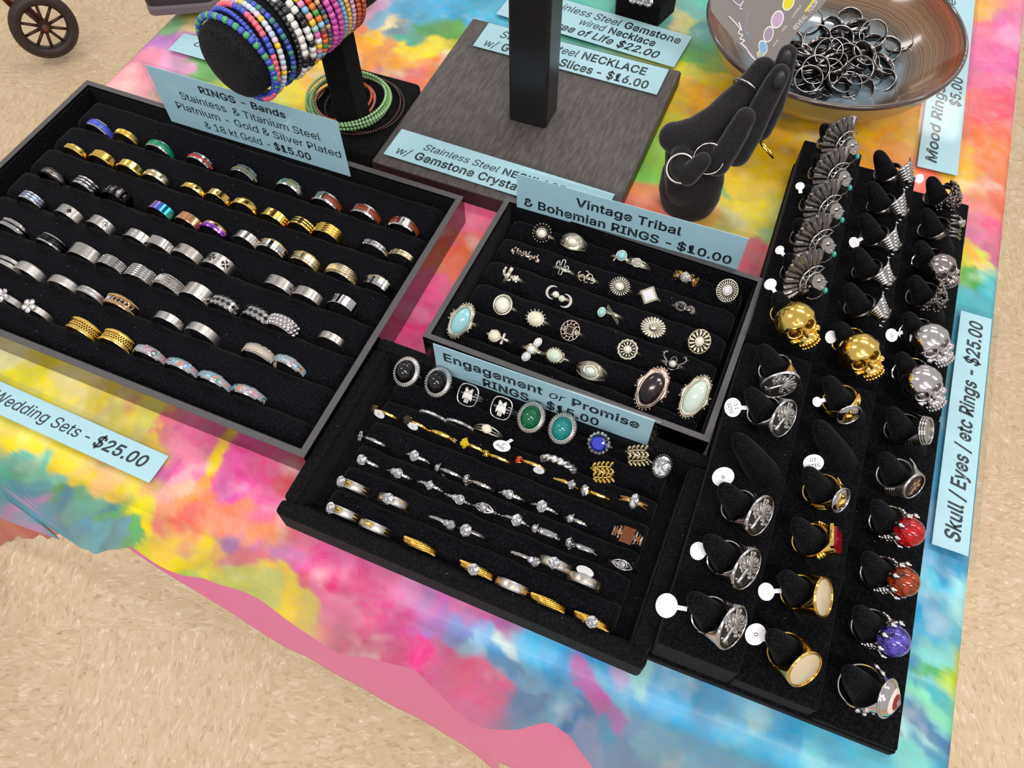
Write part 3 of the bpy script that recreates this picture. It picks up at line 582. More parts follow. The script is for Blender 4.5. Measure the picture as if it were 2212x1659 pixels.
def text_mb(runs, x0, x1, ybase, cap, mb=None, z=0.0):
    """runs of (text, bold, italic) stretched between x0 and x1; cap = height of capitals"""
    mb = mb or MB(); tot = 0; L = []
    for i, r in enumerate(runs):
        V, F, wdt = glyphs(*r); L.append((V, F, tot)); tot += wdt+(.27 if i < len(runs)-1 else 0)
    sx = (x1-x0)/tot; sy = cap/CAPH
    for V, F, off in L:
        if len(V): mb.add([(x0+(q[0]+off)*sx, ybase+q[1]*sy, z) for q in V], F, 0, None, False)
    return mb
CAPH = glyphs('H')[0][:, 1].max()
M_paper = mat('pale_blue_paper', '#bfe2f2', .5); M_paperl = mat('light_blue_paper', '#bfe0ea', .45)
M_ink = mat('printed_ink', '#2c3136', .45)
def clear_mat():
    m = bpy.data.materials.new('clear_acrylic'); m.use_nodes = True; nt = m.node_tree; out = nt.nodes['Material Output']; nt.nodes.remove(nt.nodes['Principled BSDF'])
    t = nn(nt, 'ShaderNodeBsdfTransparent'); t.inputs[0].default_value = (.93, .95, .955, 1); g_ = nn(nt, 'ShaderNodeBsdfGlossy'); g_.inputs['Roughness'].default_value = .06
    lw = nn(nt, 'ShaderNodeLayerWeight'); lw.inputs[0].default_value = .5; pw = nn(nt, 'ShaderNodeMath', operation='POWER'); pw.inputs[1].default_value = 5
    nt.links.new(lw.outputs['Facing'], pw.inputs[0]); f = nn(nt, 'ShaderNodeMath', operation='MULTIPLY_ADD'); f.inputs[1].default_value = .6; f.inputs[2].default_value = .014; nt.links.new(pw.outputs[0], f.inputs[0]); mx = nn(nt, 'ShaderNodeMixShader')
    nt.links.new(f.outputs[0], mx.inputs[0]); nt.links.new(t.outputs[0], mx.inputs[1]); nt.links.new(g_.outputs[0], mx.inputs[2]); nt.links.new(mx.outputs[0], out.inputs[0]); return m
M_clear = clear_mat()
def sign(label, O, X, Y, w_, h_, lines, paper=None, border=(.004, .004, .004, .004), thick=.0008, name='price_sign', lift=0.0):
    """O = bottom-left corner of the paper, X/Y its axes; lines = (runs, x0, x1, baseline, cap) as fractions"""
    X = nrm(X); Y = nrm(Y-np.dot(Y, X)*X); N = np.cross(X, Y)
    t = thing(name, label, 'sign', frame(O, X, Y, N))
    MB().box(0, w_, 0, h_, 0, .0004).obj('paper', paper or M_paper, t)
    l, r, b_, tp = border
    MB().rbox(w_/2+(r-l)/2, h_/2+(tp-b_)/2, .0008, .0008+thick, w_/2+(l+r)/2, h_/2+(tp+b_)/2, .0012, .0002).obj('clear_sleeve', M_clear, t)
    for runs, x0, x1, yb, cap in lines:
        text_mb(runs, x0*w_, x1*w_, yb*h_, cap*h_, z=.00055).obj('lettering', M_ink, t)
    return t
def top_z(P, py):
    lo, hi = P[2], P[2]+.2
    for _ in range(50):
        m = (lo+hi)/2
        if to_px((P[0], P[1], m))[1] > py: lo = m
        else: hi = m
    return lo
def standing(label, bl, br, z, pytop, lines, **k):
    A = at(*bl, z); B = at(*br, z); h = top_z(A, pytop)-z; X = B-A; k.setdefault('tilt', 0)
    tl = k.pop('tilt'); Nn = nrm(np.cross(X, [0, 0, 1])); Y = np.array([0, 0, 1.])*math.cos(tl)-Nn*math.sin(tl)
    return sign(label, A, X, Y, np.linalg.norm(X), h, lines, **k)
def lying(label, tl, tr, bl, z, lines, **k):
    A = at(*tl, z); B = at(*tr, z); C_ = at(*bl, z); X = nrm(B-A); Y = nrm(np.cross([0, 0, 1], X)); h = abs(np.dot(A-C_, Y))
    return sign(label, A-Y*h, X, Y, np.linalg.norm(B-A), h, lines, **k)
R_ = False
standing('blue card standing at the back of the large tray reading RINGS - Bands', (371, 261), (758, 381), .0205, 139,
  [([('RINGS - Bands', 1, 0)], .27, .725, .775, .115), ([('Stainless  & Titanium Steel', 0, 0)], .135, .885, .545, .13), ([('Platnium - Gold & Silver Plated', 0, 0)], .085, .975, .325, .13), ([('& 18 kt Gold -', 0, 0), ('$15.00', 1, 0)], .215, .80, .09, .13)],
  border=(.003, .003, 0, .004))
standing('blue card standing behind the small tray reading Vintage Tribal & Bohemian RINGS', (1117, 446), (1592, 583), .0272, 375,
  [([('Vintage Tribal', 1, 0)], .27, .735, .55, .24), ([('& Bohemian RINGS -', 1, 0), ('$10.00', 1, 0)], .035, .965, .12, .24)], border=(.0005, .012, 0, .006))
standing('blue card in thick clear holder reading Engagement or Promise RINGS', (945, 800), (1398, 961), .0268, 741,
  [([('Engagement', 1, 0), ('or', 0, 1), ('Promise', 1, 0)], .045, .945, .52, .27), ([('RINGS -', 1, 0), ('$15.00', 1, 0)], .23, .775, .08, .27)], border=(.004, .005, 0, .003), thick=.002)
lying('blue card lying at the front table edge reading Wedding Sets', (-8, 820), (365, 986), (-62, 868), .0025,
  [([('Wedding Sets', 0, 1), (' - ', 0, 1), ('$25.00', 1, 1)], .06, .93, .33, .40)], border=(.004, .010, .004, .004), paper=M_paperl)
lying('light blue card along the front edge of the wood stand reading Gemstone Crystals', (868, 279), (1328, 420), (829, 333), .0165,
  [([('Stainless Steel', 0, 1), ('NECKLACE', 1, 0)], .145, .80, .53, .22), ([('w/', 0, 1), ('Gemstone Crystals', 1, 0), ('- $16.00', 1, 0)], .045, .93, .14, .26)], border=(.004, .004, .003, .004), paper=M_paperl)
lying('light blue card at the back of the wood stand reading NECKLACE Slices', (1056, 50), (1445, 151), (1021, 99), .0165,
  [([('Stainless Steel', 0, 1), ('NECKLACE', 1, 0)], .10, .90, .56, .28), ([('w/', 0, 1), ('Gemstone Slices', 1, 0), ('- $16.00', 1, 0)], .05, .94, .10, .28)], border=(.004, .004, .003, .004), paper=M_paperl)
lying('light blue card on the cloth behind the post reading Tree of Life', (1120, -29), (1495, 80), (1080, 33), .0035,
  [([('Stainless Steel', 0, 1), ('Gemstone', 1, 0)], .20, .96, .68, .20), ([('wired', 0, 1), ('Necklace', 1, 0)], .43, .85, .40, .20), ([('Tree of Life', 1, 1), (' $22.00', 1, 1)], .30, .90, .10, .20)], border=(.001, .001, .001, .001), paper=M_paperl)
lying('blue card half hidden behind the bracelet bar with one letter showing', (398, 72), (520, 105), (372, 110), .0035,
  [([('O', 0, 1)], .30, .42, .5, .26)], border=(.001, .001, .001, .001), paper=M_paperl)
# the two cards whose writing runs away from the viewer
def lying_up(label, bl, br, tl, z, lines, **k):
    """bl -> tl is the reading direction (away), the card's bottom edge is on the right"""
    A = at(*br, z); B = at(*bl, z); D = at(*tl, z); X = nrm(D-B); Y = nrm(np.cross([0, 0, 1], X)); h = abs(np.dot(B-A, Y))
    return sign(label, A, X, Y, np.linalg.norm(D-B), h, lines, **k)
lying_up('long light blue card by the stepped stands reading Skull / Eyes / etc Rings', (2013, 1169), (2091, 1202), (2076, 667), .004,
  [([('Skull / Eyes / etc Rings -', 1, 1), ('$25.00', 1, 1)], .035, .965, .27, .42)], border=(.005, .004, .004, .005), paper=M_paperl, thick=.0015)
lying_up('light blue card under the bowl edge reading Mood Rings', (1980, 365), (2068, 380), (2036, -40), .004,
  [([('Mood Rings', 1, 1), ('in assorted sizes', 0, 1)], .03, .92, .55, .27), ([('$5.00', 1, 1)], .31, .46, .12, .27)], border=(.003, .004, .003, .004), paper=M_paperl, thick=.0015)
# ------------------------------------------------------------------ ring parts (ring axis = Y, head on +Z)
def prof_band(R, w_, t, kind):
    h = w_/2; ri = R-t
    if kind == 'dome': o = [(R-t*.55, -h), (R-t*.12, -h*.6), (R, 0), (R-t*.12, h*.6), (R-t*.55, h)]
    elif kind == 'bevel': o = [(R-t*.45, -h), (R, -h*.72), (R, h*.72), (R-t*.45, h)]
    elif kind.startswith('groove'):
        n = int(kind[6:]); o = []; s_ = w_/n
        for k in range(n):
            y = -h+k*s_; o += [(R-t*.45, y+s_*.04), (R-t*.08, y+s_*.2), (R, y+s_*.5), (R-t*.08, y+s_*.8)]
        o.append((R-t*.45, h))
    elif kind == 'channel': o = [(R-t*.2, -h), (R, -h*.85), (R, -h*.5), (R-t*.4, -h*.45), (R-t*.4, h*.45), (R, h*.5), (R, h*.85), (R-t*.2, h)]
    elif kind == 'step': o = [(R-t*.4, -h), (R-t*.35, -h*.55), (R, -h*.5), (R, h*.8), (R-t*.3, h)]
    else: o = [(R-.0002, -h), (R, -h*.92), (R, h*.92), (R-.0002, h)]
    return [(ri, h*.9), (ri, -h*.9)]+o
def band(root, R, w_, t=.0013, kind='flat', m=SIL, n=52, sm=True):
    b = MB().lathe(prof_band(R, w_, t, kind), n)
    if kind in ('flat', 'channel', 'step', 'bevel'): pass
    o = b.obj('band', m, root)
    md = None
    try: o.data.set_sharp_from_angle(angle=math.radians(18))
    except Exception: pass
    return o
def rope_band(root, R, r, m, twists=22, dy=0):
    b = MB(); n = 132
    for ph in (0, math.pi):
        pts = [((R+r*.45*math.cos(twists*q+ph))*math.sin(q), dy+r*.55*math.sin(twists*q+ph), (R+r*.45*math.cos(twists*q+ph))*math.cos(q)) for q in [2*math.pi*k/n for k in range(n)]]
        b.tube(pts, r*.6, 5, closed=True, up=(0, 1, 0))
    return b.obj('band', m, root)
def twist_texture(root, R, w_, m, n=26, a0=-90, a1=90, slope=.35, rr=.00035):
    b = MB()
    for k in range(n):
        a = math.radians(a0+(a1-a0)*k/(n-1)); pts = []
        for j in range(5):
            y = (j/4-.5)*w_*.92; aa = a+slope*(j/4-.5); q = R+rr*.6*(1-abs(j/4-.5)*1.2); pts.append((q*math.sin(aa), y, q*math.cos(aa)))
        b.tube(pts, rr, 4, up=(0, 1, 0))
    return b.obj('ridges', m, root)
def gems_row(root, R, m, n=22, a0=-75, a1=75, r=.0007, rows=1, dy=.0014, name='stone_row'):
    b = MB()
    for k in range(n):
        a = math.radians(a0+(a1-a0)*k/(n-1))
        for q in range(rows):
            y = (q-(rows-1)/2)*dy; b.ball((R*math.sin(a), y, R*math.cos(a)), r, 6)
    return b.obj(name, m, root)
def patch(root, R, y0, y1, a0, a1, m, name='inlay', n=18, t=.00018):
    return MB().lathe([(R-.0006, y0), (R-.0006, y1), (R+t, y1), (R+t, y0)][::-1], n, a0=a0, a1=a1).obj(name, m, root)
def arc(cx, cy, r, a0, a1, n=10, sx=1): return [(cx+sx*r*math.cos(math.radians(a0+(a1-a0)*k/n)), cy+r*math.sin(math.radians(a0+(a1-a0)*k/n))) for k in range(n+1)]
def crescent(r=1.6, wd=.35): return arc(0, 0, r, -50, 230)+arc(0, 0, r-wd, 230, -50)
SY = {
 'pattee': [[(0, .15), (.9, 1.7), (-.9, 1.7)], [(0, -.15), (-.9, -1.7), (.9, -1.7)], [(.15, 0), (1.7, -.9), (1.7, .9)], [(-.15, 0), (-1.7, .9), (-1.7, -.9)]],
 'spade': [[(0, 1.5), (.9, .4), (1.2, -.3), (.8, -.8), (.2, -.5), (.5, -1.3), (-.5, -1.3), (-.2, -.5), (-.8, -.8), (-1.2, -.3), (-.9, .4)]],
 'horseshoe': [crescent()], 'curl': [crescent(1.4, .3), [(.2, -.6), (.9, -.2), (.5, .4), (0, .2)]],
 'cross': [[(-.2, -1.4), (.2, -1.4), (.2, 1.4), (-.2, 1.4)], [(-.8, .4), (.8, .4), (.8, .8), (-.8, .8)]],
 'roman': [[(-1.6, -1.5), (-1.2, -1.5), (-.2, 1.5), (-.6, 1.5)], [(-.6, -1.5), (-.2, -1.5), (-1.2, 1.5), (-1.6, 1.5)], [(.3, -1.5), (.7, -1.5), (.7, 1.5), (.3, 1.5)]],
 'romanx': [[(-.8, -1.5), (-.4, -1.5), (.8, 1.5), (.4, 1.5)], [(.4, -1.5), (.8, -1.5), (-.4, 1.5), (-.8, 1.5)]],
 'ring': [arc(0, 0, 1.5, 0, 330)+arc(0, 0, 1.2, 330, 0)], 'diamond': [[(0, 1.2), (1.5, 0), (0, -1.2), (-1.5, 0)]],
 'dot': [arc(0, 0, .5, 0, 324, 9)], 'line': [[(-2.2, -.1), (2.2, -.1), (2.2, .1), (-2.2, .1)]], 'hex': [arc(0, 0, .55, 0, 300, 5)],
 'figure': [[(-.5, -1.4), (.6, -1.2), (.4, .1), (1.0, .9), (.3, 1.4), (-.5, 1.0), (-.9, .2)]], 'bone': [[(-1.6, .5), (-1.1, .2), (1.1, .2), (1.6, .5), (1.6, -.5), (1.1, -.2), (-1.1, -.2), (-1.6, -.5)]],
}
def symbols(root, R, items, m=DKRE, name='engraving', k=1.0):
    b = MB()
    for s_, ang, y in items:
        for poly in SY[s_]: b.surf([(p[0]*.001*k, p[1]*.001*k) for p in poly], R, math.radians(ang), y*.001)
    return b.obj(name, m, root)
# ---- heads: built in a local frame whose +Z leaves the band
def hframe(R, ang=0, tilt=0, spin=0): return RY(ang)@T(0, 0, R)@RX(tilt)@RZ(spin)
def cab(root, M, rx, ry, h, m, z0=.0012, name='stone'):
    return MB().ball((0, 0, 0), 1, 28, sc=(rx, ry, h), lo=0).obj(name, m, root, M@T(0, 0, z0))
def brill(root, M, r, m=CRYD, z0=.0008, sx=1, sy=1, n=8, name='stone', h=1.0):
    b = MB(); P = [(0, -.55*h), (1, 0), (.80, .30*h), (.42, .44*h), (0, .44*h)]; V = []; F = []
    for i, (q, z) in enumerate(P):
        for k in range(n):
            a = 2*math.pi*(k+(.5 if i in (2,) else 0))/n; V.append((r*sx*q*math.cos(a), r*sy*q*math.sin(a), r*z))
    for i in range(4):
        for k in range(n):
            l = (k+1) % n; a, b2, c, d = i*n+k, i*n+l, (i+1)*n+l, (i+1)*n+k
            F += [(a, b2, c), (a, c, d)]
    b.add(V, F, 0, None, False); return b.obj(name, m, root, M@T(0, 0, z0+r*.5))
def prongs(root, M, r, z1, m, n=4, pr=.00035, off=45):
    b = MB()
    for k in range(n):
        a = math.radians(off+360*k/n); b.tube([(.35*r*math.cos(a), .35*r*math.sin(a), -.0004), (r*1.0*math.cos(a), r*1.0*math.sin(a), z1*.6), (r*.98*math.cos(a), r*.98*math.sin(a), z1)], pr, 5); b.ball((r*.95*math.cos(a), r*.95*math.sin(a), z1), pr*1.35, 6)
    return b.obj('prong_setting', m, root, M)
def plate(root, M, rx, ry, m, z0=.0, h=.0012, name='bezel', n=36):
    return MB().lathe([(0, z0), (1, z0), (1.02, z0+h*.5), (.97, z0+h), (0, z0+h)], n, axis='Z', closed=False, sx=rx, sy=ry).obj(name, m, root, M)
def bezel(root, M, rx, ry, t, z, m, name='bezel'): return MB().ellring(rx, ry, t, z).obj(name, m, root, M)
def beadring(root, M, rx, ry, r, z, n, m, name='bead_border'): return MB().beads(rx, ry, r, z, n).obj(name, m, root, M)
def petals(root, M, r0, r1, n, wd, m, sy=1.0, z=.0008, name='petals', h=.0007):
    b = MB()
    for k in range(n):
        a = 2*math.pi*k/n; c, s_ = math.cos(a), math.sin(a); L = r1-r0
        V = []; F = []
        for i, (f, q) in enumerate([(0, .35), (.35, .8), (.75, 1), (.93, .7), (1, .2)]):
            for (e, zz) in ((-1, 0), (0, 1), (1, 0)):
                x = r0+L*f; y = e*wd*q/2; V.append(((x*c-y*s_), (x*s_+y*c)*sy, z+zz*h*(.5+.5*q)))
        for i in range(4):
            for j in range(2): F.append((i*3+j, (i+1)*3+j, (i+1)*3+j+1, i*3+j+1))
        b.add(V, F)
    return b.obj(name, m, root, M)
def tag_part(root, M, txt='', r=.006, neck=True):
    b = MB(); pts = [(r*math.cos(2*math.pi*k/24), r*.86*math.sin(2*math.pi*k/24)) for k in range(24)]
    b.prism(pts, 0, .00025)
    if neck: b.prism([(-.0012, -r*1.6), (.0012, -r*1.6), (.0012, -r*.6), (-.0012, -r*.6)], 0, .0002)
    o = b.obj('size_tag', M_tag, root, M)
    if txt:
        L = txt.split('|'); mb = MB()
        for i, t_ in enumerate(L): text_mb([(t_, 0, 0)], -len(t_)*r*.14, len(t_)*r*.14, (-.1 if len(L) == 1 else (.08 if i == 0 else -.5))*r, r*.34, mb)
        mb.obj('lettering', M_ink, o, T(0, 0, .0004))
    return o
M_tag = mat('white_tag_paper', '#efeef2', .3)

# ------------------------------------------------------------------ large tray of bands
ROWN = ['back', 'second', 'third', 'fourth', 'fifth', 'sixth', 'front']
M_blue = gem('blue_enamel', '#3f4fc4', .15); M_grn = gem('green_enamel', '#0a8058', .15); M_redg = mat('red_gems', '#c23a2c', .25); M_oliv = mat('olive_gems', '#7d8458', .3)
M_tealp = gem('teal_shell', '#6fb0a0', .15); M_wr = add_bump(mat('red_wood_inlay', '#7a2e14', .4, 0, Coat_Weight=.15), 900, .2); M_ind = metal('indigo_steel', '#6f86c4', .2)
M_rain = mat('rainbow_steel', '#9a80c8', .2, 1.0)
_nt, _b = nodes(M_rain); _tc = nn(_nt, 'ShaderNodeTexCoord'); _sp = nn(_nt, 'ShaderNodeSeparateXYZ'); _nt.links.new(_tc.outputs['Object'], _sp.inputs[0]); _mr = nn(_nt, 'ShaderNodeMapRange'); _mr.inputs[1].default_value = -.012; _mr.inputs[2].default_value = .012
_nt.links.new(_sp.outputs[0], _mr.inputs[0]); _rp = ramp(_nt, [(0, '#d8a890'), (.35, '#b487c8'), (.55, '#5a62c0'), (.8, '#2a9ab8'), (1, '#58c0a8')]); _nt.links.new(_mr.outputs[0], _rp.inputs[0]); _nt.links.new(_rp.outputs[0], _b.inputs['Base Color'])
M_purp = mat('purple_gold_steel', '#a06bc0', .18, 1.0); _nt, _b = nodes(M_purp); _tc = nn(_nt, 'ShaderNodeTexCoord'); _sp = nn(_nt, 'ShaderNodeSeparateXYZ'); _nt.links.new(_tc.outputs['Object'], _sp.inputs[0]); _mr = nn(_nt, 'ShaderNodeMapRange'); _mr.inputs[1].default_value = -.003; _mr.inputs[2].default_value = .003
_nt.links.new(_sp.outputs[1], _mr.inputs[0]); _rp = ramp(_nt, [(0, '#8a3fd0'), (.45, '#b070d8'), (.7, '#e8b890'), (1, '#e0b040')]); _nt.links.new(_mr.outputs[0], _rp.inputs[0]); _nt.links.new(_rp.outputs[0], _b.inputs['Base Color'])
M_peach = metal('gold_pink_steel', '#dba87c', .2); M_c1 = mat('print_blue', '#5a9ab8', .25); M_c2 = mat('print_orange', '#d0783c', .25); M_c3 = mat('print_pink', '#b87a8c', .25); M_c4 = mat('print_teal', '#4a8c8c', .25); M_enam = mat('pearl_enamel', '#a9b2ba', .2, .2)
def picture_band(r, R, seed):
    band(r, R, .0065, kind='bevel', m=SIL); patch(r, R, -.0022, .0022, -85, 85, M_enam, 'printed_strip', 30)
    rn = random.Random(seed)
    for k in range(15):
        a = -76+k*10.8+rn.uniform(-3, 3); s_ = rn.choice(['figure', 'hex', 'figure', 'ring', 'bone', 'diamond'])
        symbols(r, R+.0002+.00002*k, [(s_, a, rn.uniform(-.6, .6))], rn.choice([M_c1, M_c2, M_c3, M_c4, M_c1, M_c3, DKRE]), 'motif', rn.uniform(1.0, 1.5))
def K(kind='flat', w_=6, m=SIL, R=11.6, **k): return dict(kind=kind, w=w_, m=m, R=R, **k)
BIGR = [
 ('A', [(203, 261, 'blue enamel band with silver edges', K('bevel', 7, SIL, inlay=M_blue)), (263, 282, 'narrow ribbed gold band', K('flat', 5, GOLDR, 10.5, twist=GOLD)), (334, 306, 'green enamel band with silver edges', K('bevel', 7, SIL, inlay=M_grn)),
        (423, 335, 'silver band with red stone row', K('channel', 6, SIL, gems=M_redg)), (519, 363, 'silver band with olive stone row', K('channel', 7, SIL, gems=M_oliv)), (619, 392, 'silver band with teal shell panel', K('bevel', 7, SIL, panels=[(M_tealp, -60, -20), (M_oliv, 0, 40), (PINKM, 50, 85)])),
        (699, 420, 'silver band with red-brown wood panel', K('bevel', 8, SIL, 12.4, panels=[(M_wr, -80, -50), (M_wr, 5, 85)])), (784, 446, 'silver band with long brown wood inlay', K('bevel', 8, SIL, 12.4, panels=[(M_wr, -28, 20), (M_wr, 24, 85)])), (867, 474, 'wood inlaid band with small engraved cross', K('bevel', 8, SIL, 12.4, panels=[(M_wr, -65, -10), (M_wr, 32, 85)], sym=[('cross', 10, 0)]))]),
 ('B', [(151, 312, 'narrow polished gold band', K('dome', 5, GOLD, 11)), (211, 328, 'wide faceted gold band', K('bevel', 7, GOLD, fac=GOLDR)), (270, 349, 'wide polished gold band', K('bevel', 7, GOLD)), (327, 369, 'pale brushed gold band', K('dome', 6, PALE)),
        (408, 397, 'thin polished gold band', K('dome', 5, GOLD, 10.8)), (462, 414, 'gold band with small engraving', K('flat', 6, GOLD, 11, sym=[('dot', 12, 0)])), (520, 432, 'plain rounded gold band', K('dome', 6, GOLD)), (585, 456, 'gold band with worn top', K('flat', 7, GOLD, sym=[('dot', 0, 0)])),
        (645, 475, 'gold band with black stripes', K('groove3', 7, GOLD, 11, stripes=2)), (701, 489, 'wide four-ridged gold band', K('groove4', 9, GOLD, 12)), (803, 522, 'thin silver band with line', K('groove2', 5, SIL, 12)), (865, 543, 'thin silver band with gold line', K('groove2', 5, PALE, 11.8))]),
 ('C', [(102, 366, 'black and silver ornate band', K('bevel', 7, BLKM, 11.4, inlay=DARK, sym=[('diamond', -20, 0), ('figure', 20, 0)])), (172, 387, 'black band with silver ridges', K('groove3', 8, SIL, 12, stripes=2)), (240, 409, 'black band with roman numerals', K('flat', 8.5, BLKM, 12.2, symm=SAT, sym=[('roman', -45, 0), ('romanx', -22, 0), ('roman', 2, 0), ('roman', 28, 0), ('romanx', 50, 0)])),
        (338, 442, 'rainbow blue and purple steel band', K('flat', 7.5, M_rain, 11.4)), (399, 464, 'peach and pink steel band', K('flat', 7, M_peach, 11)), (453, 481, 'purple and gold steel band', K('dome', 6, M_purp, 12)), (524, 506, 'steel band with scale pattern end', K('flat', 7, BRU, 11, sym=[('hex', a, y) for a in range(-60, -20, 8) for y in (-2, -.7, .7, 2)])),
        (580, 523, 'silver band with gold edge line', K('step', 8, SIL, 12, line=GOLD)), (652, 550, 'cream brushed band with gold edge', K('step', 8, PALE, 12.2, line=GOLD)), (731, 577, 'textured pale gold band with ridges', K('step', 8, PALE, 12.2, twist=PALE)), (812, 602, 'stepped silver and pale gold band', K('step', 8, SIL, 11.8, line=PALE))]),
 ('D', [(54, 419, 'silver band with blue stripes', K('groove3', 7.5, SIL, 11.4, stripem=M_ind, stripes=2)), (137, 449, 'steel band with black spade', K('flat', 8, BRU, 11.4, sym=[('spade', 25, 0)])), (206, 473, 'steel band with black curl', K('flat', 8, BRU, 11.4, sym=[('curl', 40, 0)])),
        (287, 502, 'steel band with engraved circle', K('flat', 7.5, BRU, 11.6, sym=[('curl', -35, 0), ('line', 20, 0)])), (334, 516, 'plain glossy steel band', K('flat', 7.5, SIL, 11.4)), (396, 535, 'steel band with small arrow mark', K('flat', 8, BRU, 12, sym=[('curl', -25, 0), ('line', 30, 0)])), (463, 557, 'wide steel band with flared crosses', K('flat', 10, BRU, 12.2, sym=[('pattee', -12, 0), ('pattee', 42, 0)], symk=1.15)),
        (596, 602, 'steel band with engraved ring motif', K('flat', 8, BRU, 12, sym=[('ring', -30, 0), ('dot', 60, 0)])), (657, 626, 'steel band with faint wing mark', K('flat', 7.5, BRU, 11.8, sym=[('figure', -40, 0)])), (735, 646, 'steel band with black horseshoe', K('flat', 8, SIL, 11.8, sym=[('horseshoe', -30, 0)]))]),
 ('E', [(13, 476, 'silver band with dark centre stripe', K('groove2', 7, SIL, 12, stripes=1)), (97, 509, 'black band with silver edges', K('bevel', 7.5, SIL, 12, inlay=BLKM)), (170, 533, 'wide brushed steel band', K('flat', 9.5, BRU, 12.5)), (230, 559, 'ribbed steel band', K('groove5', 8.5, SIL, 11.2)), (292, 580, 'wide ribbed steel band', K('groove6', 10.5, SIL, 12)),
        (354, 603, 'steel band with brick-like ridges', K('groove5', 9.5, BRU, 11.8, twist=SIL)), (415, 622, 'extra wide smooth steel band', K('flat', 10.5, BRU, 12)), (476, 647, 'silver chain-link band', K('bevel', 8, SIL, 11.6, chain=1)), (547, 670, 'open silver curb-chain band', K('bevel', 8, SIL, 11.4, chain=1)), (603, 690, 'woven silver band of shiny cells', K('flat', 9.5, SIL, 11.5, weave=1)), (710, 723, 'thin steel band with small stone', K('flat', 5.5, BRU, 11, sym=[('dot', 0, 0)], symm=CRYD))]),
 ('F', [(5, 558, 'satin band cut by frame', K('groove2', 7, SAT, 12, stripes=1)), (48, 573, 'frosted silver band', K('bevel', 7.5, SAT, 12.4)), (124, 600, 'frosted dome silver band', K('bevel', 6.5, SAT, 12)), (182, 624, 'narrow ridged satin band', K('groove2', 5.5, SAT, 11.6)), (248, 643, 'openwork rope band with rose edges', K('channel', 8, ROSE, 12, rope=1)),
        (352, 681, 'plain narrow steel band', K('flat', 6, BRU, 11.8)), (425, 706, 'plain cream-toned satin band', K('flat', 6.5, SAT, 12.8)), (551, 750, 'cream enamel band with lower step', K('step', 7.5, SIL, 12.6, inlay=mat('cream_enamel', '#b5a698', .3))), (616, 775, 'band printed with little pictures', dict(pic=1, R=12.2))]),
 ('G', [(5, 637, 'bright flower ring cut by frame', K('flat', 4.5, SAT, 11, flower=CHR)), (62, 662, 'silver ring with flat five-petal flower', K('flat', 4.5, SAT, 12, flower=SAT)), (166, 696, 'wide gold filigree band', K('channel', 9, GOLDR, 11.8, fil=1)), (238, 723, 'gold filigree band beside printed one', K('channel', 9, GOLDR, 11.8, fil=1)),
        (311, 753, 'grey picture-printed band', dict(pic=2, R=12)), (380, 781, 'pale blue picture-printed band', dict(pic=3, R=12)), (452, 809, 'picture-printed band with orange figure', dict(pic=4, R=12.2)), (527, 837, 'blue picture-printed band with orange spot', dict(pic=5, R=12.2))]),
]
TBi = TB.inverted()
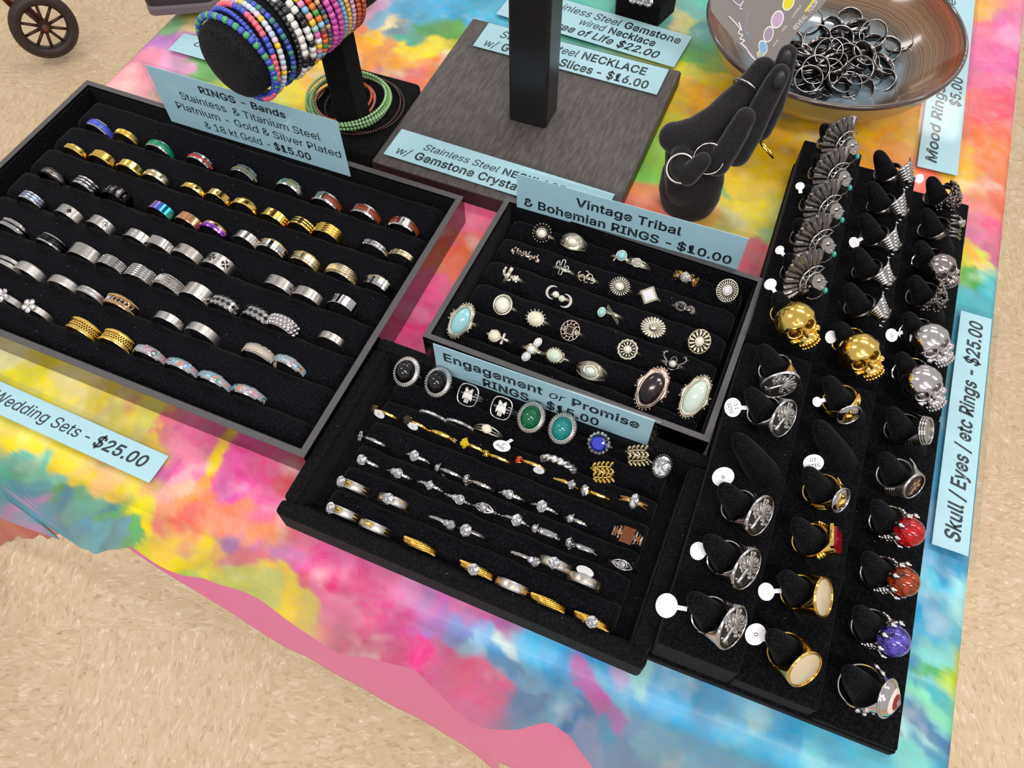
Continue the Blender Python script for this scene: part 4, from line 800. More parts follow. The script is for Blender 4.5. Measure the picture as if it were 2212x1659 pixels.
for ri, (rk, L) in enumerate(BIGR):
    for k, (px, py, desc, s) in enumerate(L):
        R = s['R']*.001; P = at(px, py, .029); q = TBi@Vector(P)
        rn = random.Random(px)
        M = TB@T(q.x, q.y, .029-R)@RZ(rn.uniform(-3, 3))@RX(rn.uniform(-4, 4))
        r = thing('band_ring', f"{desc}, {ORD[k]} from left in {ROWN[ri]} row of large tray", 'ring', M, 'metal bands in the large ring tray')
        if 'pic' in s: picture_band(r, R, s['pic']); continue
        w_ = s['w']*.001; band(r, R, w_, kind=s['kind'], m=s['m'])
        if 'inlay' in s: patch(r, R, -w_*.33, w_*.33, -100, 100, s['inlay'], 'inlay', 36)
        if 'gems' in s: gems_row(r, R-.0002, s['gems'], 24, -80, 80, .0009)
        for (m, a0, a1) in s.get('panels', []): patch(r, R, -w_*.3, w_*.3, a0, a1, m, 'inlay_panel', 14)
        if 'sym' in s: symbols(r, R, s['sym'], s.get('symm', DKRE), k=s.get('symk', 1)*(1.0 if 'inlay' in s or 'symm' in s or len(s['sym']) > 4 else 1.45))
        if 'twist' in s: twist_texture(r, R, w_*.8, s['twist'], 24)
        if 'fac' in s: symbols(r, R, [('line', a, 0) for a in range(-60, 61, 20)], s['fac'], 'facets', .6)
        if 'stripes' in s:
            n = s['stripes']
            for i in range(n):
                y = (i-(n-1)/2)*w_/(n+1); patch(r, R-.0001, y-w_*.06, y+w_*.06, -100, 100, s.get('stripem', BLKM), 'stripe', 32, .0001)
        if 'line' in s: patch(r, R, w_*.28, w_*.38, -100, 100, s['line'], 'edge_line', 32)
        if 'chain' in s:
            symbols(r, R, [('diamond', a, 0) for a in range(-70, 71, 20)], DKRE, 'openings', 1.35); symbols(r, R+.0001, [('dot', a, y) for a in range(-80, 81, 20) for y in (-4.0, 4.0)], DKRE, 'edge_notches', 1.6)
        if 'weave' in s:
            b = MB()
            for i in range(11):
                for j in range(3):
                    a = math.radians(-75+i*15+(7 if j == 1 else 0)); y = (j-1)*.0030; b.ball((R*math.sin(a), y, R*math.cos(a)), .00145, 10, sc=(1.1, 1.0, 1.0))
            b.obj('cells', CHR, r)
        if 'rope' in s:
            gems_row(r, R+.0001, PALE, 30, -85, 85, .0008, 2, .0056, 'beaded_edges'); symbols(r, R-.0003, [('dot', a, 0) for a in range(-76, 77, 15)], DKRE, 'openings', 2.2); twist_texture(r, R-.0004, w_*.45, SIL, 11, -82, 68, .12, .0005)
        if 'fil' in s:
            symbols(r, R-.0005, [('hex', a+(4 if y == 0 else 0), y) for a in range(-84, 85, 9) for y in (-1.5, 0, 1.5)], DKRE, 'openings', 1.0)
            gems_row(r, R-.0004, GOLD, 44, -88, 88, .00055, 2, .0015, 'filigree_beads'); gems_row(r, R, GOLD, 40, -88, 88, .0005, 2, .0072, 'milled_edge')
        if 'flower' in s:
            petals(r, hframe(R, 0, 18), .0002, .0052, 5, .0042, s['flower'], z=.0006, h=.0005); MB().ball((0, 0, .0012), .0012, 10).obj('flower_centre', s['flower'], r, hframe(R, 0, 18))

# ------------------------------------------------------------------ vintage rings
def saddle(r, R, m, stone, M):
    """broad top band with beaded edges and an oval stone"""
    b = MB(); n = 24; V = []
    for i in range(n+1):
        a = math.radians(-80+160*i/n); w_ = .0018+.0042*math.cos(a)**2
        for y in (-w_, -w_*.5, 0, w_*.5, w_): rr = R+.0012*(1-(y/w_)**2)+.0002; V.append((rr*math.sin(a), y, rr*math.cos(a)))
    F = [(i*5+j, i*5+j+1, (i+1)*5+j+1, (i+1)*5+j) for i in range(n) for j in range(4)]
    b.add(V, F).obj('saddle', m, r); b2 = MB()
    for i in range(19):
        a = math.radians(-72+144*i/18); w_ = .0018+.0042*math.cos(a)**2
        for s_ in (-1, 1): b2.ball(((R+.0004)*math.sin(a), s_*w_, (R+.0004)*math.cos(a)), .00062, 6)
    b2.obj('bead_border', m, r); bezel(r, M, .0040, .0030, .0006, .0016, m); bezel(r, M, .0033, .0025, .0004, .0020, m); cab(r, M, .0030, .0023, .0016, stone, .0013)
def side_beads(r, M, rx, ry, m, z=.0012, rb=.0007):
    b = MB()
    for a0 in (90, 270):
        for k in range(-3, 4):
            a = math.radians(a0+k*13); b.ball((rx*math.cos(a), ry*math.sin(a), z), rb, 7)
    for a0 in (0, 180):
        for k in (-1, 0, 1):
            a = math.radians(a0+k*14); b.ball((rx*1.12*math.cos(a), ry*math.sin(a), z), rb, 7)
    b.obj('bead_border', m, r, M)
def long_oval(r, M, stone, m, L=.0098, W=.0052):
    b = MB(); n = 48; V = []
    for (q, z) in ((.0, .0), (1.0, .0), (1.0, .0012), (.86, .0019), (.72, .0014), (0, .0012)):
        for k in range(n):
            a = 2*math.pi*k/n; lob = 1+.10*math.cos(2*a)**4*(abs(math.cos(a)) > .7)+.05*math.cos(8*a)
            V.append((W*1.28*q*lob*math.cos(a), L*1.18*q*(1+.02*math.cos(8*a))*math.sin(a), z))
    F = [(i*n+k, i*n+(k+1) % n, (i+1)*n+(k+1) % n, (i+1)*n+k) for i in range(5) for k in range(n)]
    b.add(V, F).obj('scalloped_frame', m, r, M); bezel(r, M, W*.98, L*.98, .0006, .0018, m); bezel(r, M, W*1.12, L*1.08, .0003, .0017, m)
    cab(r, M, W*.9, L*.9, .0026, stone, .0013); side_beads(r, M, W*1.28, L*1.2, m, .0013)
def curve2(r, M, pts, rad, m, name, z=.0010, closed=False):
    return MB().tube([(x*.001, y*.001, z) for x, y in pts], rad, 7, closed=closed).obj(name, m, r, M)
def cactus(r, M, m, outline=False):
    if outline:
        P = arc(0, 4.6, 1.1, 0, 180, 6)+[(-1.1, 1.6), (-2.2, 1.6)]+arc(-3.2, 3.0, .8, 0, 180, 5)+[(-4.2, 1.2), (-3.4, .1), (-1.1, .1), (-1.1, -4.2), (1.1, -4.2), (1.1, -1.6), (3.4, -1.4), (4.2, -.3)]+arc(3.2, 1.6, .9, 0, 180, 5)[::1]+[(2.2, .2), (1.1, .2)]
        return curve2(r, M, [(x*.95, y*.95) for x, y in P], .00045, m, 'cactus_outline', closed=True)
    b = MB()
    for dx in (-.7, 0, .7): b.tube([(dx*.001, -.0055, .0012), (dx*.001, .0055, .0014)], .00055, 6)
    for q in ([(-3.8, 4), (-4, 1), (-2.5, -1), (0, -1.2)], [(-3.1, 4), (-3.2, 1.4), (-2, -.2), (0, -.4)], [(0, -3), (2, -2.8), (3, -1.6)], [(0, -2.2), (2, -2.0), (3, -.9)]): b.tube([(x*.001, y*.001, .0012) for x, y in q], .00055, 6)
    return b.obj('cactus', m, r, M)
def vhead(kind, r, R, M):
    A = ANT
    if kind == 'beadround': plate(r, M, .0045, .0045, DKRE); beadring(r, M, .0058, .0058, .0008, .0012, 18, A); beadring(r, M, .0040, .0040, .0005, .0016, 16, A); bezel(r, M, .0030, .0028, .0005, .0018, A); cab(r, M, .0026, .0023, .0016, PEARL)
    elif kind == 'saddle': saddle(r, R, A, PEARL, M)
    elif kind == 'saddleop': saddle(r, R, A, OPAL, M)
    elif kind == 'turqmoon':
        bezel(r, M@T(0, .001, 0), .0031, .0031, .0005, .0014, A); cab(r, M@T(0, .001, 0), .0029, .0029, .0024, LARI)
        curve2(r, M@T(-.001, -.0035, 0), arc(0, 0, 2.8, 20, 190), .0005, A, 'crescent', .0006); beadring(r, M@T(0, .001, 0), .0034, .0034, .0004, .001, 16, A)
    elif kind == 'openoval':
        bezel(r, M, .0030, .0026, .0005, .0012, A); cab(r, M, .0028, .0024, .0010, mat('grey_stone', '#9c9790', .2))
        for s_ in (-1, 1): MB().tube([((R+.0002)*math.sin(math.radians(a)), s_*.0022*math.cos(math.radians(a*1.1)), (R+.0002)*math.cos(math.radians(a))) for a in range(-80, 81, 10)], .0006, 6).obj('split_band', A, r)
    elif kind == 'goldleaf':
        b = MB(); rn = random.Random(5)
        for k in range(60):
            a = rn.uniform(-62, 62); y = rn.uniform(-.0036, .0036); q = math.radians(a); b.ball((R*math.sin(q), y, R*math.cos(q)+.0006), rn.uniform(.0006, .0012), 6)
        b.obj('leaf_clusters', GOLD, r); brill(r, M, .0033, CRYD, .0012); prongs(r, M, .0032, .0028, GOLD)
        for a in (-32, 32): brill(r, hframe(R, a), .0014, mat('pink_crystal', '#c8a0a4', .1, .6), .0008, name='side_stone')
    elif kind == 'sunburst': plate(r, M, .0058, .0065, DKRE); petals(r, M, .0028, .0063, 26, .0012, A, 1.1); bezel(r, M, .0062, .0069, .0004, .0008, A, 'rim_wire'); bezel(r, M, .0026, .0030, .0005, .0016, A); cab(r, M, .0024, .0028, .0018, WHITEH)
    elif kind == 'sunround': plate(r, M, .0060, .0056, DKRE); petals(r, M, .0024, .0065, 24, .0013, A, .92); bezel(r, M, .0024, .0022, .0005, .0016, A); cab(r, M, .0022, .0020, .0017, PEARL)
    elif kind == 'twigs':
        b = MB(); rn = random.Random(2)
        for k in range(9):
            x = -.0075+k*.0019; b.tube([(x, rn.uniform(-.002, .0005), .0003), (x+.0012, rn.uniform(0, .003), .0014)], .00045, 5); b.ball((x+.0005, rn.uniform(-.002, .003), .001), .0010, 7, sc=(1, 1, .6))
        b.obj('twigs', PINKM, r, M); MB().ball((.0085, -.001, -.002), .0019, 8, sc=(1, 1, .5)).ball((-.0085, 0, -.002), .0017, 8, sc=(1, 1, .5)).obj('blossoms', PINKM, r, M)
    elif kind == 'cactusout': cactus(r, M, SIL, True)
    elif kind == 'filigree':
        b = MB()
        for (cx, cy, q, a0, a1) in ((-3, -1, 1.8, 0, 300), (-1.2, 2, 1.7, 200, 480), (1.5, .8, 1.9, -60, 230), (3.6, -.8, 1.7, -120, 150), (.2, -1.7, 1.4, 60, 330), (-4.6, 1.0, 1.2, 90, 330)): b.tube([(x*.001, y*.001, .0008) for x, y in arc(cx, cy, q, a0, a1, 12)], .0004, 6)
        b.obj('scrollwork', PINKM, r, M)
    elif kind == 'square':
        Q = M@RZ(38); MB().box(-.0043, .0043, -.0043, .0043, 0, .0014).obj('bezel', A, r, Q); b = MB()
        for k in range(9):
            t_ = (-1+k/4)*.0038
            for x, y in ((t_, .0038), (t_, -.0038), (.0038, t_), (-.0038, t_)): b.ball((x, y, .0016), .00045, 6)
        b.obj('bead_border', A, r, Q); MB().prism([(-.003, -.003), (.003, -.003), (.003, .003), (-.003, .003)], .0012, .0030, bev=.0006).obj('stone', WHITEH, r, Q)
    elif kind == 'wave':
        curve2(r, M, arc(-1.8, 0, 2.6, -150, 200, 14, 1.3), .0005, DARK, 'wave_wire'); curve2(r, M, arc(4.2, -.6, 1.7, 180, -90, 10), .0006, DARK, 'wave_wire'); curve2(r, M, arc(4.2, -.6, 2.6, 170, -60, 10), .0004, DARK, 'wave_wire'); bezel(r, M@T(-.0018, 0, 0), .0021, .0019, .0004, .0012, DARK); cab(r, M@T(-.0018, 0, 0), .0019, .0017, .0013, ONYX)
    elif kind == 'cactusflower': cactus(r, M@T(-.0015, 0, 0)@RZ(-12), A); petals(r, M@T(.0038, -.0005, 0), .0003, .0024, 5, .0020, A); cab(r, M@T(.0038, -.0005, 0), .0012, .0012, .0010, PEARL)
    elif kind == 'moons':
        for s_ in (-1, 1):
            Q = M@T(s_*.0046, -s_*.0012, 0)@RZ(0 if s_ > 0 else 180)
            P = arc(0, 0, 4.2, -115, 115, 18)+arc(-1.0, 0, 3.6, 100, -100, 16); MB().prism([(x*.001, y*.001) for x, y in P], .0004, .0013).obj('crescent', SAT, r, Q)
            bezel(r, M@T(s_*.0022, -s_*.0006, 0), .0018, .0017, .0004, .0014, A); cab(r, M@T(s_*.0022, -s_*.0006, 0), .0016, .0015, .0013, PEARL if s_ < 0 else OPAL)
    elif kind == 'tearbeads':
        bezel(r, M@T(-.0048, -.0012, 0), .0022, .0028, .0004, .0012, A); cab(r, M@T(-.0048, -.0012, 0), .0020, .0026, .0016, LARI)
        b = MB()
        for k in range(11):
            for s_ in (-1, 0, 1): b.ball((-.0025+k*.0009, .0030-k*.00072+s_*.0009, .0012-k*.00004), .00052, 6)
        b.obj('bead_bar', A, r, M)
    elif kind == 'bigflower': petals(r, M, .0022, .0078, 22, .0019, A, .82, h=.0010); plate(r, M, .0065, .0053, DKRE, z0=-.0002); MB().ball((0, 0, .0008), 1, 20, sc=(.0028, .0024, .0016), lo=0).obj('flower_centre', A, r, M); beadring(r, M, .0018, .0015, .0003, .0020, 14, A, 'seed_beads')
    elif kind == 'sunovalr': plate(r, M, .0058, .0066, DKRE); petals(r, M, .0026, .0062, 14, .0021, PALE, 1.12, h=.0010); bezel(r, M, .0061, .0070, .0005, .0006, PALE, 'scallop_rim'); beadring(r, M, .0063, .0071, .00055, .0008, 22, A); bezel(r, M, .0022, .0026, .0005, .0016, A); cab(r, M, .0020, .0024, .0017, PEARL)
    elif kind == 'ovalcream': plate(r, M, .0053, .0056, A); bezel(r, M, .0055, .0058, .0008, .0012, A, 'outer_rim'); bezel(r, M, .0042, .0046, .0005, .0018, A); cab(r, M, .0040, .0044, .0022, PEARL)
    elif kind == 'crown':
        bezel(r, M, .0047, .0040, .0007, .0012, A); cab(r, M, .0045, .0038, .0022, IVORY); b = MB()
        for k in range(16):
            a = 2*math.pi*k/16; L = 1.0 if math.sin(a) > -.4 else .5; b.tube([(.0048*math.cos(a), .0041*math.sin(a), .001), (.0048*math.cos(a)*(1+.2*L), .0041*math.sin(a)*(1+.25*L), .0012)], .0004, 5); b.ball((.0048*math.cos(a)*(1+.26*L), .0041*math.sin(a)*(1+.32*L), .0013), .0007, 7)
        b.obj('crown_points', A, r, M)
    elif kind == 'filsquare':
        b = MB()
        for k in range(12):
            a = 2*math.pi*k/12; b.tube([((.0042*math.cos(a)+.0011*math.cos(q)), (.0046*math.sin(a)+.0011*math.sin(q)), .0008) for q in [a+j*.6 for j in range(9)]], .00032, 5)
        b.ellring(.0055, .0060, .0003, .0006); b.obj('scrollwork', PINKM, r, M); MB().box(-.0023, .0023, -.0024, .0024, 0, .0016).obj('bezel', PINKM, r, M); MB().prism([(-.0018, -.002), (.0018, -.002), (.0018, .002), (-.0018, .002)], .001, .0024, bev=.0004).obj('stone', BROWNST, r, M)
    elif kind == 'concho': plate(r, M, .0052, .0052, DKRE); petals(r, M, .0022, .0047, 13, .0016, A); MB().tube([(.0056*(1+.045*math.cos(13*q))*math.cos(q), .0056*(1+.045*math.cos(13*q))*math.sin(q), .0009) for q in [2*math.pi*k/78 for k in range(78)]], .0004, 6, closed=True).obj('scallop_rim', A, r, M); MB().tube([(.0050*(1+.045*math.cos(13*q))*math.cos(q), .0050*(1+.045*math.cos(13*q))*math.sin(q), .0010) for q in [2*math.pi*k/78 for k in range(78)]], .0003, 6, closed=True).obj('scallop_rim', A, r, M); bezel(r, M, .0021, .0021, .0004, .0014, A); cab(r, M, .0019, .0019, .0017, PEARL)
    elif kind == 'horns':
        for s_ in (-1, 1):
            P = [(s_*2.0, -3), (s_*3.6, -1.5), (s_*4.0, 1), (s_*6.0, 2.5), (s_*6.8, 4.6), (s_*5.6, 5.8), (s_*4.4, 5.2)]; curve2(r, M, P, .0007, DARK, 'horn'); curve2(r, M, [(s_*2.6, -1), (s_*1.4, 3.2), (0, 4.4)], .0004, DARK, 'frame_wire')
            b = MB()
            for x, y in P[1:]: b.ball((x*.001+s_*.0008, y*.001, .0012), .0006, 6)
            b.obj('bead_border', DARK, r, M)
        bezel(r, M, .0020, .0020, .0004, .0012, DARK); cab(r, M, .0018, .0018, .0014, OPAL); curve2(r, M, [(-2, -3), (0, -3.6), (2, -3)], .0007, DARK, 'frame_wire')
    elif kind == 'turqlong': long_oval(r, M@RZ(-16), LARI, A)
    elif kind == 'leafy': bezel(r, M@T(-.0008, 0, 0), .0033, .0033, .0006, .0012, A); beadring(r, M@T(-.0008, 0, 0), .0036, .0036, .0004, .0009, 18, A); cab(r, M@T(-.0008, 0, 0), .0030, .0030, .0022, IVORY); petals(r, hframe(R, 28), 0, .0042, 4, .0022, PINKM, name='leaves'); petals(r, hframe(R, -26), 0, .0036, 4, .0020, PALE, name='leaves')
    elif kind == 'three':
        plate(r, M, .0038, .0034, PALE, name='bezel')
        for (x, y, a, b_) in ((0, 0, .0022, .0022), (.0021, .0050, .0019, .0027), (-.0016, -.0050, .0022, .0028)): bezel(r, M@T(x, y, 0)@RZ(-20), a, b_, .0005, .0012, A); cab(r, M@T(x, y, 0)@RZ(-20), a*.92, b_*.92, .0015, WHITEH)
    elif kind == 'greenoval': bezel(r, M, .0040, .0034, .0006, .0014, A); cab(r, M, .0038, .0032, .0020, GRNP); beadring(r, M, .0048, .0042, .0008, .0011, 18, A); petals(r, hframe(R, 38), 0, .004, 3, .0016, A, name='shoulder')
    elif kind == 'blacklong': long_oval(r, M@RZ(-12), BROWNST, PINKM, .0112, .0062)
    elif kind == 'whitelong': long_oval(r, M@RZ(-10), OPAL, A, .0112, .0056)
VINR = [
 [(1171, 504, 'beadround', 'round beaded ring with pearl centre', 9.5), (1237, 522, 'saddle', 'broad saddle ring with oval pearl', 9.8), (1342, 556, 'turqmoon', 'pale blue ball over silver crescent ring', 9.6), (1376, 568, 'openoval', 'split-band ring with grey oval', 9.8), (1481, 600, 'goldleaf', 'gold leafy ring with clear crystal', 9.8), (1571, 628, 'sunburst', 'oval fluted ring with white stone', 9.6)],
 [(1133, 550, 'twigs', 'open twig and blossom ring', 9.5), (1214, 580, 'cactusout', 'cactus outline ring', 9.0), (1268, 600, 'filigree', 'open scrollwork ring', 9.3), (1339, 619, 'sunround', 'round fluted ring with pearl', 9.2), (1402, 638, 'square', 'diamond-set square white stone ring', 9.2), (1477, 664, 'wave', 'dark wave ring with black bead', 9.6)],
 [(1103, 597, 'cactusflower', 'solid cactus and flower ring', 9.2), (1208, 641, 'moons', 'double crescent moon ring', 9.4), (1318, 676, 'tearbeads', 'blue teardrop and bead-bar ring', 9.6), (1411, 708, 'bigflower', 'large sunflower ring', 9.4), (1511, 738, 'sunovalr', 'scalloped concho ring with pearl', 9.4)],
 [(1087, 659, 'ovalcream', 'smooth oval ring with cream pearl', 9.6), (1158, 689, 'crown', 'ivory oval ring with crown points', 9.4), (1232, 714, 'filsquare', 'scrollwork square ring with dark stone', 9.4), (1356, 755, 'concho', 'scalloped round flower ring with pearl', 9.4), (1453, 786, 'horns', 'open horned ring with opal bead', 9.4)],
 [(997, 693, 'turqlong', 'long oval ring with sky-blue stone', 9.8), (1072, 727, 'leafy', 'ivory ring with leaf shoulders', 9.4), (1149, 755, 'three', 'three white stones ring', 9.4), (1199, 768, 'greenoval', 'pale green oval beaded ring', 9.4), (1276, 801, 'saddleop', 'broad saddle ring with opal', 9.8), (1408, 839, 'blacklong', 'long oval ring with dark stone', 9.8), (1501, 857, 'whitelong', 'long oval ring with milky stone', 9.8)]]
VROW = ['back', 'second', 'middle', 'fourth', 'front']
TVi = TVN.inverted()
LONGV = ('turqlong', 'blacklong', 'whitelong')
for ri, L in enumerate(VINR):
    for k, (px, py, kind, desc, R) in enumerate(L):
        R *= .001; zt = .0325 if kind in LONGV else .0295; tl = 34 if kind in LONGV else 26
        P = at(px, py, zt); q = TVi@Vector(P); t_ = math.radians(tl)
        M = TVN@T(q.x, q.y+R*math.sin(t_), zt-R*math.cos(t_))@RX(tl)
        r = thing('vintage_ring', f"{desc}, {ORD[k]} from left in {VROW[ri]} row of vintage tray", 'ring', M, 'vintage rings in the small grey-rimmed tray')
        band(r, R, .0026 if kind != 'whitelong' else .0042, .0011, 'dome', ANT, 40)
        vhead(kind, r, R, hframe(R, 0, 8)@Matrix.Scale(1.14, 4))

# ------------------------------------------------------------------ engagement and other rings in the velvet tray
def twisted_head(r, R, m, stone, a, sr, kind):
    Q = hframe(R, a, 12)
    if kind == 'round': prongs(r, Q, sr, .0022, m); brill(r, Q, sr, stone, .0010)
    elif kind == 'square': brill(r, Q, sr*1.05, stone, .0010, n=4); prongs(r, Q, sr, .0022, m, off=0)
    elif kind == 'cluster':
        for k in range(6): brill(r, Q@T(sr*.8*math.cos(k*1.047), sr*.8*math.sin(k*1.047), 0), sr*.45, stone, .0008, name='side_stone')
        brill(r, Q, sr*.5, stone, .0012)
    elif kind == 'two': brill(r, Q, sr, stone, .001); brill(r, hframe(R, a-16, 10), sr*.75, stone, .0006, name='side_stone'); bezel(r, Q, sr, sr, .0003, .0014, m)
    elif kind == 'heart': brill(r, Q, sr*1.0, stone, .001, sx=.95, sy=1.15, n=7); prongs(r, Q, sr, .0022, m, 5)
    elif kind == 'eye':
        for s_ in (-1, 1): MB().tube([((R+.0001)*math.sin(math.radians(x)), s_*.0026*max(0, math.cos(math.radians((x-a)*2.2))), (R+.0001)*math.cos(math.radians(x))) for x in range(int(a-42), int(a+43), 6)], .0004, 6).obj('eye_wire', m, r)
        brill(r, Q, sr*.75, stone, .0006); bezel(r, Q, sr*.8, sr*.8, .0003, .0009, m)
    elif kind == 'vee':
        curve2(r, Q, [(-2.2, -1.6), (-.6, -2.4), (.4, -.4), (1.2, 3.0), (-.9, 1.2), (-2.2, -1.6)], .0004, m, 'vee_wire'); brill(r, Q, sr*.8, stone, .0008)
def solitaire(r, R, m=SIL, stone=CRYD, ang=0, sr=.0024, kind='round', w_=.0021, tex=None):
    sr *= 1.12; w_ *= 1.1
    band(r, R, w_, .0011, 'dome', m, 40); twisted_head(r, R, m, stone, ang, sr, kind)
    if tex: twist_texture(r, R, w_, tex, 20, -85, 85, .5, .0004)
def rope_oval(r, R, stone):
    Q = hframe(R, 0, 2)@Matrix.Scale(1.12, 4); band(r, R, .0022, .0011, 'dome', SIL, 40)
    MB().lathe([(.55, 0), (1, .0), (1.0, .0010), (.8, .0022), (.55, .0026)], 40, axis='Z', closed=False, sx=.0080, sy=.0092).obj('stepped_bezel', SAT, r, Q)
    b = MB(); n = 34
    for k in range(n):
        a = 2*math.pi*k/n; b.tube([(.0080*math.cos(a), .0092*math.sin(a), .0004), (.0070*math.cos(a+.05), .0082*math.sin(a+.05), .0019)], .0004, 5)
    b.obj('rope_border', SIL, r, Q); bezel(r, Q, .0058, .0070, .0005, .0026, SAT); cab(r, Q, .0058, .0070, .0066, stone, .0022)
def hamsa(r, R):
    Q = hframe(R, 0, 16)@Matrix.Scale(1.1, 4)
    P = [(6.0*math.copysign(abs(math.cos(q))**.7, math.cos(q)), 6.4*math.copysign(abs(math.sin(q))**.7, math.sin(q))) for q in [2*math.pi*k/40 for k in range(40)]]
    curve2(r, Q, P, .0005, SIL, 'round_frame', closed=True)
    H = [(-1.5, -5.2), (1.3, -5.2), (1.6, -2), (3.0, -3.6), (3.3, -1.2), (2.6, 1.4), (2.9, 3.4), (2.2, 4.8), (1.1, 4.3), (0, 3.2), (-1.1, 4.3), (-2.2, 4.8), (-2.9, 3.4), (-2.6, 1.4), (-3.3, -1.2), (-3.0, -3.6), (-1.6, -2)]
    MB().prism([(x*.001*.9, y*.001*.9) for x, y in H], .0004, .0012).obj('hand_motif', SAT, r, Q)
    b = MB()
    for x in (-.9, -.3, .3, .9): b.box(x*.001-.0001, x*.001+.0001, -.0045, -.0016, .0011, .0013)
    b.ellring(.0011, .0011, .00014, .0012, 0, 16, T(.0013, .0025, 0)); b.ellring(.0011, .0011, .00014, .0012, 0, 16, T(-.0013, .0025, 0)); b.obj('engraving', DKRE, r, Q)
    for s_ in (-1, 1): MB().tube([((R+.0001)*math.sin(math.radians(x)), s_*.0020*math.cos(math.radians(x)), (R+.0001)*math.cos(math.radians(x))) for x in range(20, 84, 8)], .0005, 6).obj('split_band', SIL, r)
    band(r, R, .0016, .001, 'dome', SIL, 40)
def leafsprig(r, R, m, big=True):
    Q = hframe(R, 0, 12); b = MB(); lf = MB()
    for s_, off in ((1, 2.6), (-1, -2.9)):
        for k in range(5):
            t_ = k/4; x = (-5.2+10.4*t_); y = off+s_*(.6*math.sin(t_*3)); 
            if k < 4: b.tube([(x*.001, y*.001, .001), ((x+2.6)*.001, (off+s_*.6*math.sin((t_+.25)*3))*.001, .001)], .0005, 6)
            for q in (-1, 1):
                c = ((x+.8)*.001, (y+q*1.9)*.001, .0012); ca = math.radians(55*q); V = []
                lf.add([(c[0]+.0017*math.cos(j*.785)*math.cos(ca)-.0009*math.sin(j*.785)*math.sin(ca), c[1]+.0017*math.cos(j*.785)*math.sin(ca)+.0009*math.sin(j*.785)*math.cos(ca), c[2]) for j in range(8)]+[(c[0], c[1], c[2]+.0006)], [(j, (j+1) % 8, 8) for j in range(8)], 0, None, False)
    b.obj('stem', m, r, Q@RZ(22)); lf.obj('leaves', m, r, Q@RZ(22)); band(r, R, .0018, .001, 'dome', m, 40)
def vtag(r, R, ang, txt='', r_=.0035, dy=-.004):
    return tag_part(r, hframe(R, ang)@T(0, dy, .0006)@RX(62), txt, r_, False)
def champagne(r, R):
    Q = hframe(R, 0, 18); band(r, R, .0035, .0012, 'dome', ROSE, 40)
    MB().prism([(-.0036, -.0048), (.0036, -.0048), (.0036, .0048), (-.0036, .0048)], .0012, .0040, bev=.0010).obj('stone', CHAMP, r, Q); prongs(r, Q, .0058, .0038, ROSE, 4, .0005, 53)
    for s_ in (-1, 1):
        for k, x in enumerate((30, 44, 58)):
            g_ = MB(); qa = math.radians(s_*x)
            for j in range(5): g_.ball((R*math.sin(qa), (j-2)*.0016*(1-.15*k), R*math.cos(qa)+.0006), .0009, 7)
            g_.obj('stone_row', CRYD if k != 1 else ROSE, r)
def VR(f, *a, **k): return lambda r, R: f(r, R, *a, **k)
def two_tone(r, R, stone=False, star=False, w_=.0052):
    band(r, R, w_, .0013, 'dome', SAT, 44)
    if star: symbols(r, R-.0001, [('pattee', a, y) for a, y in ((-60, .8), (-36, -.8), (-10, .6), (15, -.6), (40, .7), (62, -.6))], GOLD, 'star_motif', .55); patch(r, R-.0001, -w_*.4, w_*.4, 68, 100, GOLD, 'gold_shoulder', 8)
    else:
        for a0, a1 in ((-25, 5), (50, 95), (-95, -65)): patch(r, R-.0002, -w_*.22, w_*.34, a0, a1, GOLD, 'gold_inlay', 8)
    if stone: prongs(r, hframe(R, -22, 12), .0034, .0030, SIL); brill(r, hframe(R, -22, 12), .0036, CRYD, .0012)
def gold_twist(r, R, stone=None, w_=.0045):
    band(r, R, w_, .0012, 'dome', GOLD, 44); twist_texture(r, R, w_, GOLD, 22, -95, 95, .55, .00055)
    if stone is not None: prongs(r, hframe(R, stone, 12), .0032, .0030, GOLD); brill(r, hframe(R, stone, 12), .0035, CRYD, .0012)
def pave(r, R): band(r, R, .0020, .0011, 'dome', SAT, 40); gems_row(r, R, CRYD, 30, -72, 72, .00055, 2, .0010)
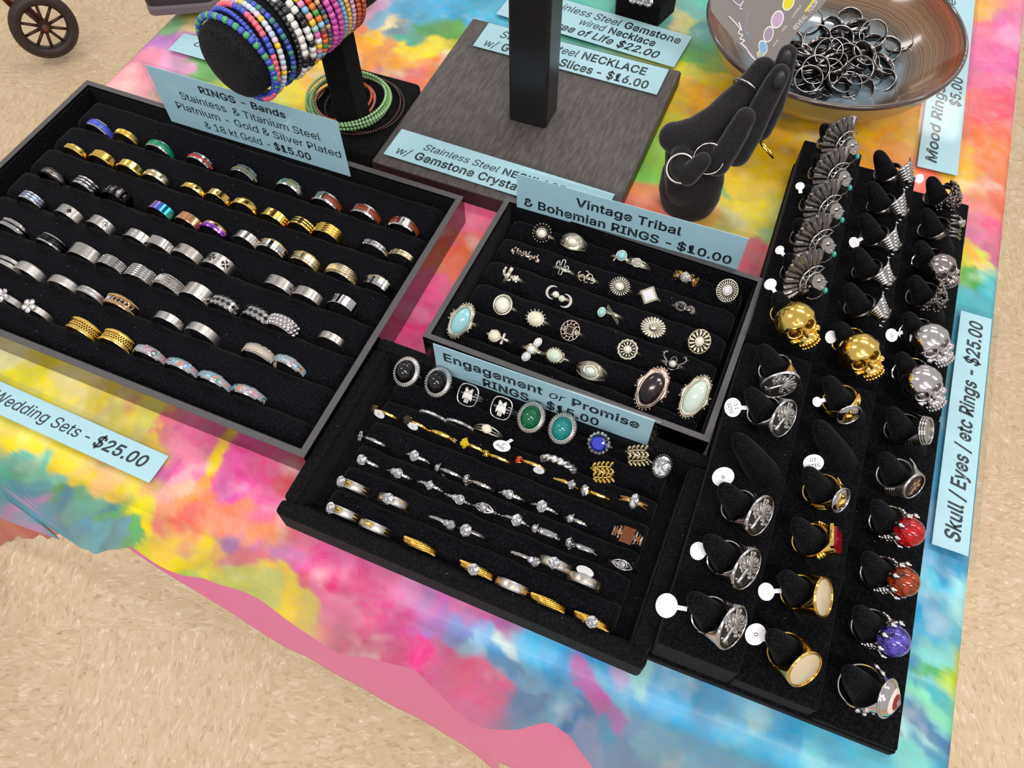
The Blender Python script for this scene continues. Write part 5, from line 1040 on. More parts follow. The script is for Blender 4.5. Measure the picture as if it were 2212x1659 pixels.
VELR = [
 ('back', [(879, 804, VR(rope_oval, ONYX), 'rope-edged ring with black oval stone'), (947, 826, VR(rope_oval, ONYX), 'rope-edged ring with dark oval stone'), (1012, 853, hamsa, 'silver open hand-symbol ring'), (1084, 881, hamsa, 'silver open hand-symbol ring'), (1148, 902, VR(rope_oval, EMER), 'rope-edged ring with green oval stone'), (1215, 926, VR(rope_oval, TEAL), 'rope-edged ring with teal oval stone'),
   (1294, 957, 'saph', 'blue oval crystal ring with halo'), (1376, 983, VR(leafsprig, PALE), 'pale gold vine ring'), (1430, 1007, 'clearoval', 'large clear oval crystal ring')]),
 ('second', [(931, 892, pave, 'thin silver band of tiny stones'), (990, 911, pave, 'thin silver band of tiny stones'), (1052, 927, 'opal', 'split-band ring with small opal'), (1205, 995, 'twistp', 'silver twisted stone ring'), (1301, 1019, VR(leafsprig, GOLD), 'gold leafy branch ring')]),
 ('third', [(828, 890, VR(solitaire, GOLD, SMOKE, -35, .0026, 'round', .0020), 'gold ring with dark stone and tag'), (893, 912, VR(solitaire, GOLD, SMOKE, -18, .0027, 'round', .0020), 'gold ring with smoky stone and tag'), (949, 935, VR(solitaire, GOLD, CRYD, 60, .0012, 'round', .0024), 'plain gold twist ring'), (1018, 962, VR(solitaire, GOLD, YEL, -18, .0030, 'square', .0020), 'gold ring with yellow stone'), (1074, 987, VR(solitaire, GOLD, GOLD, -42, .0020, 'round', .0020), 'gold ring with upright white tag'),
   (1150, 1001, VR(solitaire, GOLD, REDG, -52, .0022, 'round', .0022), 'gold ring with red-orange stone'), (1220, 1040, VR(solitaire, GOLD, CRYD, 22, .0026, 'square', .0020), 'gold ring with raised clear stone'), (1289, 1067, VR(solitaire, GOLD, CRYD, -38, .0028, 'heart', .0020), 'gold ring with heart-like clear stone'), (1370, 1083, 'marq', 'rose gold ring with marquise crystal')]),
 ('fourth', [(802, 949, VR(solitaire, SIL, CRYD, -48, .0026, 'cluster'), 'slim silver ring with clustered stone'), (897, 985, VR(solitaire, SIL, CRYD, 0, .0028, 'heart'), 'slim silver ring with heart stone'), (968, 1018, VR(solitaire, SIL, CRYD, -40, .0026, 'vee'), 'slim silver ring with pointed setting'), (1036, 1045, VR(solitaire, SIL, CRYD, -45, .0028, 'square'), 'slim silver ring with star stone'), (1104, 1069, VR(solitaire, SIL, CRYD, -5, .0023, 'two'), 'slim silver ring with two stones'),
   (1175, 1095, VR(solitaire, SIL, CRYD, -5, .0030, 'heart'), 'slim silver ring with large heart stone'), (1246, 1125, VR(solitaire, SIL, CRYD, -20, .0026, 'vee'), 'slim silver ring with pointed drop'), (1356, 1155, champagne, 'wide rose gold ring with champagne stone')]),
 ('fifth', [(788, 995, VR(solitaire, SIL, CRYD, -6, .0030, 'round'), 'silver ring with round clear stone'), (858, 1021, VR(solitaire, SIL, CRYD, 5, .0025, 'two'), 'silver ring with paired round stones'), (925, 1046, VR(solitaire, SIL, CRYD, 8, .0026, 'square'), 'silver ring with square set stone'), (984, 1075, VR(solitaire, SIL, CRYD, 16, .0024, 'two'), 'silver ring with two small stones'), (1048, 1098, VR(solitaire, SIL, CRYD, -5, .0028, 'eye'), 'silver eye-shaped ring'),
   (1112, 1121, VR(solitaire, SIL, CRYD, 8, .0030, 'heart'), 'silver ring with heart crystal'), (1180, 1150, VR(solitaire, SIL, CRYD, -38, .0028, 'vee', .0032), 'silver ring with leaf-shaped setting'), (1262, 1184, VR(solitaire, SIL, CRYD, -48, .0028, 'square', .0026), 'silver ring with square crystal'), (1344, 1220, VR(solitaire, SIL, CRYD, 0, .0028, 'eye'), 'silver eye-shaped ring')]),
 ('sixth', [(755, 1046, 'tt1', 'two-tone ring with big round crystal'), (843, 1078, 'tt2', 'patterned two-tone ring with crystal'), (948, 1122, VR(solitaire, SIL, CRYD, 40, .0024, 'two'), 'silver ring with two stones at side'), (1016, 1148, 'tall', 'silver ring with tall round stone'), (1127, 1200, VR(solitaire, SIL, CRYD, 44, .0024, 'two'), 'silver ring with small side stones'), (1198, 1216, 'tt4', 'two-tone ring with tall crystal'), (1262, 1252, 'tt3', 'two-tone star band with round tag')]),
 ('front', [(733, 1103, 'tt5', 'two-tone ring with large crystal'), (801, 1135, VR(two_tone), 'plain two-tone silver and gold band'), (899, 1175, VR(gold_twist), 'gold band with slanting cuts'), (1023, 1228, VR(gold_twist, 3), 'gold ring with tall crystal'), (1103, 1264, VR(two_tone, False, True), 'silver band with gold stars'), (1181, 1300, VR(gold_twist), 'gold rope-cut band'), (1278, 1341, VR(gold_twist, 2), 'gold rope-cut ring with round crystal')])]
TEi = TVE.inverted(); ztop_ = .0165
for ri, (rn_, L) in enumerate(VELR):
    for k, (px, py, f, desc) in enumerate(L):
        R = .0098; big = ri == 0; zt = .0305 if big else (.0262 if ri < 5 and ri != 6 else .0260)
        if ri >= 5: R = .0105
        if desc.startswith('gold leafy'): zt = .031
        tl = 24 if big or 'leafy' in desc else 12; t_ = math.radians(tl)
        P = at(px, py, zt); q = TEi@Vector(P)
        M = TVE@T(q.x, q.y+R*math.sin(t_), zt-R*math.cos(t_))@RX(tl)
        r = thing('gem_ring', f"{desc}, {ORD[k]} from left in {rn_} row of velvet tray", 'ring', M, 'rings in the velvet engagement tray')
        if callable(f): f(r, R)
        elif f == 'saph':
            band(r, R, .003, .0011, 'dome', SIL, 40); Q = hframe(R, 0, 10); brill(r, Q, .0048, SAPH, .0012, 1, .95, 12, 'stone', .8); beadring(r, Q, .0062, .0062, .0013, .0010, 16, CRYD, 'halo_stones'); beadring(r, Q, .0052, .0050, .0005, .0030, 18, SIL, 'prongs')
        elif f == 'clearoval': band(r, R, .002, .0011, 'dome', SIL, 40); Q = hframe(R, 0, 10); brill(r, Q, .0060, CRYD, .0010, .85, 1.1, 14, 'stone', .7); beadring(r, Q, .0056, .0071, .0006, .0010, 26, SIL)
        elif f == 'opal':
            band(r, R, .0012, .0011, 'dome', SIL, 40); vhead('openoval', r, R, hframe(R, 0, 8)); cab(r, hframe(R, 0, 8), .0028, .0026, .0016, IVORY, .0010, 'opal_stone')
        elif f == 'twistp': band(r, R, .002, .0011, 'dome', DARK, 40); rope_band(r, R+.0004, .0022, CRYD, 7)
        elif f == 'marq':
            band(r, R, .0030, .0012, 'dome', ROSE, 40); brill(r, hframe(R+.001, 0, 14), .0044, CRYD, .0010, .62, 1.1, 8, 'stone'); prongs(r, hframe(R+.001, 0, 14), .0040, .0026, ROSE, 2, .0005, 90)
            for s_ in (-1, 1): gems_row(r, R+.0001, PALE, 20, -60, 60, .0006).location = (0, s_*.0012, 0)
        elif f in ('tt1', 'tt5'): two_tone(r, R, True)
        elif f in ('tt2', 'tt4'): two_tone(r, R, False, True); prongs(r, hframe(R, 0, 8), .0034, .0045, SIL); brill(r, hframe(R, 0, 8), .0036, CRYD, .0022); 
        elif f == 'tt3': two_tone(r, R, False, True); vtag(r, R, -6, '', .0052, .0045)
        elif f == 'tall': solitaire(r, R, DARK, CRYD, -10, .0034, 'round', .0022); brill(r, hframe(R, -10, 8), .0022, CRYD, .0030, name='upper_facets')
        if 'dark stone and tag' in desc: vtag(r, R, -10, '8', .0040, -.0022)
        if 'smoky' in desc: vtag(r, R, 5, '7', .0036, -.0026)
        if 'red-orange' in desc: vtag(r, R, 30, '9', .0036, -.0024)
        if 'upright white tag' in desc: tag_part(r, hframe(R, -6, -35)@T(0, .0085, .002)@RZ(160)@RX(0), 'SIZE|7', .0058)
# ------------------------------------------------------------------ large rings on the stub fingers
def on_finger(s_, col, i, phi, R, along=.015, out=0.0):
    """frame of a ring threaded on finger i of a column: head turned phi degrees towards the front"""
    b0 = UV(FU[col], FV[s_][i], STEP[col][0]); p = math.radians(phi)
    h = FH*math.cos(p)-E2*math.sin(p); X = np.cross(FA, h)
    # ring hangs on the side it faces
    c = b0+FA*along+h*out
    return frame(c, X, FA, h)
def signet_body(r, R, hw, hl, m, lift=.0035):
    """narrow band flaring smoothly into an oval head of half-width hw (across) and half-length hl (around)"""
    band(r, R, .0040, .0013, 'dome', m, 56)
    nn_ = 44; V = []; af = 84; wf = hw*.62; S_ = 8
    for i in range(S_+1):
        t = i/S_; e = t**1.25
        for k in range(nn_):
            q = 2*math.pi*k/nn_; a = math.radians(af)*math.cos(q)*(1 if abs(math.cos(q)) > .0 else 1)
            yf = math.copysign(min(abs(math.sin(q))*wf, wf), math.sin(q)) if i else math.copysign(.0019+(wf*.75-.0019)*abs(math.sin(q)), math.sin(q))
            A = np.array([(R+.0001)*math.sin(a), yf, (R+.0001)*math.cos(a)]); B = np.array([hl*math.cos(q), hw*math.sin(q), R+lift-.0006])
            P = A*(1-e)+B*e; rad = math.hypot(P[0], P[2])
            if rad < R+.0002: P[0] *= (R+.0002)/rad; P[2] *= (R+.0002)/rad
            V.append(P)
    for sc_, z in ((.985, lift), (.88, lift)):
        for k in range(nn_): q = 2*math.pi*k/nn_; V.append((hl*sc_*math.cos(q), hw*sc_*math.sin(q), R+z))
    F = [(i*nn_+k, i*nn_+(k+1) % nn_, (i+1)*nn_+(k+1) % nn_, (i+1)*nn_+k) for i in range(S_+2) for k in range(nn_)]
    MB().add(V, F).obj('signet_head', m, r)
    return T(0, 0, R+lift)
def tree_signet(r, R):
    hw, hl = .0105, .0125; Q = signet_body(r, R, hw, hl, CHR); plate(r, Q, hl*.9, hw*.9, mat('tree_recess', '#14100f', .7), -.0012, .0008, 'recess'); bezel(r, Q, hl*.93, hw*.93, .0006, 0, SIL, 'rim_wire')
    b = MB(); rn = random.Random(4); S_ = lambda x, y: (y*hl*.86, -x*hw*.86, -.0001)
    b.tube([S_(-.1, -.85), S_(-.05, -.4), S_(0, -.1), S_(.04, .2)], [.0015, .0012, .0011, .0008], 6)
    for a in (-75, -50, -28, -8, 12, 32, 52, 76):
        q = math.radians(a); L = .55+.2*rn.random(); b.tube([S_(0, -.05), S_(math.sin(q)*L*.5, .05+math.cos(q)*L*.45), S_(math.sin(q*1.15)*L*1.1, -.05+math.cos(q)*L*1.15)], .0006, 5)
        for t_ in (.4, .62, .84, 1.05, 1.22): b.tube([S_(math.sin(q*1.1)*t_*L+.08*math.cos(w_), .02+math.cos(q)*t_*L+.08*math.sin(w_)) for w_ in [j*.9 for j in range(8)]], .00042, 4)
    for k in range(64):
        x, y = rn.uniform(-.92, .92), rn.uniform(-.25, .92)
        if x*x+y*y > .86 or (abs(x) < .12 and y < 0): continue
        b.tube([S_(x+.085*math.cos(w_), y+.085*math.sin(w_)) for w_ in [j*1.05 for j in range(6)]], .00036, 4, closed=True)
    for a in (-75, -60, -30, 30, 60, 75): b.tube([S_(0, -.6), S_(math.sin(math.radians(a))*.5, -.7-.18*math.cos(math.radians(a)))], .0003, 4)
    b.obj('tree_relief', SAT, r, Q)
def facing(r, M):
    """in-plane frame of a head whose x axis runs left to right across the display"""
    W = np.array(r.matrix_world@M); N = W[:3, 2]/np.linalg.norm(W[:3, 2]); x = CR-np.dot(CR, N)*N; x = nrm(x); y = np.cross(N, x)
    return r.matrix_world.inverted()@frame(W[:3, 3], x, y, N)
def chief(r, R):
    signet_body(r, R, .006, .007, DARK, .002); Q = facing(r, T(0, 0, R+.003))@RZ(4)@Matrix.Scale(1.46, 4)
    n = 11
    for k in range(n):
        a = math.radians(78+k*(208-78)/(n-1)); L = .0158-.0010*abs(k-4)*.5; b = MB(); V = []; F = []; c, s_ = math.cos(a), math.sin(a)
        S_ = [(.0035, .5), (.007, .75), (.011, 1.0), (.0145, 1.12), (L-.0004, .85), (L+.0006, .2)]
        for x, wq in S_:
            for e, z in ((-1, 0), (-.5, .0009), (0, .0013), (.5, .0009), (1, 0)): y = e*wq*.00205; V.append((x*c-y*s_, x*s_+y*c, z+.0003*(k % 2)+.0022*(1-((x-.009)/.012)**2)))
        F = [(i*5+j, (i+1)*5+j, (i+1)*5+j+1, i*5+j+1) for i in range(len(S_)-1) for j in range(4)]
        b.add(V, F, 0, None, False); b.tube([(.004*c, .004*s_, .0034), (.0145*c, .0145*s_, .0034)], .0002, 4); b.obj('feather', DARK, r, Q)
    z = MB(); P1 = [((.0045*math.cos(math.radians(a))), .0048*math.sin(math.radians(a)), .0042) for a in range(55, 216, 16)]; P2 = [((.0074*math.cos(math.radians(a))), .0076*math.sin(math.radians(a)), .0040) for a in range(55, 216, 16)]
    z.tube(P1, .0004, 5).tube(P2, .0004, 5)
    z.tube([(P1 if k % 2 else P2)[k] for k in range(len(P1))], .00035, 4); z.obj('headband', SIL, r, Q)
    f = MB(); Fp = [(-1.5, 3.6), (1.2, 4.4), (3.6, 3.2), (5.2, 1.2), (5.6, .1), (7.2, -1.0), (6.0, -1.7), (6.3, -2.6), (5.6, -3.1), (5.4, -4.4), (3.6, -4.9), (1.2, -3.4), (-.8, -2.2), (-2.2, .4)]
    f.prism([(x*.001, y*.001) for x, y in Fp], .0005, .0046, bev=.0016); f.ball((.0022, .0006, .0038), .0016, 8, sc=(1.2, .9, .8)); f.ball((.0040, -.0006, .0042), .0006, 6); f.tube([(.0030, .0016, .0050), (.0048, .0010, .0048)], .0004, 5); f.tube([(.0032, -.0030, .0048), (.0058, -.0028, .0044)], .0003, 5)
    f.obj('face', SAT, r, Q)
    w_ = MB()
    for k in range(7): a = math.radians(205+k*13); w_.tube([(-.002, -.002, .003), (-.002+.0075*math.cos(a), -.002+.0068*math.sin(a), .0018)], .00035, 4)
    w_.ball((-.002, -.0018, .004), .0012, 8, sc=(1, 1, .5)); w_.obj('side_plumes', DARK, r, Q)
    b = MB(); ch = [(-.0015, -.0078, .002), (.001, -.0094, .002), (.0035, -.0096, .002), (.0062, -.0086, .002), (.0078, -.0068, .002)]
    b.tube(ch, .0004, 5)
    for p in ch[1:4]: b.ball(p, .0007, 6)
    b.obj('necklace_chain', DARK, r, Q); MB().ball((.0080, -.0064, .0022), .0013, 10, sc=(.9, 1.2, .9)).obj('turquoise_bead', TURQ, r, Q)
def skull(r, R, m, dk, S_=1.0, teeth=True):
    band(r, R, .006, .0013, 'dome', m, 44); Q = T(0, 0, R+.0035)@RX(-16)
    # +Y crown, +Z face
    b = MB(); n = 28; V = []; H = 18
    for i in range(H+1):
        el = -math.pi/2+math.pi*i/H
        for k in range(n):
            az = 2*math.pi*k/n; x = math.cos(el)*math.sin(az); z = math.cos(el)*math.cos(az); y = math.sin(el)
            sx, sy, sz = .0105, .0108, .0104
            if y < -.1: q = (-.1-y)/.9; sx *= 1-.42*q; sz *= 1-.12*q; 
            d = 1.0
            if z > 0 and y < .35:
                brow = math.exp(-((y-.16)/.11)**2)*.10*z
                for ex in (-.42, .42): d -= .40*math.exp(-(((x-ex)/.25)**2+((y+.12)/.22)**2))
                d -= .16*math.exp(-((x/.12)**2+((y+.38)/.13)**2)); d += brow; d += .07*math.exp(-(((abs(x)-.62)/.15)**2+((y+.33)/.13)**2))
            if z > 0 and y < -.55: d += .05
            V.append((x*sx*d*S_, (y*sy*d+.0015)*S_, z*sz*d*S_))
    F = [(i*n+k, i*n+(k+1) % n, (i+1)*n+(k+1) % n, (i+1)*n+k) for i in range(H) for k in range(n)]
    b.add([( v[0], v[1], v[2]) for v in V], F); b.ball((0, -.0078*S_, .0045*S_), 1, 20, sc=(.0062*S_, .0052*S_, .0062*S_))
    for s_ in (-1, 1): b.ball((s_*.0062*S_, -.0044*S_, .0056*S_), .0024*S_, 12, sc=(1, .8, 1))
    for s_ in (-1, 1): b.tube([(s_*.0040*S_+.0034*S_*math.cos(a), .0003*S_+.0030*S_*math.sin(a), (.0086-.0022*abs(s_*.0040+.0034*math.cos(a))/.0075)*S_) for a in [2*math.pi*j/16 for j in range(16)]], .0008*S_, 6, closed=True)
    b.obj('skull', m, r, Q)
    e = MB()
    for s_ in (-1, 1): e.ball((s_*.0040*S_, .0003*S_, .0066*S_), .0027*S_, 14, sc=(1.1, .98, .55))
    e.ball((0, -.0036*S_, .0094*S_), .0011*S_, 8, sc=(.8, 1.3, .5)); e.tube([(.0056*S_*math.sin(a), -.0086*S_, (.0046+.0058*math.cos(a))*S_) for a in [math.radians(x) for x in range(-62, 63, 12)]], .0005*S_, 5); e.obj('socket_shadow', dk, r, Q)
    t_ = MB()
    for y, rr in ((-.0074, .0060), (-.0098, .0056)):
        for k in range(8): a = math.radians(-56+16*k); t_.ball((rr*math.sin(a)*S_, y*S_, (.0046+rr*math.cos(a))*S_), .0010*S_, 8, sc=(.75, 1.1, .75))
    t_.obj('teeth', m, r, Q)
def texture_ball(r, R, m, seed):
    signet_body(r, R, .0088, .009, m, .001); b = MB(); rn = random.Random(seed)
    for k in range(90):
        a = math.radians(rn.gauss(0, 34)); w_ = .0092*max(.25, math.cos(a)); y = rn.uniform(-w_, w_); q = R+.0010+.0020*math.cos(a)*(1-(y/w_)**2*.6); b.ball((q*math.sin(a), y, q*math.cos(a)), rn.uniform(.0007, .0015), 6)
    b.obj('scale_relief', m, r)
def dragon(r, R, seed):
    band(r, R, .005, .0014, 'dome', DARK, 44); Q = facing(r, T(0, 0, R+.002)); b = MB(); rn = random.Random(seed)
    for k in range(6):
        y = -.007+k*.0028; b.tube([(-.007+.001*rn.random(), y+.002, 0), (-.002, y+.0028*rn.random(), .0032), (.003, y, .0038), (.0078, y-.0018, .0006)], [.0008, .0013, .0011, .0006], 6)
    b.obj('scaled_body', DARK, r, Q); h = MB(); h.ball((.0015, .004, .0045), .0034, 12, sc=(1.3, .8, .8)); h.ball((.0045, .0025, .0046), .0019, 10, sc=(1.3, .8, .7)); h.tube([(-.001, .006, .005), (-.005, .008, .006)], [.0009, .0003], 6); h.tube([(-.001, .003, .006), (-.006, .003, .0075)], [.0009, .0003], 6)
    h.ball((.0015, .0052, .0068), .0008, 6).ball((.003, .0055, .006), .0006, 6); h.obj('beast_head', SIL, r, Q)
def eagle(r, R, seed):
    band(r, R, .0045, .0014, 'dome', DARK, 44); Q = facing(r, T(0, 0, R+.0015))@RZ(28+seed*4)@Matrix.Scale(1.15, 4); rn = random.Random(seed)
    w_ = MB()
    for k in range(5): w_.tube([(-.0075+.0006*k, .0052-k*.0020, .0012), (-.002, .0062-k*.0021, .0040), (.0045, .0058-k*.0024, .0034), (.0088-.0008*k, .0066-k*.0026, .0006)], [.0006, .0012, .0011, .0004], 7)
    w_.obj('wing_feathers', SIL, r, Q)
    h = MB(); h.ball((.0005, -.0050, .0036), .0030, 12, sc=(1.25, .85, .9)); h.tube([(.003, -.0050, .0042), (.0052, -.0056, .0038), (.0060, -.0074, .0026)], [.0014, .0010, .0003], 8); h.obj('beak_head', DARK, r, Q)
    MB().ball((.0014, -.0044, .0062), .0007, 8).obj('eye_recess', DKRE, r, Q)
    c = MB()
    for k in range(3): c.tube([(-.005+k*.0032, -.0078, .0016), (-.004+k*.0034, -.0100, .0022), (-.0022+k*.0036, -.0112, .0008)], [.0009, .0007, .0003], 6)
    c.obj('talons', SIL, r, Q)
def eyeball(r, R, m, pup):
    band(r, R, .0045, .0013, 'dome', CHR, 44); MB().ball((0, 0, 0), .0084, 28).obj('glass_eye', m, r, T(0, 0, R+.0030))
    MB().ball((0, 0, 0), .0087, 28, sc=(.08, .80, 1.0)).obj('slit_pupil', pup, r, T(.0, .0, R+.0030)@RX(-20)@RY(-12))
    b = MB(); rr = .0088
    for k in range(8):
        a = 2*math.pi*k/8+.2; c, s_ = math.cos(a), math.sin(a)
        P = [(c*.0045, s_*.0045, R-.0020), (c*.0086, s_*.0086, R-.0010), (c*.0099, s_*.0099, R+.0016), (c*.0098, s_*.0098, R+.0042)]
        b.tube(P, [.0013, .0016, .0012, .0005], 7)
        for p in P[1:3]: b.ball(p, .0017, 7)
    b.obj('claws', CHR, r)
    s2 = MB()
    for sgn in (-1, 1):
        for k in range(6): a = math.radians(sgn*(38+k*9)); s2.ball((R*math.sin(a), 0, R*math.cos(a)), .0017-.00016*k, 8, sc=(1, 1.5, 1))
        for k in range(4):
            for y in (-1, 1): a = math.radians(sgn*(34+k*10)); s2.ball((R*math.sin(a), y*.0026, R*math.cos(a)), .0010, 6)
    s2.obj('bone_shoulders', CHR, r)
def relief_cross(r, R):
    Q = signet_body(r, R, .0082, .0088, SAT, .0030); plate(r, Q, .0076, .0070, mat('dark_red_enamel', '#2a1014', .2), -.0012, .0010, 'enamel'); bezel(r, Q, .0080, .0074, .0005, 0, SIL, 'rim_wire')
    K2 = facing(r, Q)@RZ(-28); MB().box(-.0011, .0011, -.0050, .0050, -.0002, .0006).box(-.0034, .0034, .0006, .0028, -.0002, .0006).obj('cross', PINKM, r, K2); twist_texture(r, R+.001, .009, SAT, 9, 30, 75, .2, .0005); twist_texture(r, R+.001, .009, SAT, 9, -75, -30, .2, .0005)
def college(r, R):
    Q = signet_body(r, R, .0080, .0082, DARK, .0042)
    for k, z in enumerate((-.0030, -.0016, -.0002)): bezel(r, Q, .0086-k*.0003, .0082-k*.0003, .0007, z, SIL, 'stepped_rim')
    plate(r, Q, .0072, .0070, SAT, -.0014, .0010, 'top_plate')
    b = MB()
    for sgn in (-1, 1):
        for k in range(7): a = math.radians(sgn*(22+k*8)); b.tube([((R+.0012)*math.sin(a), -.004+.0004*k, (R+.0012)*math.cos(a)), ((R+.0012)*math.sin(a+.03), .004-.0004*k, (R+.0012)*math.cos(a+.03))], .0004, 5)
    b.obj('side_engraving', DKRE, r)
def figure_signet(r, R):
    Q = signet_body(r, R, .0068, .0070, GOLD, .0024); plate(r, Q, .0072, .0070, SIL, -.001, .0012, 'silver_plate'); bezel(r, Q, .0074, .0072, .0006, .0002, CHR, 'rim_wire')
    K2 = facing(r, Q)
    b = MB(); b.prism([(x*.001, y*.001) for x, y in [(-2.6, -4.6), (2.6, -4.6), (2.9, -1.5), (1.7, 1.2), (.9, 3.0), (.4, 4.6), (-.4, 4.6), (-.9, 3.0), (-1.7, 1.2), (-2.9, -1.5)]], .0001, .0009, bev=.0008)
    for x in (-2, -1, 0, 1, 2): b.tube([(x*.001, -.0044, .0010), (x*.0006, .0006, .0012)], .0003, 4)
    b.ball((0, .0030, .0010), .0009, 7); b.obj('gold_figure', GOLDR, r, K2)
    for sgn in (-1, 1):
        s2 = MB()
        for y in (-.0026, 0, .0026): s2.tube([((R+.0006)*math.sin(math.radians(sgn*a)), y*(1-.008*a), (R+.0006)*math.cos(math.radians(sgn*a))) for a in range(28, 82, 8)], .0007, 6)
        s2.obj('fluted_shoulder', GOLD, r)
def ruby_signet(r, R):
    Q = signet_body(r, R, .0064, .0078, GOLD, .0030); MB().prism([(-.0070, -.0058), (.0070, -.0058), (.0070, .0058), (-.0070, .0058)], -.0015, .0004).obj('square_bezel', GOLD, r, Q); MB().prism([(-.0060, -.0048), (.0060, -.0048), (.0060, .0048), (-.0060, .0048)], .0002, .0018, bev=.0014).obj('stone', RUBY, r, Q)
    b = MB()
    for sgn in (-1, 1):
        for k in range(5): a = math.radians(sgn*(34+k*8)); b.ball(((R+.0009)*math.sin(a), 0, (R+.0009)*math.cos(a)), .0013, 8, sc=(1, 2.0, .8))
    b.obj('shoulder_relief', GOLDR, r)
def white_signet(r, R): Q = signet_body(r, R, .0118, .0108, GOLD, .0030); cab(r, Q, .0101, .0111, .0022, BONE, -.0008); bezel(r, Q, .0103, .0113, .0004, .0002, GOLD, 'rim_wire')
def banded_eye(r, R):
    signet_body(r, R, .0085, .0088, CHR, .0020); Q = T(0, 0, R+.0012)
    cab(r, Q, .0096, .0104, .0048, CHR, 0, 'eyelid'); cab(r, Q, .0086, .0084, .0056, mat('pale_pink_enamel', '#dcc4bf', .12), 0, 'white_of_eye'); cab(r, Q, .0068, .0066, .0063, mat('deep_red_glass', '#7a2226', .06), 0, 'iris'); cab(r, Q, .0042, .0044, .0068, mat('pinkish_pupil', '#8a7074', .06), 0, 'pupil'); bezel(r, Q, .0099, .0107, .0007, .0004, CHR, 'lid_rim')
    b = MB()
    for sgn in (-1, 1):
        for k in range(5):
            a = math.radians(sgn*(34+k*10)); b.ball(((R+.0008)*math.sin(a), .0022*(-1)**k, (R+.0008)*math.cos(a)), .0014, 8); b.tube([((R+.001)*math.sin(a), -.003, (R+.001)*math.cos(a)), ((R+.001)*math.sin(a+.1), .003, (R+.001)*math.cos(a+.1))], .0005, 5)
    b.obj('shoulder_relief', CHR, r)
G0 = ['left', 'middle', 'right']
STR = [  # stand, column, finger, builder, twist, radius, along, description
 (0, 0, 0, chief, 42, .0108, .020, 'headdress profile ring, rearmost of the five'), (0, 0, 1, chief, 42, .0108, .020, 'headdress profile ring, second from the rear'), (0, 0, 2, chief, 42, .0108, .020, 'headdress profile ring, middle of the five'), (0, 0, 3, chief, 42, .0108, .020, 'headdress profile ring, fourth from the rear'), (0, 0, 4, chief, 42, .0108, .020, 'headdress profile ring next to the gold skull'),
 (0, 0, 5, 'gskull', 52, .0108, .017, 'polished gold skull ring in the left column'), (0, 1, 5, 'gskull', 52, .0108, .017, 'polished gold skull ring in the middle column'),
 (0, 1, 0, 0, 20, .0105, .013, 'small winged beak ring, rearmost in middle column'), (0, 1, 1, 1, 25, .0105, .013, 'winged beak ring, second from rear in middle column'), (0, 1, 2, 2, 35, .0105, .013, 'winged beak ring, third from rear in middle column'), (0, 1, 3, 3, 35, .0105, .013, 'winged beak ring, fourth from rear in middle column'), (0, 1, 4, 4, 20, .0105, .013, 'tilted winged beak ring beside middle gold skull'),
 (0, 2, 0, 'tex', 12, .0112, .016, 'dark scaly dome ring, rearmost in right column'), (0, 2, 1, 'drag', 12, .0112, .015, 'coiled beast ring, second in right column'), (0, 2, 2, 'sskull', 48, .0108, .016, 'smaller shiny steel skull ring in right column'), (0, 2, 3, 'tex', 8, .0112, .016, 'engraved crescent-shaped dark ring in right column'), (0, 2, 4, 'cskull', 48, .0110, .016, 'large chrome skull ring, upper of the two'), (0, 2, 5, 'cskull', 52, .0110, .016, 'large chrome skull ring, lower of the two'),
 (1, 0, 0, tree_signet, 66, .0108, .013, 'tree signet ring turned towards the front'), (1, 0, 1, tree_signet, 22, .0108, .013, 'tree signet ring with round SIZE 11 tag'), (1, 0, 3, tree_signet, 20, .0108, .013, 'tree signet ring with tag marked 9'), (1, 0, 4, tree_signet, 20, .0108, .013, 'tree signet ring with curled side tag'), (1, 0, 5, tree_signet, 18, .0108, .013, 'frontmost tree signet ring with blank round tag'),
 (1, 1, 0, figure_signet, 58, .0110, .013, 'gold and silver signet with standing figure'), (1, 1, 2, figure_signet, 26, .0110, .013, 'gold and silver figure signet with SIZE 10 tag'), (1, 1, 3, ruby_signet, -8, .0108, .013, 'gold ring with square dark red stone'), (1, 1, 4, white_signet, 4, .0105, .014, 'gold ring with cream oval facing right'), (1, 1, 5, white_signet, 34, .0105, .014, 'gold ring with cream oval facing the front'),
 (1, 2, 0, college, 6, .0112, .014, 'dark ring with stepped round top'), (1, 2, 1, relief_cross, 34, .0110, .014, 'silver ring with cross on dark disc'), (1, 2, 2, 'red', 24, .0105, .014, 'silver clawed ring with red eye'), (1, 2, 3, 'ora', 14, .0105, .014, 'silver clawed ring with orange eye'), (1, 2, 4, 'pur', 24, .0105, .014, 'silver clawed ring with purple eye'), (1, 2, 5, banded_eye, 14, .0122, .014, 'big silver ring with pink banded eye'),
]
M_red_e = gem('red_glass', '#b80f16', .05, .25); M_ora_e = gem('orange_glass', '#8c2806', .05, .25); M_pur_e = gem('purple_glass', '#3a2c96', .06, .25)
for m_, c0_, c1_ in ((M_red_e, '#7a060a', '#d81820'), (M_ora_e, '#3c0e04', '#b84410'), (M_pur_e, '#221658', '#6a5cd0')):
    nt, b = nodes(m_); tc = nn(nt, 'ShaderNodeTexCoord'); n1 = nn(nt, 'ShaderNodeTexNoise'); n1.inputs['Scale'].default_value = 260; n1.inputs['Detail'].default_value = 5; nt.links.new(tc.outputs['Object'], n1.inputs[0])
    rp = ramp(nt, [(.38, c0_), (.6, c1_)]); nt.links.new(n1.outputs['Fac'], rp.inputs[0]); nt.links.new(rp.outputs[0], b.inputs['Base Color'])
SR = {}
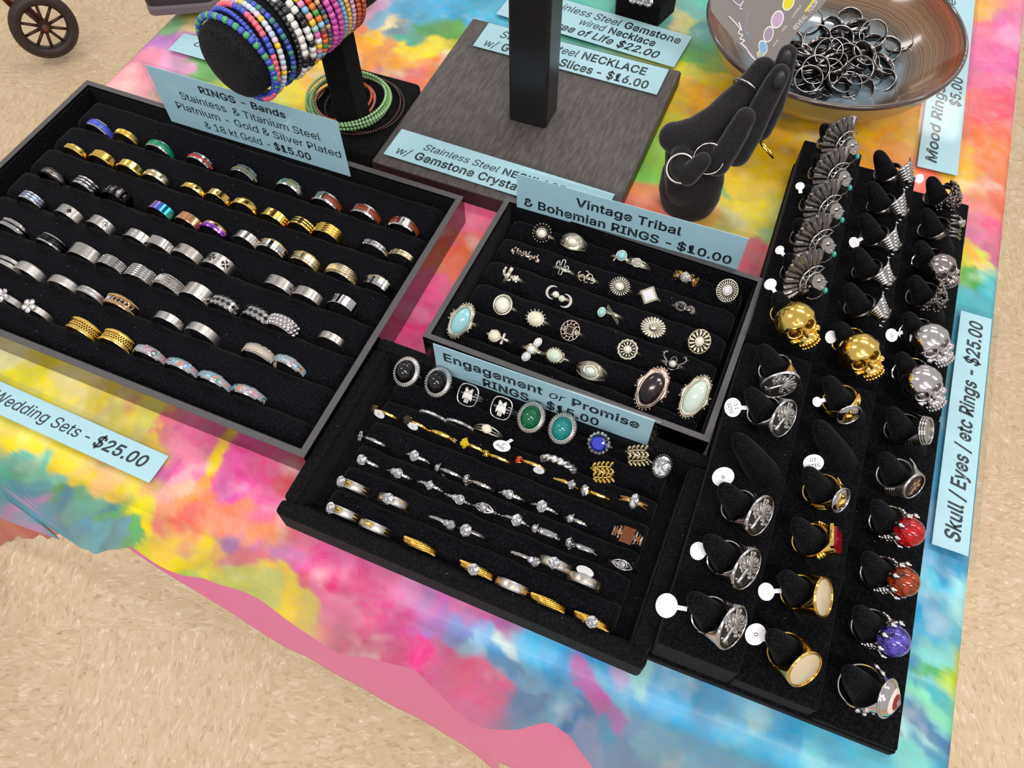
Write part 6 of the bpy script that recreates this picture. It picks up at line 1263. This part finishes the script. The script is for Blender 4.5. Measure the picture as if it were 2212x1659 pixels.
for (s_, c_, i, f, phi, R, al, desc) in STR:
    M = on_finger(s_, c_, i, phi, R, al+.003, .0005)
    place = 'on the rear stand' if s_ == 0 else 'on the front stand'
    nm = 'statement_ring'
    r = thing(nm, f"{desc}, {place}", 'ring', M, 'large rings on the stepped stands'); SR[(s_, c_, i)] = r
    bpy.context.view_layer.update()
    if callable(f): f(r, R)
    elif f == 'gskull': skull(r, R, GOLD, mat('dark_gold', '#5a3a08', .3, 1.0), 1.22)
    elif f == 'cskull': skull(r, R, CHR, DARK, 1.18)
    elif f == 'sskull': skull(r, R, metal('darker_chrome', '#b3a6a4', .12), DKRE, 1.0)  # smaller skull is a slightly darker, warmer chrome
    elif f == 'tex': texture_ball(r, R, DARK, i)
    elif f == 'drag': dragon(r, R, 3)
    elif f in ('red', 'ora', 'pur'): eyeball(r, R, {'red': M_red_e, 'ora': M_ora_e, 'pur': M_pur_e}[f], DKRE)
    else: eagle(r, R, f)
def stand_tag(key, px, py, txt, rot=0, r_=.0062, h=.0):
    """round paper tag tied to a ring, hanging where the photograph shows it"""
    r = SR[key]; c = np.array(r.matrix_world.translation); N = nrm([-.15, -.55, .82]); P = on_plane(px, py, c+FA*.004, N)
    d = c+FA*.004-P; d = d-np.dot(d, N)*N; y = -nrm(d); x = np.cross(y, N); W = r.matrix_world.inverted()@frame(P, x, y, N)
    o = tag_part(r, W, '', r_)
    if txt:
        x2 = nrm(CR-np.dot(CR, N)*N); M2 = np.array(frame(P, x2, np.cross(N, x2), N)); L = txt.split('|'); mb = MB()
        for k, t_ in enumerate(L): text_mb([(t_, 0, 0)], -len(t_)*r_*.15, len(t_)*r_*.15, (-.2 if len(L) == 1 else (.10 if k == 0 else -.5))*r_, r_*.34, mb)
        q = mb.obj('lettering', M_ink, o); q.matrix_local = frame(P, x, y, N).inverted()@Matrix(M2.tolist())@RZ(rot)@T(0, 0, .0004)
    return o
bpy.context.view_layer.update()
stand_tag((1, 0, 1), 1583, 880, 'SIZE|11', 105, .0058); stand_tag((1, 0, 3), 1562, 1030, '9', 185, .0062); stand_tag((1, 0, 4), 1508, 1190, '', 150, .0050); stand_tag((1, 0, 5), 1440, 1308, '', 80, .0066)
stand_tag((1, 1, 2), 1757, 1000, 'SIZE|10', 190, .0058); stand_tag((1, 1, 0), 1765, 868, '', 90, .0032); stand_tag((1, 1, 4), 1655, 1278, '', 80, .0050); stand_tag((1, 1, 5), 1632, 1370, '0', 100, .0060)
stand_tag((0, 0, 5), 1664, 614, '', 60, .0040); stand_tag((0, 1, 5), 1795, 728, '', 90, .0042); stand_tag((0, 2, 4), 1926, 724, '75', -70, .0045); stand_tag((0, 1, 0), 1986, 386, '', 120, .0036); stand_tag((0, 0, 3), 1728, 402, '', 60, .0030); stand_tag((0, 1, 2), 1845, 524, '', 70, .0040); stand_tag((0, 0, 4), 1684, 540, '', 60, .0030)

# ------------------------------------------------------------------ glazed bowl with mood rings and a colour card
BC = np.array([.268, .584, 0]); BR = .104
M_bowl = mat('streaked_brown_glaze', '#8a5a3c', .18, 0, Coat_Weight=.7, Coat_Roughness=.08); nt, b = nodes(M_bowl)
tc = nn(nt, 'ShaderNodeTexCoord'); sp_ = nn(nt, 'ShaderNodeSeparateXYZ'); nt.links.new(tc.outputs['Object'], sp_.inputs[0])
cb = nn(nt, 'ShaderNodeCombineXYZ'); nt.links.new(sp_.outputs[0], cb.inputs[0]); nt.links.new(sp_.outputs[1], cb.inputs[1])
ln = nn(nt, 'ShaderNodeVectorMath', operation='LENGTH'); nt.links.new(cb.outputs[0], ln.inputs[0])
nz = nn(nt, 'ShaderNodeTexNoise'); nz.inputs['Scale'].default_value = 14; nz.inputs['Detail'].default_value = 5; nt.links.new(tc.outputs['Object'], nz.inputs[0])
ad = nn(nt, 'ShaderNodeMath', operation='MULTIPLY_ADD'); nt.links.new(nz.outputs['Fac'], ad.inputs[0]); ad.inputs[1].default_value = .014; nt.links.new(ln.outputs['Value'], ad.inputs[2])
mr = nn(nt, 'ShaderNodeMapRange'); mr.inputs[1].default_value = .007; mr.inputs[2].default_value = .111; nt.links.new(ad.outputs[0], mr.inputs[0])
rp1 = ramp(nt, [(0, '#8ba0ae'), (.62, '#8598a6'), (.70, '#6a625c'), (.76, '#8a7462'), (.84, '#9a7a5c'), (.90, '#8a5438'), (.95, '#b0582e'), (1, '#8a4a2c')]); nt.links.new(mr.outputs[0], rp1.inputs[0])
cy = nn(nt, 'ShaderNodeCombineXYZ'); ls = nn(nt, 'ShaderNodeMath', operation='MULTIPLY'); ls.inputs[1].default_value = 1150; nt.links.new(ad.outputs[0], ls.inputs[0]); nt.links.new(ls.outputs[0], cy.inputs[0])
n2 = nn(nt, 'ShaderNodeTexNoise'); n2.inputs['Scale'].default_value = 1.0; n2.inputs['Detail'].default_value = 4; nt.links.new(cy.outputs[0], n2.inputs[0])
rp2 = ramp(nt, [(.36, '#3a322e'), (.47, '#b8a898'), (.66, '#ffe8d0')]); nt.links.new(n2.outputs['Fac'], rp2.inputs[0])
fm = nn(nt, 'ShaderNodeMapRange'); fm.inputs[1].default_value = .060; fm.inputs[2].default_value = .078; fm.inputs[4].default_value = .75; nt.links.new(ad.outputs[0], fm.inputs[0])
mxx = nn(nt, 'ShaderNodeMix', data_type='RGBA', blend_type='MULTIPLY'); nt.links.new(fm.outputs[0], mxx.inputs[0]); nt.links.new(rp1.outputs[0], mxx.inputs[6]); nt.links.new(rp2.outputs[0], mxx.inputs[7]); nt.links.new(mxx.outputs[2], b.inputs['Base Color'])
M_bowlo = add_bump(mat('olive_cream_glaze', '#a89a68', .3, 0, Coat_Weight=.4), 160, .2)
bw = thing('bowl', 'brown and blue-grey glazed ceramic bowl holding a pile of steel rings', 'bowl', BC)
inn = [(0, .0185), (.02, .0186), (.045, .0200), (.062, .0235), (.078, .033), (.092, .046), (.1015, .0590)]
out = [(.0455, .0006), (.0465, .010), (.060, .013), (.080, .024), (.096, .041), (.1045, .0575)]
MB().lathe(inn, 96, axis='Z', closed=False).obj('inner_glaze', M_bowl, bw)
MB().lathe([(0, .004), (.040, .004), (.042, .0006)]+out, 96, axis='Z', closed=False).obj('outer_wall', M_bowlo, bw)
MB().lathe([(.1015, .0590), (.1022, .0612), (.1038, .0612), (.1050, .0595), (.1045, .0575)], 96, axis='Z', closed=False).obj('rim', mat('dark_brown_glaze', '#4a3a36', .12, 0, Coat_Weight=.8), bw)
MOOD = [(1748, 46, 8, .034), (1833, 46, 62, .026), (1885, 72, 20, .040), (1791, 113, 18, .044), (1857, 152, 28, .040), (1915, 109, 45, .030), (1943, 97, 50, .027), (1945, 133, 52, .023), (1903, 143, 48, .030), (1905, 178, 66, .023), (1857, 194, 68, .023), (1809, 178, 75, .032), (1746, 173, 30, .036), (1760, 150, 25, .040), (1728, 112, 35, .040), (1750, 194, 66, .028),
 (1813, 86, 66, .034), (1799, 64, 58, .030), (1849, 64, 55, .030), (1764, 84, 30, .036), (1703, 95, 15, .040), (1801, 142, 50, .038), (1863, 119, 60, .036), (1731, 133, 45, .036), (1829, 125, 55, .036), (1778, 172, 40, .030), (1829, 150, 60, .028), (1775, 130, 60, .030), (1838, 92, 50, .026), (1876, 98, 65, .028), (1880, 160, 60, .024), (1722, 160, 55, .030), (1790, 92, 65, .028), (1830, 186, 64, .024), (1740, 150, 60, .034), (1768, 108, 62, .034), (1812, 112, 64, .032), (1842, 138, 62, .030), (1790, 158, 58, .034), (1770, 192, 62, .026), (1850, 110, 66, .028), (1720, 120, 60, .034), (1868, 140, 64, .026), (1816, 160, 62, .030)]
M_mood = mat('mood_stripe', '#0c0c0e', .12, 0, Coat_Weight=.2)
def mood_ring():
    r = thing('mood_ring', 'x', 'ring'); R = .0112
    MB().lathe([(R-.0010, -.0034), (R-.0001, -.0034), (R-.0001, .0034), (R-.0010, .0034)], 44).obj('band', metal('dark_steel', '#6e6765', .14), r)
    for y_ in (-.0034, .0034): MB().tube([(R*.97*math.sin(a), y_, R*.97*math.cos(a)) for a in [2*math.pi*k/44 for k in range(44)]], .00045, 6, closed=True, up=(0, 1, 0)).obj('edge', SIL, r)
    MB().lathe([(R-.0003, -.0031), (R+.0001, -.0031), (R+.0001, .0031), (R-.0003, .0031)], 44).obj('colour_stripe', M_mood, r)
    return r
MR0 = mood_ring(); sides = [(1748, 'left'), (1885, 'right')]
mood = []
for k, (px, py, tl, z) in enumerate(MOOD):
    r = MR0 if k == 0 else MR0.copy()
    if k:
        COL.objects.link(r)
        for ch in MR0.children: c = ch.copy(); COL.objects.link(c); c.parent = r
    rn = random.Random(k); az = rn.uniform(0, 360); P = at(px, py, z)
    # axis of the ring leans tl degrees away from pointing at the viewer's side
    Nn = nrm(-ray(px, py)); U_ = np.array([0, 0, 1.]); f_ = .85 if tl <= 30 else .15; N2 = nrm(Nn*f_+U_*(1-f_)+np.array([math.cos(az), math.sin(az), 0])*(.25 if tl <= 30 else .42))
    x = nrm(np.cross(N2, [.3, .2, 1])); r.matrix_world = frame(P, x, N2, np.cross(x, N2))
    d = np.array([px-1818, (py-115)*1.3]); mood.append((px, py, r))
AN = ['far left', 'left', 'centre left', 'centre', 'centre right', 'right', 'far right']
import itertools
for bi, grp in itertools.groupby(sorted(mood, key=lambda t_: (int((t_[0]-1700)/37), t_[1])), key=lambda t_: int((t_[0]-1700)/37)):
    for j, (px, py, r) in enumerate(list(grp)):
        tag(r, f"black-striped steel ring in the bowl, {ORD[j]} from the back in the pile's {AN[min(bi, 6)]} part", 'ring', 'steel rings piled in the bowl')
# card
M_card = mat('grey_card', '#7d7674', .45); M_lav = mat('lavender_ink', '#cbbcd8', .4)
CPn = np.cross(at(1760, 0, .084)-at(1640, 190, .040), at(1541, 25, .086)-at(1640, 190, .040)); CPn = nrm(CPn)*(1 if CPn[2] > 0 else -1); CP0 = at(1640, 190, .040)
cx_ = nrm(at(1760, 0, .084)-CP0); cy_ = np.cross(CPn, cx_); CM = frame(CP0, cx_, cy_, CPn); CMi = np.array(CM.inverted())
def cardp(px, py): P = on_plane(px, py, CP0, CPn); q = CMi@np.array([*P, 1]); return (q[0], q[1])
cardt = thing('mood_colour_card', 'grey colour-chart card with coloured circles leaning in the bowl', 'card', CM)
poly = [cardp(*p) for p in [(1532, -40), (1536, 24), (1560, 55), (1598, 100), (1634, 136), (1662, 150), (1680, 122), (1704, 92), (1728, 62), (1752, 38), (1772, 18), (1790, -5), (1812, -40)]]
def ccw(P): A = sum(P[i][0]*P[(i+1) % len(P)][1]-P[(i+1) % len(P)][0]*P[i][1] for i in range(len(P))); return P if A > 0 else P[::-1]
MB().prism(ccw(poly), -.0004, 0).obj('card', M_card, cardt)
def spot(px, py, rx, ry, rot, col):
    c = math.cos(math.radians(rot)); s_ = math.sin(math.radians(rot))
    def ell(k): return ccw([cardp(px+k*rx*math.cos(a)*c-k*ry*math.sin(a)*s_, py+k*rx*math.cos(a)*s_+k*ry*math.sin(a)*c) for a in [2*math.pi*j/24 for j in range(24)]])
    MB().prism(ell(1.2), 0, .00008).obj('white_outline', SUP, cardt); MB().prism(ell(1), .0001, .0002).obj('colour_spot', mat('spot_'+col, '#'+col, .4), cardt)
for a in [(1703, 6, 10, 15, 25, 'd8c81e'), (1679, 42, 11, 17, 20, 'b79cba'), (1660, 74, 9, 15, 15, '9a8a9c'), (1648, 102, 8, 13, -12, '7ba6cc'), (1643, 119, 6, 8, -30, 'a9b09c')]: spot(*a)
def ctext(txt, p0, p1, h):
    """words printed between two picture points on the card"""
    A = np.array(cardp(*p0)); B = np.array(cardp(*p1)); X = B-A; L = np.linalg.norm(X); X /= L; M = Matrix(((X[0], -X[1], 0, A[0]), (X[1], X[0], 0, A[1]), (0, 0, 1, .0002), (0, 0, 0, 1)))
    text_mb([(txt, 0, 0)], 0, L, 0, h).obj('lettering', SUP, cardt, M)
ctext('LOVABLE', (1713, 39), (1731, 13), .0018); ctext('COOL', (1690, 69), (1701, 56), .0018); ctext('CALM', (1671, 101), (1681, 88), .0016); ctext('YOUR MOOD', (1748, 30), (1792, -25), .0034); ctext('REVEAL', (1718, 66), (1744, 36), .0034)
def smooth(P, n=6):
    P = [P[0]]+list(P)+[P[-1]]; out = []
    for i in range(1, len(P)-2):
        a, b, c, d = (np.array(P[i+k], float) for k in (-1, 0, 1, 2))
        for j in range(n): t = j/n; out.append(tuple(.5*((2*b)+(c-a)*t+(2*a-5*b+4*c-d)*t*t+(3*b-a-3*c+d)*t**3)))
    return out+[P[-1]]
def scribble(P, m, w_): P = smooth(P); MB().tube([(*cardp(*p), .0002) for p in P], w_, 4, flat=.3).obj('script_writing', m, cardt)
scribble([(1574, 35), (1590, 52), (1602, 66), (1595, 48), (1600, 60), (1595, 72), (1604, 76), (1598, 84), (1608, 88), (1602, 94), (1612, 104), (1618, 116), (1634, 134)], SUP, .0006); scribble([(1597, 92), (1612, 106), (1622, 118), (1634, 132)], M_lav, .0006)
scribble([(1578, -4), (1596, 12), (1606, 2), (1598, 18), (1604, 20)], M_lav, .0007); scribble([(1620, 20), (1614, 36), (1609, 58), (1612, 78), (1616, 70), (1618, 94)], mat('pale_blue_ink', '#8fa6cc', .4), .0004)
ya = [cardp(*p) for p in [(1737, 25), (1741, 26), (1764, -4), (1758, -4)]]; MB().prism(ccw(ya), 0, .0001).obj('yellow_stripe', mat('spot_d8c81e'), cardt)

# ------------------------------------------------------------------ black display hand
def capsule(mb, a, b, ra, rb, n=16):
    a = np.array(a); b = np.array(b); mb.tube([a, a+(b-a)*.25, a+(b-a)*.5, a+(b-a)*.75, b], [ra, ra*.75+rb*.25, (ra+rb)/2, ra*.25+rb*.75, rb], n); mb.ball(a, ra, n); mb.ball(b, rb, n)
hb = MB()
hp = lambda x, y, z: at(x, y, z)
def chain(P):
    for (a, ra), (b_, rb) in zip(P[:-1], P[1:]): capsule(hb, hp(*a), hp(*b_), ra, rb)
bc = hp(1482, 444, .003)
V = []
for z, sx, sy, dx in [(.0008, .0185, .0150, 0), (.006, .0215, .0168, 0), (.016, .0240, .0178, -.0005), (.032, .0238, .0172, -.001), (.046, .0195, .0155, 0), (.056, .0165, .0140, 0)]:
    for k in range(28): a = 2*math.pi*k/28; V.append(bc+E1*(sx*math.cos(a)+dx)+E2*(sy*math.sin(a)+z*.10)+np.array([0, 0, z-.003]))
hb.add(V, [(i*28+k, i*28+(k+1) % 28, (i+1)*28+(k+1) % 28, (i+1)*28+k) for i in range(5) for k in range(28)]+[list(range(28))[::-1], [5*28+k for k in range(28)]])
chain([((1482, 400, .025), .0165), ((1478, 352, .045), .0145), ((1475, 318, .056), .0130)])
chain([((1455, 296, .064), .0110), ((1468, 300, .064), .0125), ((1503, 290, .070), .0125), ((1550, 262, .078), .0125), ((1588, 226, .086), .0125), ((1614, 194, .096), .0098), ((1634, 168, .102), .0090), ((1648, 150, .107), .0086)])
chain([((1480, 325, .054), .0130), ((1530, 308, .058), .0130), ((1578, 284, .064), .0125), ((1606, 262, .070), .0115)])
chain([((1600, 290, .062), .0110), ((1640, 276, .068), .0098), ((1667, 230, .085), .0086), ((1689, 160, .108), .0078), ((1702, 116, .123), .0062)])  # index
chain([((1572, 305, .064), .0110), ((1592, 330, .064), .0100), ((1620, 288, .080), .0088), ((1648, 228, .098), .0082), ((1675, 178, .114), .0074), ((1686, 158, .120), .0062)])  # middle
chain([((1530, 328, .064), .0092), ((1549, 352, .062), .0096), ((1570, 324, .074), .0084), ((1592, 286, .086), .0080), ((1610, 254, .097), .0070)])  # ring finger
chain([((1472, 338, .062), .0082), ((1470, 364, .058), .0080), ((1486, 379, .058), .0076), ((1503, 362, .066), .0070), ((1518, 347, .072), .0060)])  # little finger
M_hand = velvet('dusty_black_flock', '#232124', '#2e2b2c', .10); M_hand.node_tree.nodes['Principled BSDF'].inputs['Sheen Weight'].default_value = .25
ho = hb.obj('display_hand', M_hand); md = ho.modifiers.new('rm', 'REMESH'); md.mode = 'VOXEL'; md.voxel_size = .0009; md.use_smooth_shade = True
ms = ho.modifiers.new('sm', 'SMOOTH'); ms.factor = .6; ms.iterations = 6
bpy.context.view_layer.update(); me = bpy.data.meshes.new_from_object(ho.evaluated_get(bpy.context.evaluated_depsgraph_get())); ho.modifiers.clear(); ho.data = me
for p in me.polygons: p.use_smooth = True
tag(ho, 'dusty black hand-shaped ring holder standing on the yellow cloth', 'ring holder')
def nail(px, py, z, ax_, w_, l_):
    P = at(px, py, z); d = nrm(at(*ax_)-P); v = -ray(px, py); v = nrm(v-np.dot(v, d)*d); x = np.cross(d, v)
    MB().ball((0, 0, 0), 1, 18, sc=(w_, l_, .0016), lo=0).obj('nail', mat('nail_black', '#1b1a1e', .35), ho, frame(P, x, d, v))
nail(1696, 128, .1255, (1703, 108, .131), .0038, .0062); nail(1683, 174, .1215, (1690, 154, .127), .0036, .0062)
def hand_ring(label, px, py, z, ax_, R, r_, m):
    P = at(px, py, z); d = nrm(at(*ax_)-P); x = nrm(np.cross(d, [0, 0, 1])); M = frame(P, x, d, np.cross(x, d))
    t_ = thing('thin_ring', label, 'ring', M, 'rings on the display hand'); MB().tube([(R*math.sin(a), 0, R*math.cos(a)) for a in [2*math.pi*k/48 for k in range(48)]], r_, 8, closed=True, up=(0, 1, 0)).obj('band', m, t_); return t_
hand_ring('thin silver ring round the thumb of the black hand', 1614, 194, .0985, (1632, 170, .103), .0112, .0007, SIL)
t_ = hand_ring('silver-beaded ring round the little finger of the black hand', 1471, 364, .062, (1471, 364, .080), .0100, .0009, SAT)
t_ = hand_ring('slim bright ring round the ring finger base of the hand', 1531, 343, .070, (1531, 343, .090), .0104, .0006, SIL)
t_ = hand_ring('gold cluster ring on the back of the black hand', 1652, 318, .056, (1675, 300, .062), .0098, .0009, GOLD)
b = MB(); rn = random.Random(9)
for k in range(16): b.ball((rn.uniform(-.004, .004), rn.uniform(-.0015, .0015), -.0098+rn.uniform(-.001, .0014)), rn.uniform(.0007, .0013), 6)
b.obj('gold_cluster', GOLDR, t_)

# ------------------------------------------------------------------ bracelet bar (black velvet T-bar) with beaded bracelets
PB = at(765, 262, .018)                                   # foot of the pole
zb = .132
P1 = at(487, 141, zb-.002); P0 = np.array([PB[0], PB[1], zb])-(E1*.004); 
AXD = P0-P1; AXD[2] = 0; Lb = np.linalg.norm(AXD); AXD /= Lb; AYD = np.cross([0, 0, 1], AXD)
tbar = thing('bracelet_bar', 'black velvet bracelet T-bar on rectangular base', 'display stand', frame((PB[0], PB[1], 0), E1, E2, (0, 0, 1)))
TBI = tbar.matrix_world.inverted()
MB().rbox(-.0045, .015, .0006, .018, .0375, .0470, .006, .002).obj('base', M_velv, tbar)
MB().rbox(0, 0, .018, zb-.02, .0105, .0105, .002, .001).obj('pole', M_velv, tbar)
RB = .0262
CYL = frame(P1, AYD, (0, 0, 1), AXD)
Lc = Lb*2
MB().lathe([(0, -.0005), (RB*.55, 0), (RB*.86, .001), (RB*.97, .0035), (RB, .008), (RB, Lc-.008), (RB*.97, Lc-.003), (RB*.8, Lc), (0, Lc)], 56, axis='Z', closed=False).obj('padded_bar', M_felt, tbar, TBI@CYL)
BCOL = {}
def bead_mat(c):
    k = 'bead_'+c; return mat(k, '#'+c, .18, 0, Coat_Weight=.6)
def bead_mesh(c, r_):
    k = (c, r_)
    if k not in BCOL: BCOL[k] = MB().lathe([(r_*.3, -r_*.8), (r_*.8, -r_*.75), (r_, 0), (r_*.8, r_*.75), (r_*.3, r_*.8)], 10, closed=False).mesh('bead', bead_mat(c))
    return BCOL[k]
def bracelet(label, pos, cols, r_, loop=0.0, tilt=0, tw=0, stuff=False):
    r_ *= .92
    R = RB+r_+.0006+loop; n = int(2*math.pi*R/(r_*1.62)); C_ = P1+AXD*pos-np.array([0, 0, loop])
    M = frame(C_, AYD, (0, 0, 1), AXD)@RX(tilt)@RY(tw); t_ = thing('beaded_bracelet', label, 'bracelet', M, 'beaded bracelets on the velvet bar')
    for k in range(n):
        a = 2*math.pi*k/n; o = bpy.data.objects.new('bead', bead_mesh(cols[k % len(cols)], r_)); COL.objects.link(o); o.parent = t_
        o.matrix_local = Matrix(((math.cos(a), -math.sin(a), 0, R*math.cos(a)), (math.sin(a), math.cos(a), 0, R*math.sin(a)), (0, 0, 1, 0), (0, 0, 0, 1)))
    return t_
W, Kk = 'e8e4e0', '16161a'
BRC = [('blue and green beaded bracelet nearest the padded end', .010, ['3a4fc0', '4aa06c'], .0026, .0010, -5, 3), ('coral pink beaded bracelet crossing the blue one', .016, ['e8647c', 'e8647c', 'e8647c', 'e8647c', 'e8647c', '3a4fc0', '3a4fc0', '3a4fc0'], .0024, .0016, 9, -5), ('small royal blue beaded bracelet', .0135, ['3146b8'], .0019, .0008, 2, -6),
 ('pastel white, blue and yellow beaded bracelet', .021, ['d8d4ec', 'b8d0ec', 'e8c8d8', 'f0cc38', 'c8d8dc'], .0024, .0012, 8, -3), ('dark teal and blue beaded bracelet', .0265, ['3a4fc0', '3d7c74', '2c3f80'], .0024, .0010, 2, 2),
 ('white beaded bracelet with black section', .0380, [W, W, W, W, W, W, Kk, Kk], .0031, .0012, 3, -2), ('black and white beaded bracelet', .0440, [Kk, W, W, Kk, Kk, W, W], .0030, .0010, 0, 0), ('plain small black beaded bracelet', .0345, [Kk], .0024, .0008, 4, -2),
 ('multicoloured pastel beaded bracelet', .0500, ['f0c828', 'e890b8', '78b8dc', 'f0a090', 'f0c828', '98c8b8', 'd870b0', 'f0f0f0'], .0028, .001, 0, 0), ('red, orange and green beaded bracelet', .0555, ['e04028', 'e8782c', '4a9844', 'e8782c', '98c4dc', '7c5a4c'], .0027, .001, 0, 0),
 ('dark bronze and teal beaded bracelet', .0605, ['2c5a68', '8c7850', '345c8c', 'c8b078', '6c3c5c'], .0022, .001, 0, 0), ('magenta beaded bracelet, nearer of two', .0655, ['c848a8', 'd858b0'], .0028, .001, 0, 0), ('magenta beaded bracelet, farther of two', .0712, ['c848a8', 'cc50a0'], .0027, .001, 0, 0),
 ('thin light blue beaded bracelet', .0760, ['80acd0'], .0021, .001, 0, 0), ('thin golden beaded bracelet', .0800, ['d8a040', 'e0b050'], .0021, .001, 0, 0), ('lilac and pink beaded bracelet', .0842, ['c090c0', 'e0b0c8'], .0021, .001, 0, 0), ('rust orange beaded bracelet at the far end', .0888, ['b84c28', 'c85c30'], .0023, .001, 0, 0), ('second rust orange beaded bracelet at the far end', .0936, ['b04424'], .0023, .001, 0, 0)]
kf = Lb/.085
for lb, pos, cols, r_, lp, tl, tw in BRC: bracelet(lb, pos*kf, cols, r_, lp, tl, tw)
def coil(label, c, R, cols, r_, loops, seed):
    t_ = thing('beaded_coil', label, 'bracelet', Matrix.Translation(c), 'bead coils lying on the bar base'); rn = random.Random(seed)
    for k in range(loops):
        b = MB(); n = int(2*math.pi*R/(r_*1.9)); dx, dy = rn.uniform(-.003, .003), rn.uniform(-.003, .003); rr = R+rn.uniform(-.002, .002)
        for i in range(n):
            a = 2*math.pi*i/n; b.ball((dx+rr*math.cos(a), dy+rr*math.sin(a), .0016*k+.0008*math.sin(a*2+k)), r_, 5)
        o = b.obj('bead_strand', bead_mat(cols[k % len(cols)]), t_); o['kind'] = 'stuff'
CO_ = at(765, 236, .020)
coil('green bead coil of four strands round the pole foot', at(757, 222, .024), .0330, ['9cc48c', 'a4cc94', '8cb87c', 'acd09c'], .0015, 5, 1)
coil('dark brown bead coil under the green one', at(780, 232, .020), .0345, ['3a2420', '442a24'], .0012, 2, 2)
coil('orange and pink bead coil inside the green one', at(745, 222, .020), .0265, ['e07828', 'd88a90', 'e07828'], .0012, 3, 3)

# ------------------------------------------------------------------ pieces cut by the top of the frame
bx_ = thing('cream_box', 'small cream cardboard box behind the bracelet bar', 'box', frame(at(748, 46, .0), E1, E2, (0, 0, 1)))
MB().rbox(0, .02, .0006, .028, .012, .022, .0006, .0005).obj('box', mat('cream_card', '#e6c49c', .6), bx_)
bs = thing('necklace_bust', 'black velvet necklace stand foot with crystal pendant at the top edge', 'display stand', frame(at(1378, 40, 0), E1, E2, (0, 0, 1)))
MB().prism([(-.021, -.006), (.021, -.006), (.029, .022), (.024, .042), (-.024, .042), (-.029, .022)], .0006, .022, bev=.002).obj('foot', M_velv, bs)
MB().prism([(-.02, .004), (.02, .004), (.026, .036), (-.026, .036)], .022, .075, bev=.003).obj('neck', M_velv, bs)
pd = thing('crystal_pendant', 'clear crystal pendant resting on the black bust foot', 'pendant', frame(at(1385, 3, .030), E1, nrm(E2+np.array([0, 0, 1.])), nrm(np.array([0, 0, 1.])-E2)))
for k, x in enumerate((-.007, 0, .007)): brill(pd, T(x, 0, 0), .0042, CRYD, 0)
fo = thing('display_slab', 'dark two-layer padded display slab at the top left of the cloth', 'display stand', frame(at(425, 22, .012), nrm(E1+.55*E2), nrm(E2-.55*E1), (0, 0, 1)))
MB().rbox(-.012, .022, .0, .008, .032, .026, .008, .002).obj('lower_layer', mat('mauve_grey_board', '#6c6268', .5), fo)
MB().rbox(-.012, .023, .0085, .022, .032, .025, .008, .004).obj('upper_layer', mat('dark_leatherette', '#2e2a2d', .42), fo)
wr = MB(); wr.tube([at(427, 5, .02), at(435, 14, .012), at(441, 25, .004), at(446, 33, .0022)], .0004, 5).tube([at(436, 2, .02), at(444, 12, .012), at(452, 26, .0022)], .0004, 5); tag(wr.obj('black_wire', mat('black_wire', '#151314', .4)), 'thin black wire loop hanging from the padded slab', 'wire')
# wheel on the floor
wc = at(95, 56, FZ+.085); n_ = nrm(-ray(95, 56)*np.array([1, 1, .35])); xw = nrm(np.cross([0, 0, 1], n_)); WM = frame(wc, xw, np.cross(n_, xw), n_)
wt = thing('cart_wheel', 'dark spoked wheel of a small cart standing on the floor', 'wheel', WM)
Rw = np.linalg.norm(np.cross(at(95, 56, FZ+.085)-CO, nrm(ray(168, 52)))); Rw = abs(Rw)
M_rub = mat('dark_brown_rubber', '#2b1e1b', .5); M_brz = mat('dark_bronze', '#4a3426', .4, .5)
MB().lathe([(Rw*.66, -.008), (Rw*.72, -.014), (Rw*.88, -.017), (Rw, -.008), (Rw, .008), (Rw*.88, .017), (Rw*.72, .014), (Rw*.66, .008)], 60, axis='Z').obj('tyre', M_rub, wt)
for k in range(10):
    a = 2*math.pi*(k+.25)/10; MB().tube([(Rw*.12*math.cos(a), Rw*.12*math.sin(a), .004), (Rw*.78*math.cos(a), Rw*.78*math.sin(a), 0)], [Rw*.055, Rw*.045], 8).obj('spoke', M_brz, wt)
MB().lathe([(0, -.012), (Rw*.2, -.010), (Rw*.2, .010), (Rw*.13, .016), (Rw*.13, .024), (0, .024)], 24, axis='Z', closed=False).obj('hub', M_brz, wt)
MB().ball((0, 0, .025), Rw*.07, 10).obj('axle_nut', mat('rusty_red', '#6c2c20', .5), wt)
MB().tube([(-Rw*.75, Rw*1.35, -.02), (-Rw*.55, Rw*.72, -.02)], .006, 8).tube([(-Rw*.9, Rw*1.4, -.03), (-Rw*.2, Rw*.5, -.03), (0, 0, -.015)], .009, 8).obj('fork', mat('dark_red_frame', '#5a1c18', .4), wt)
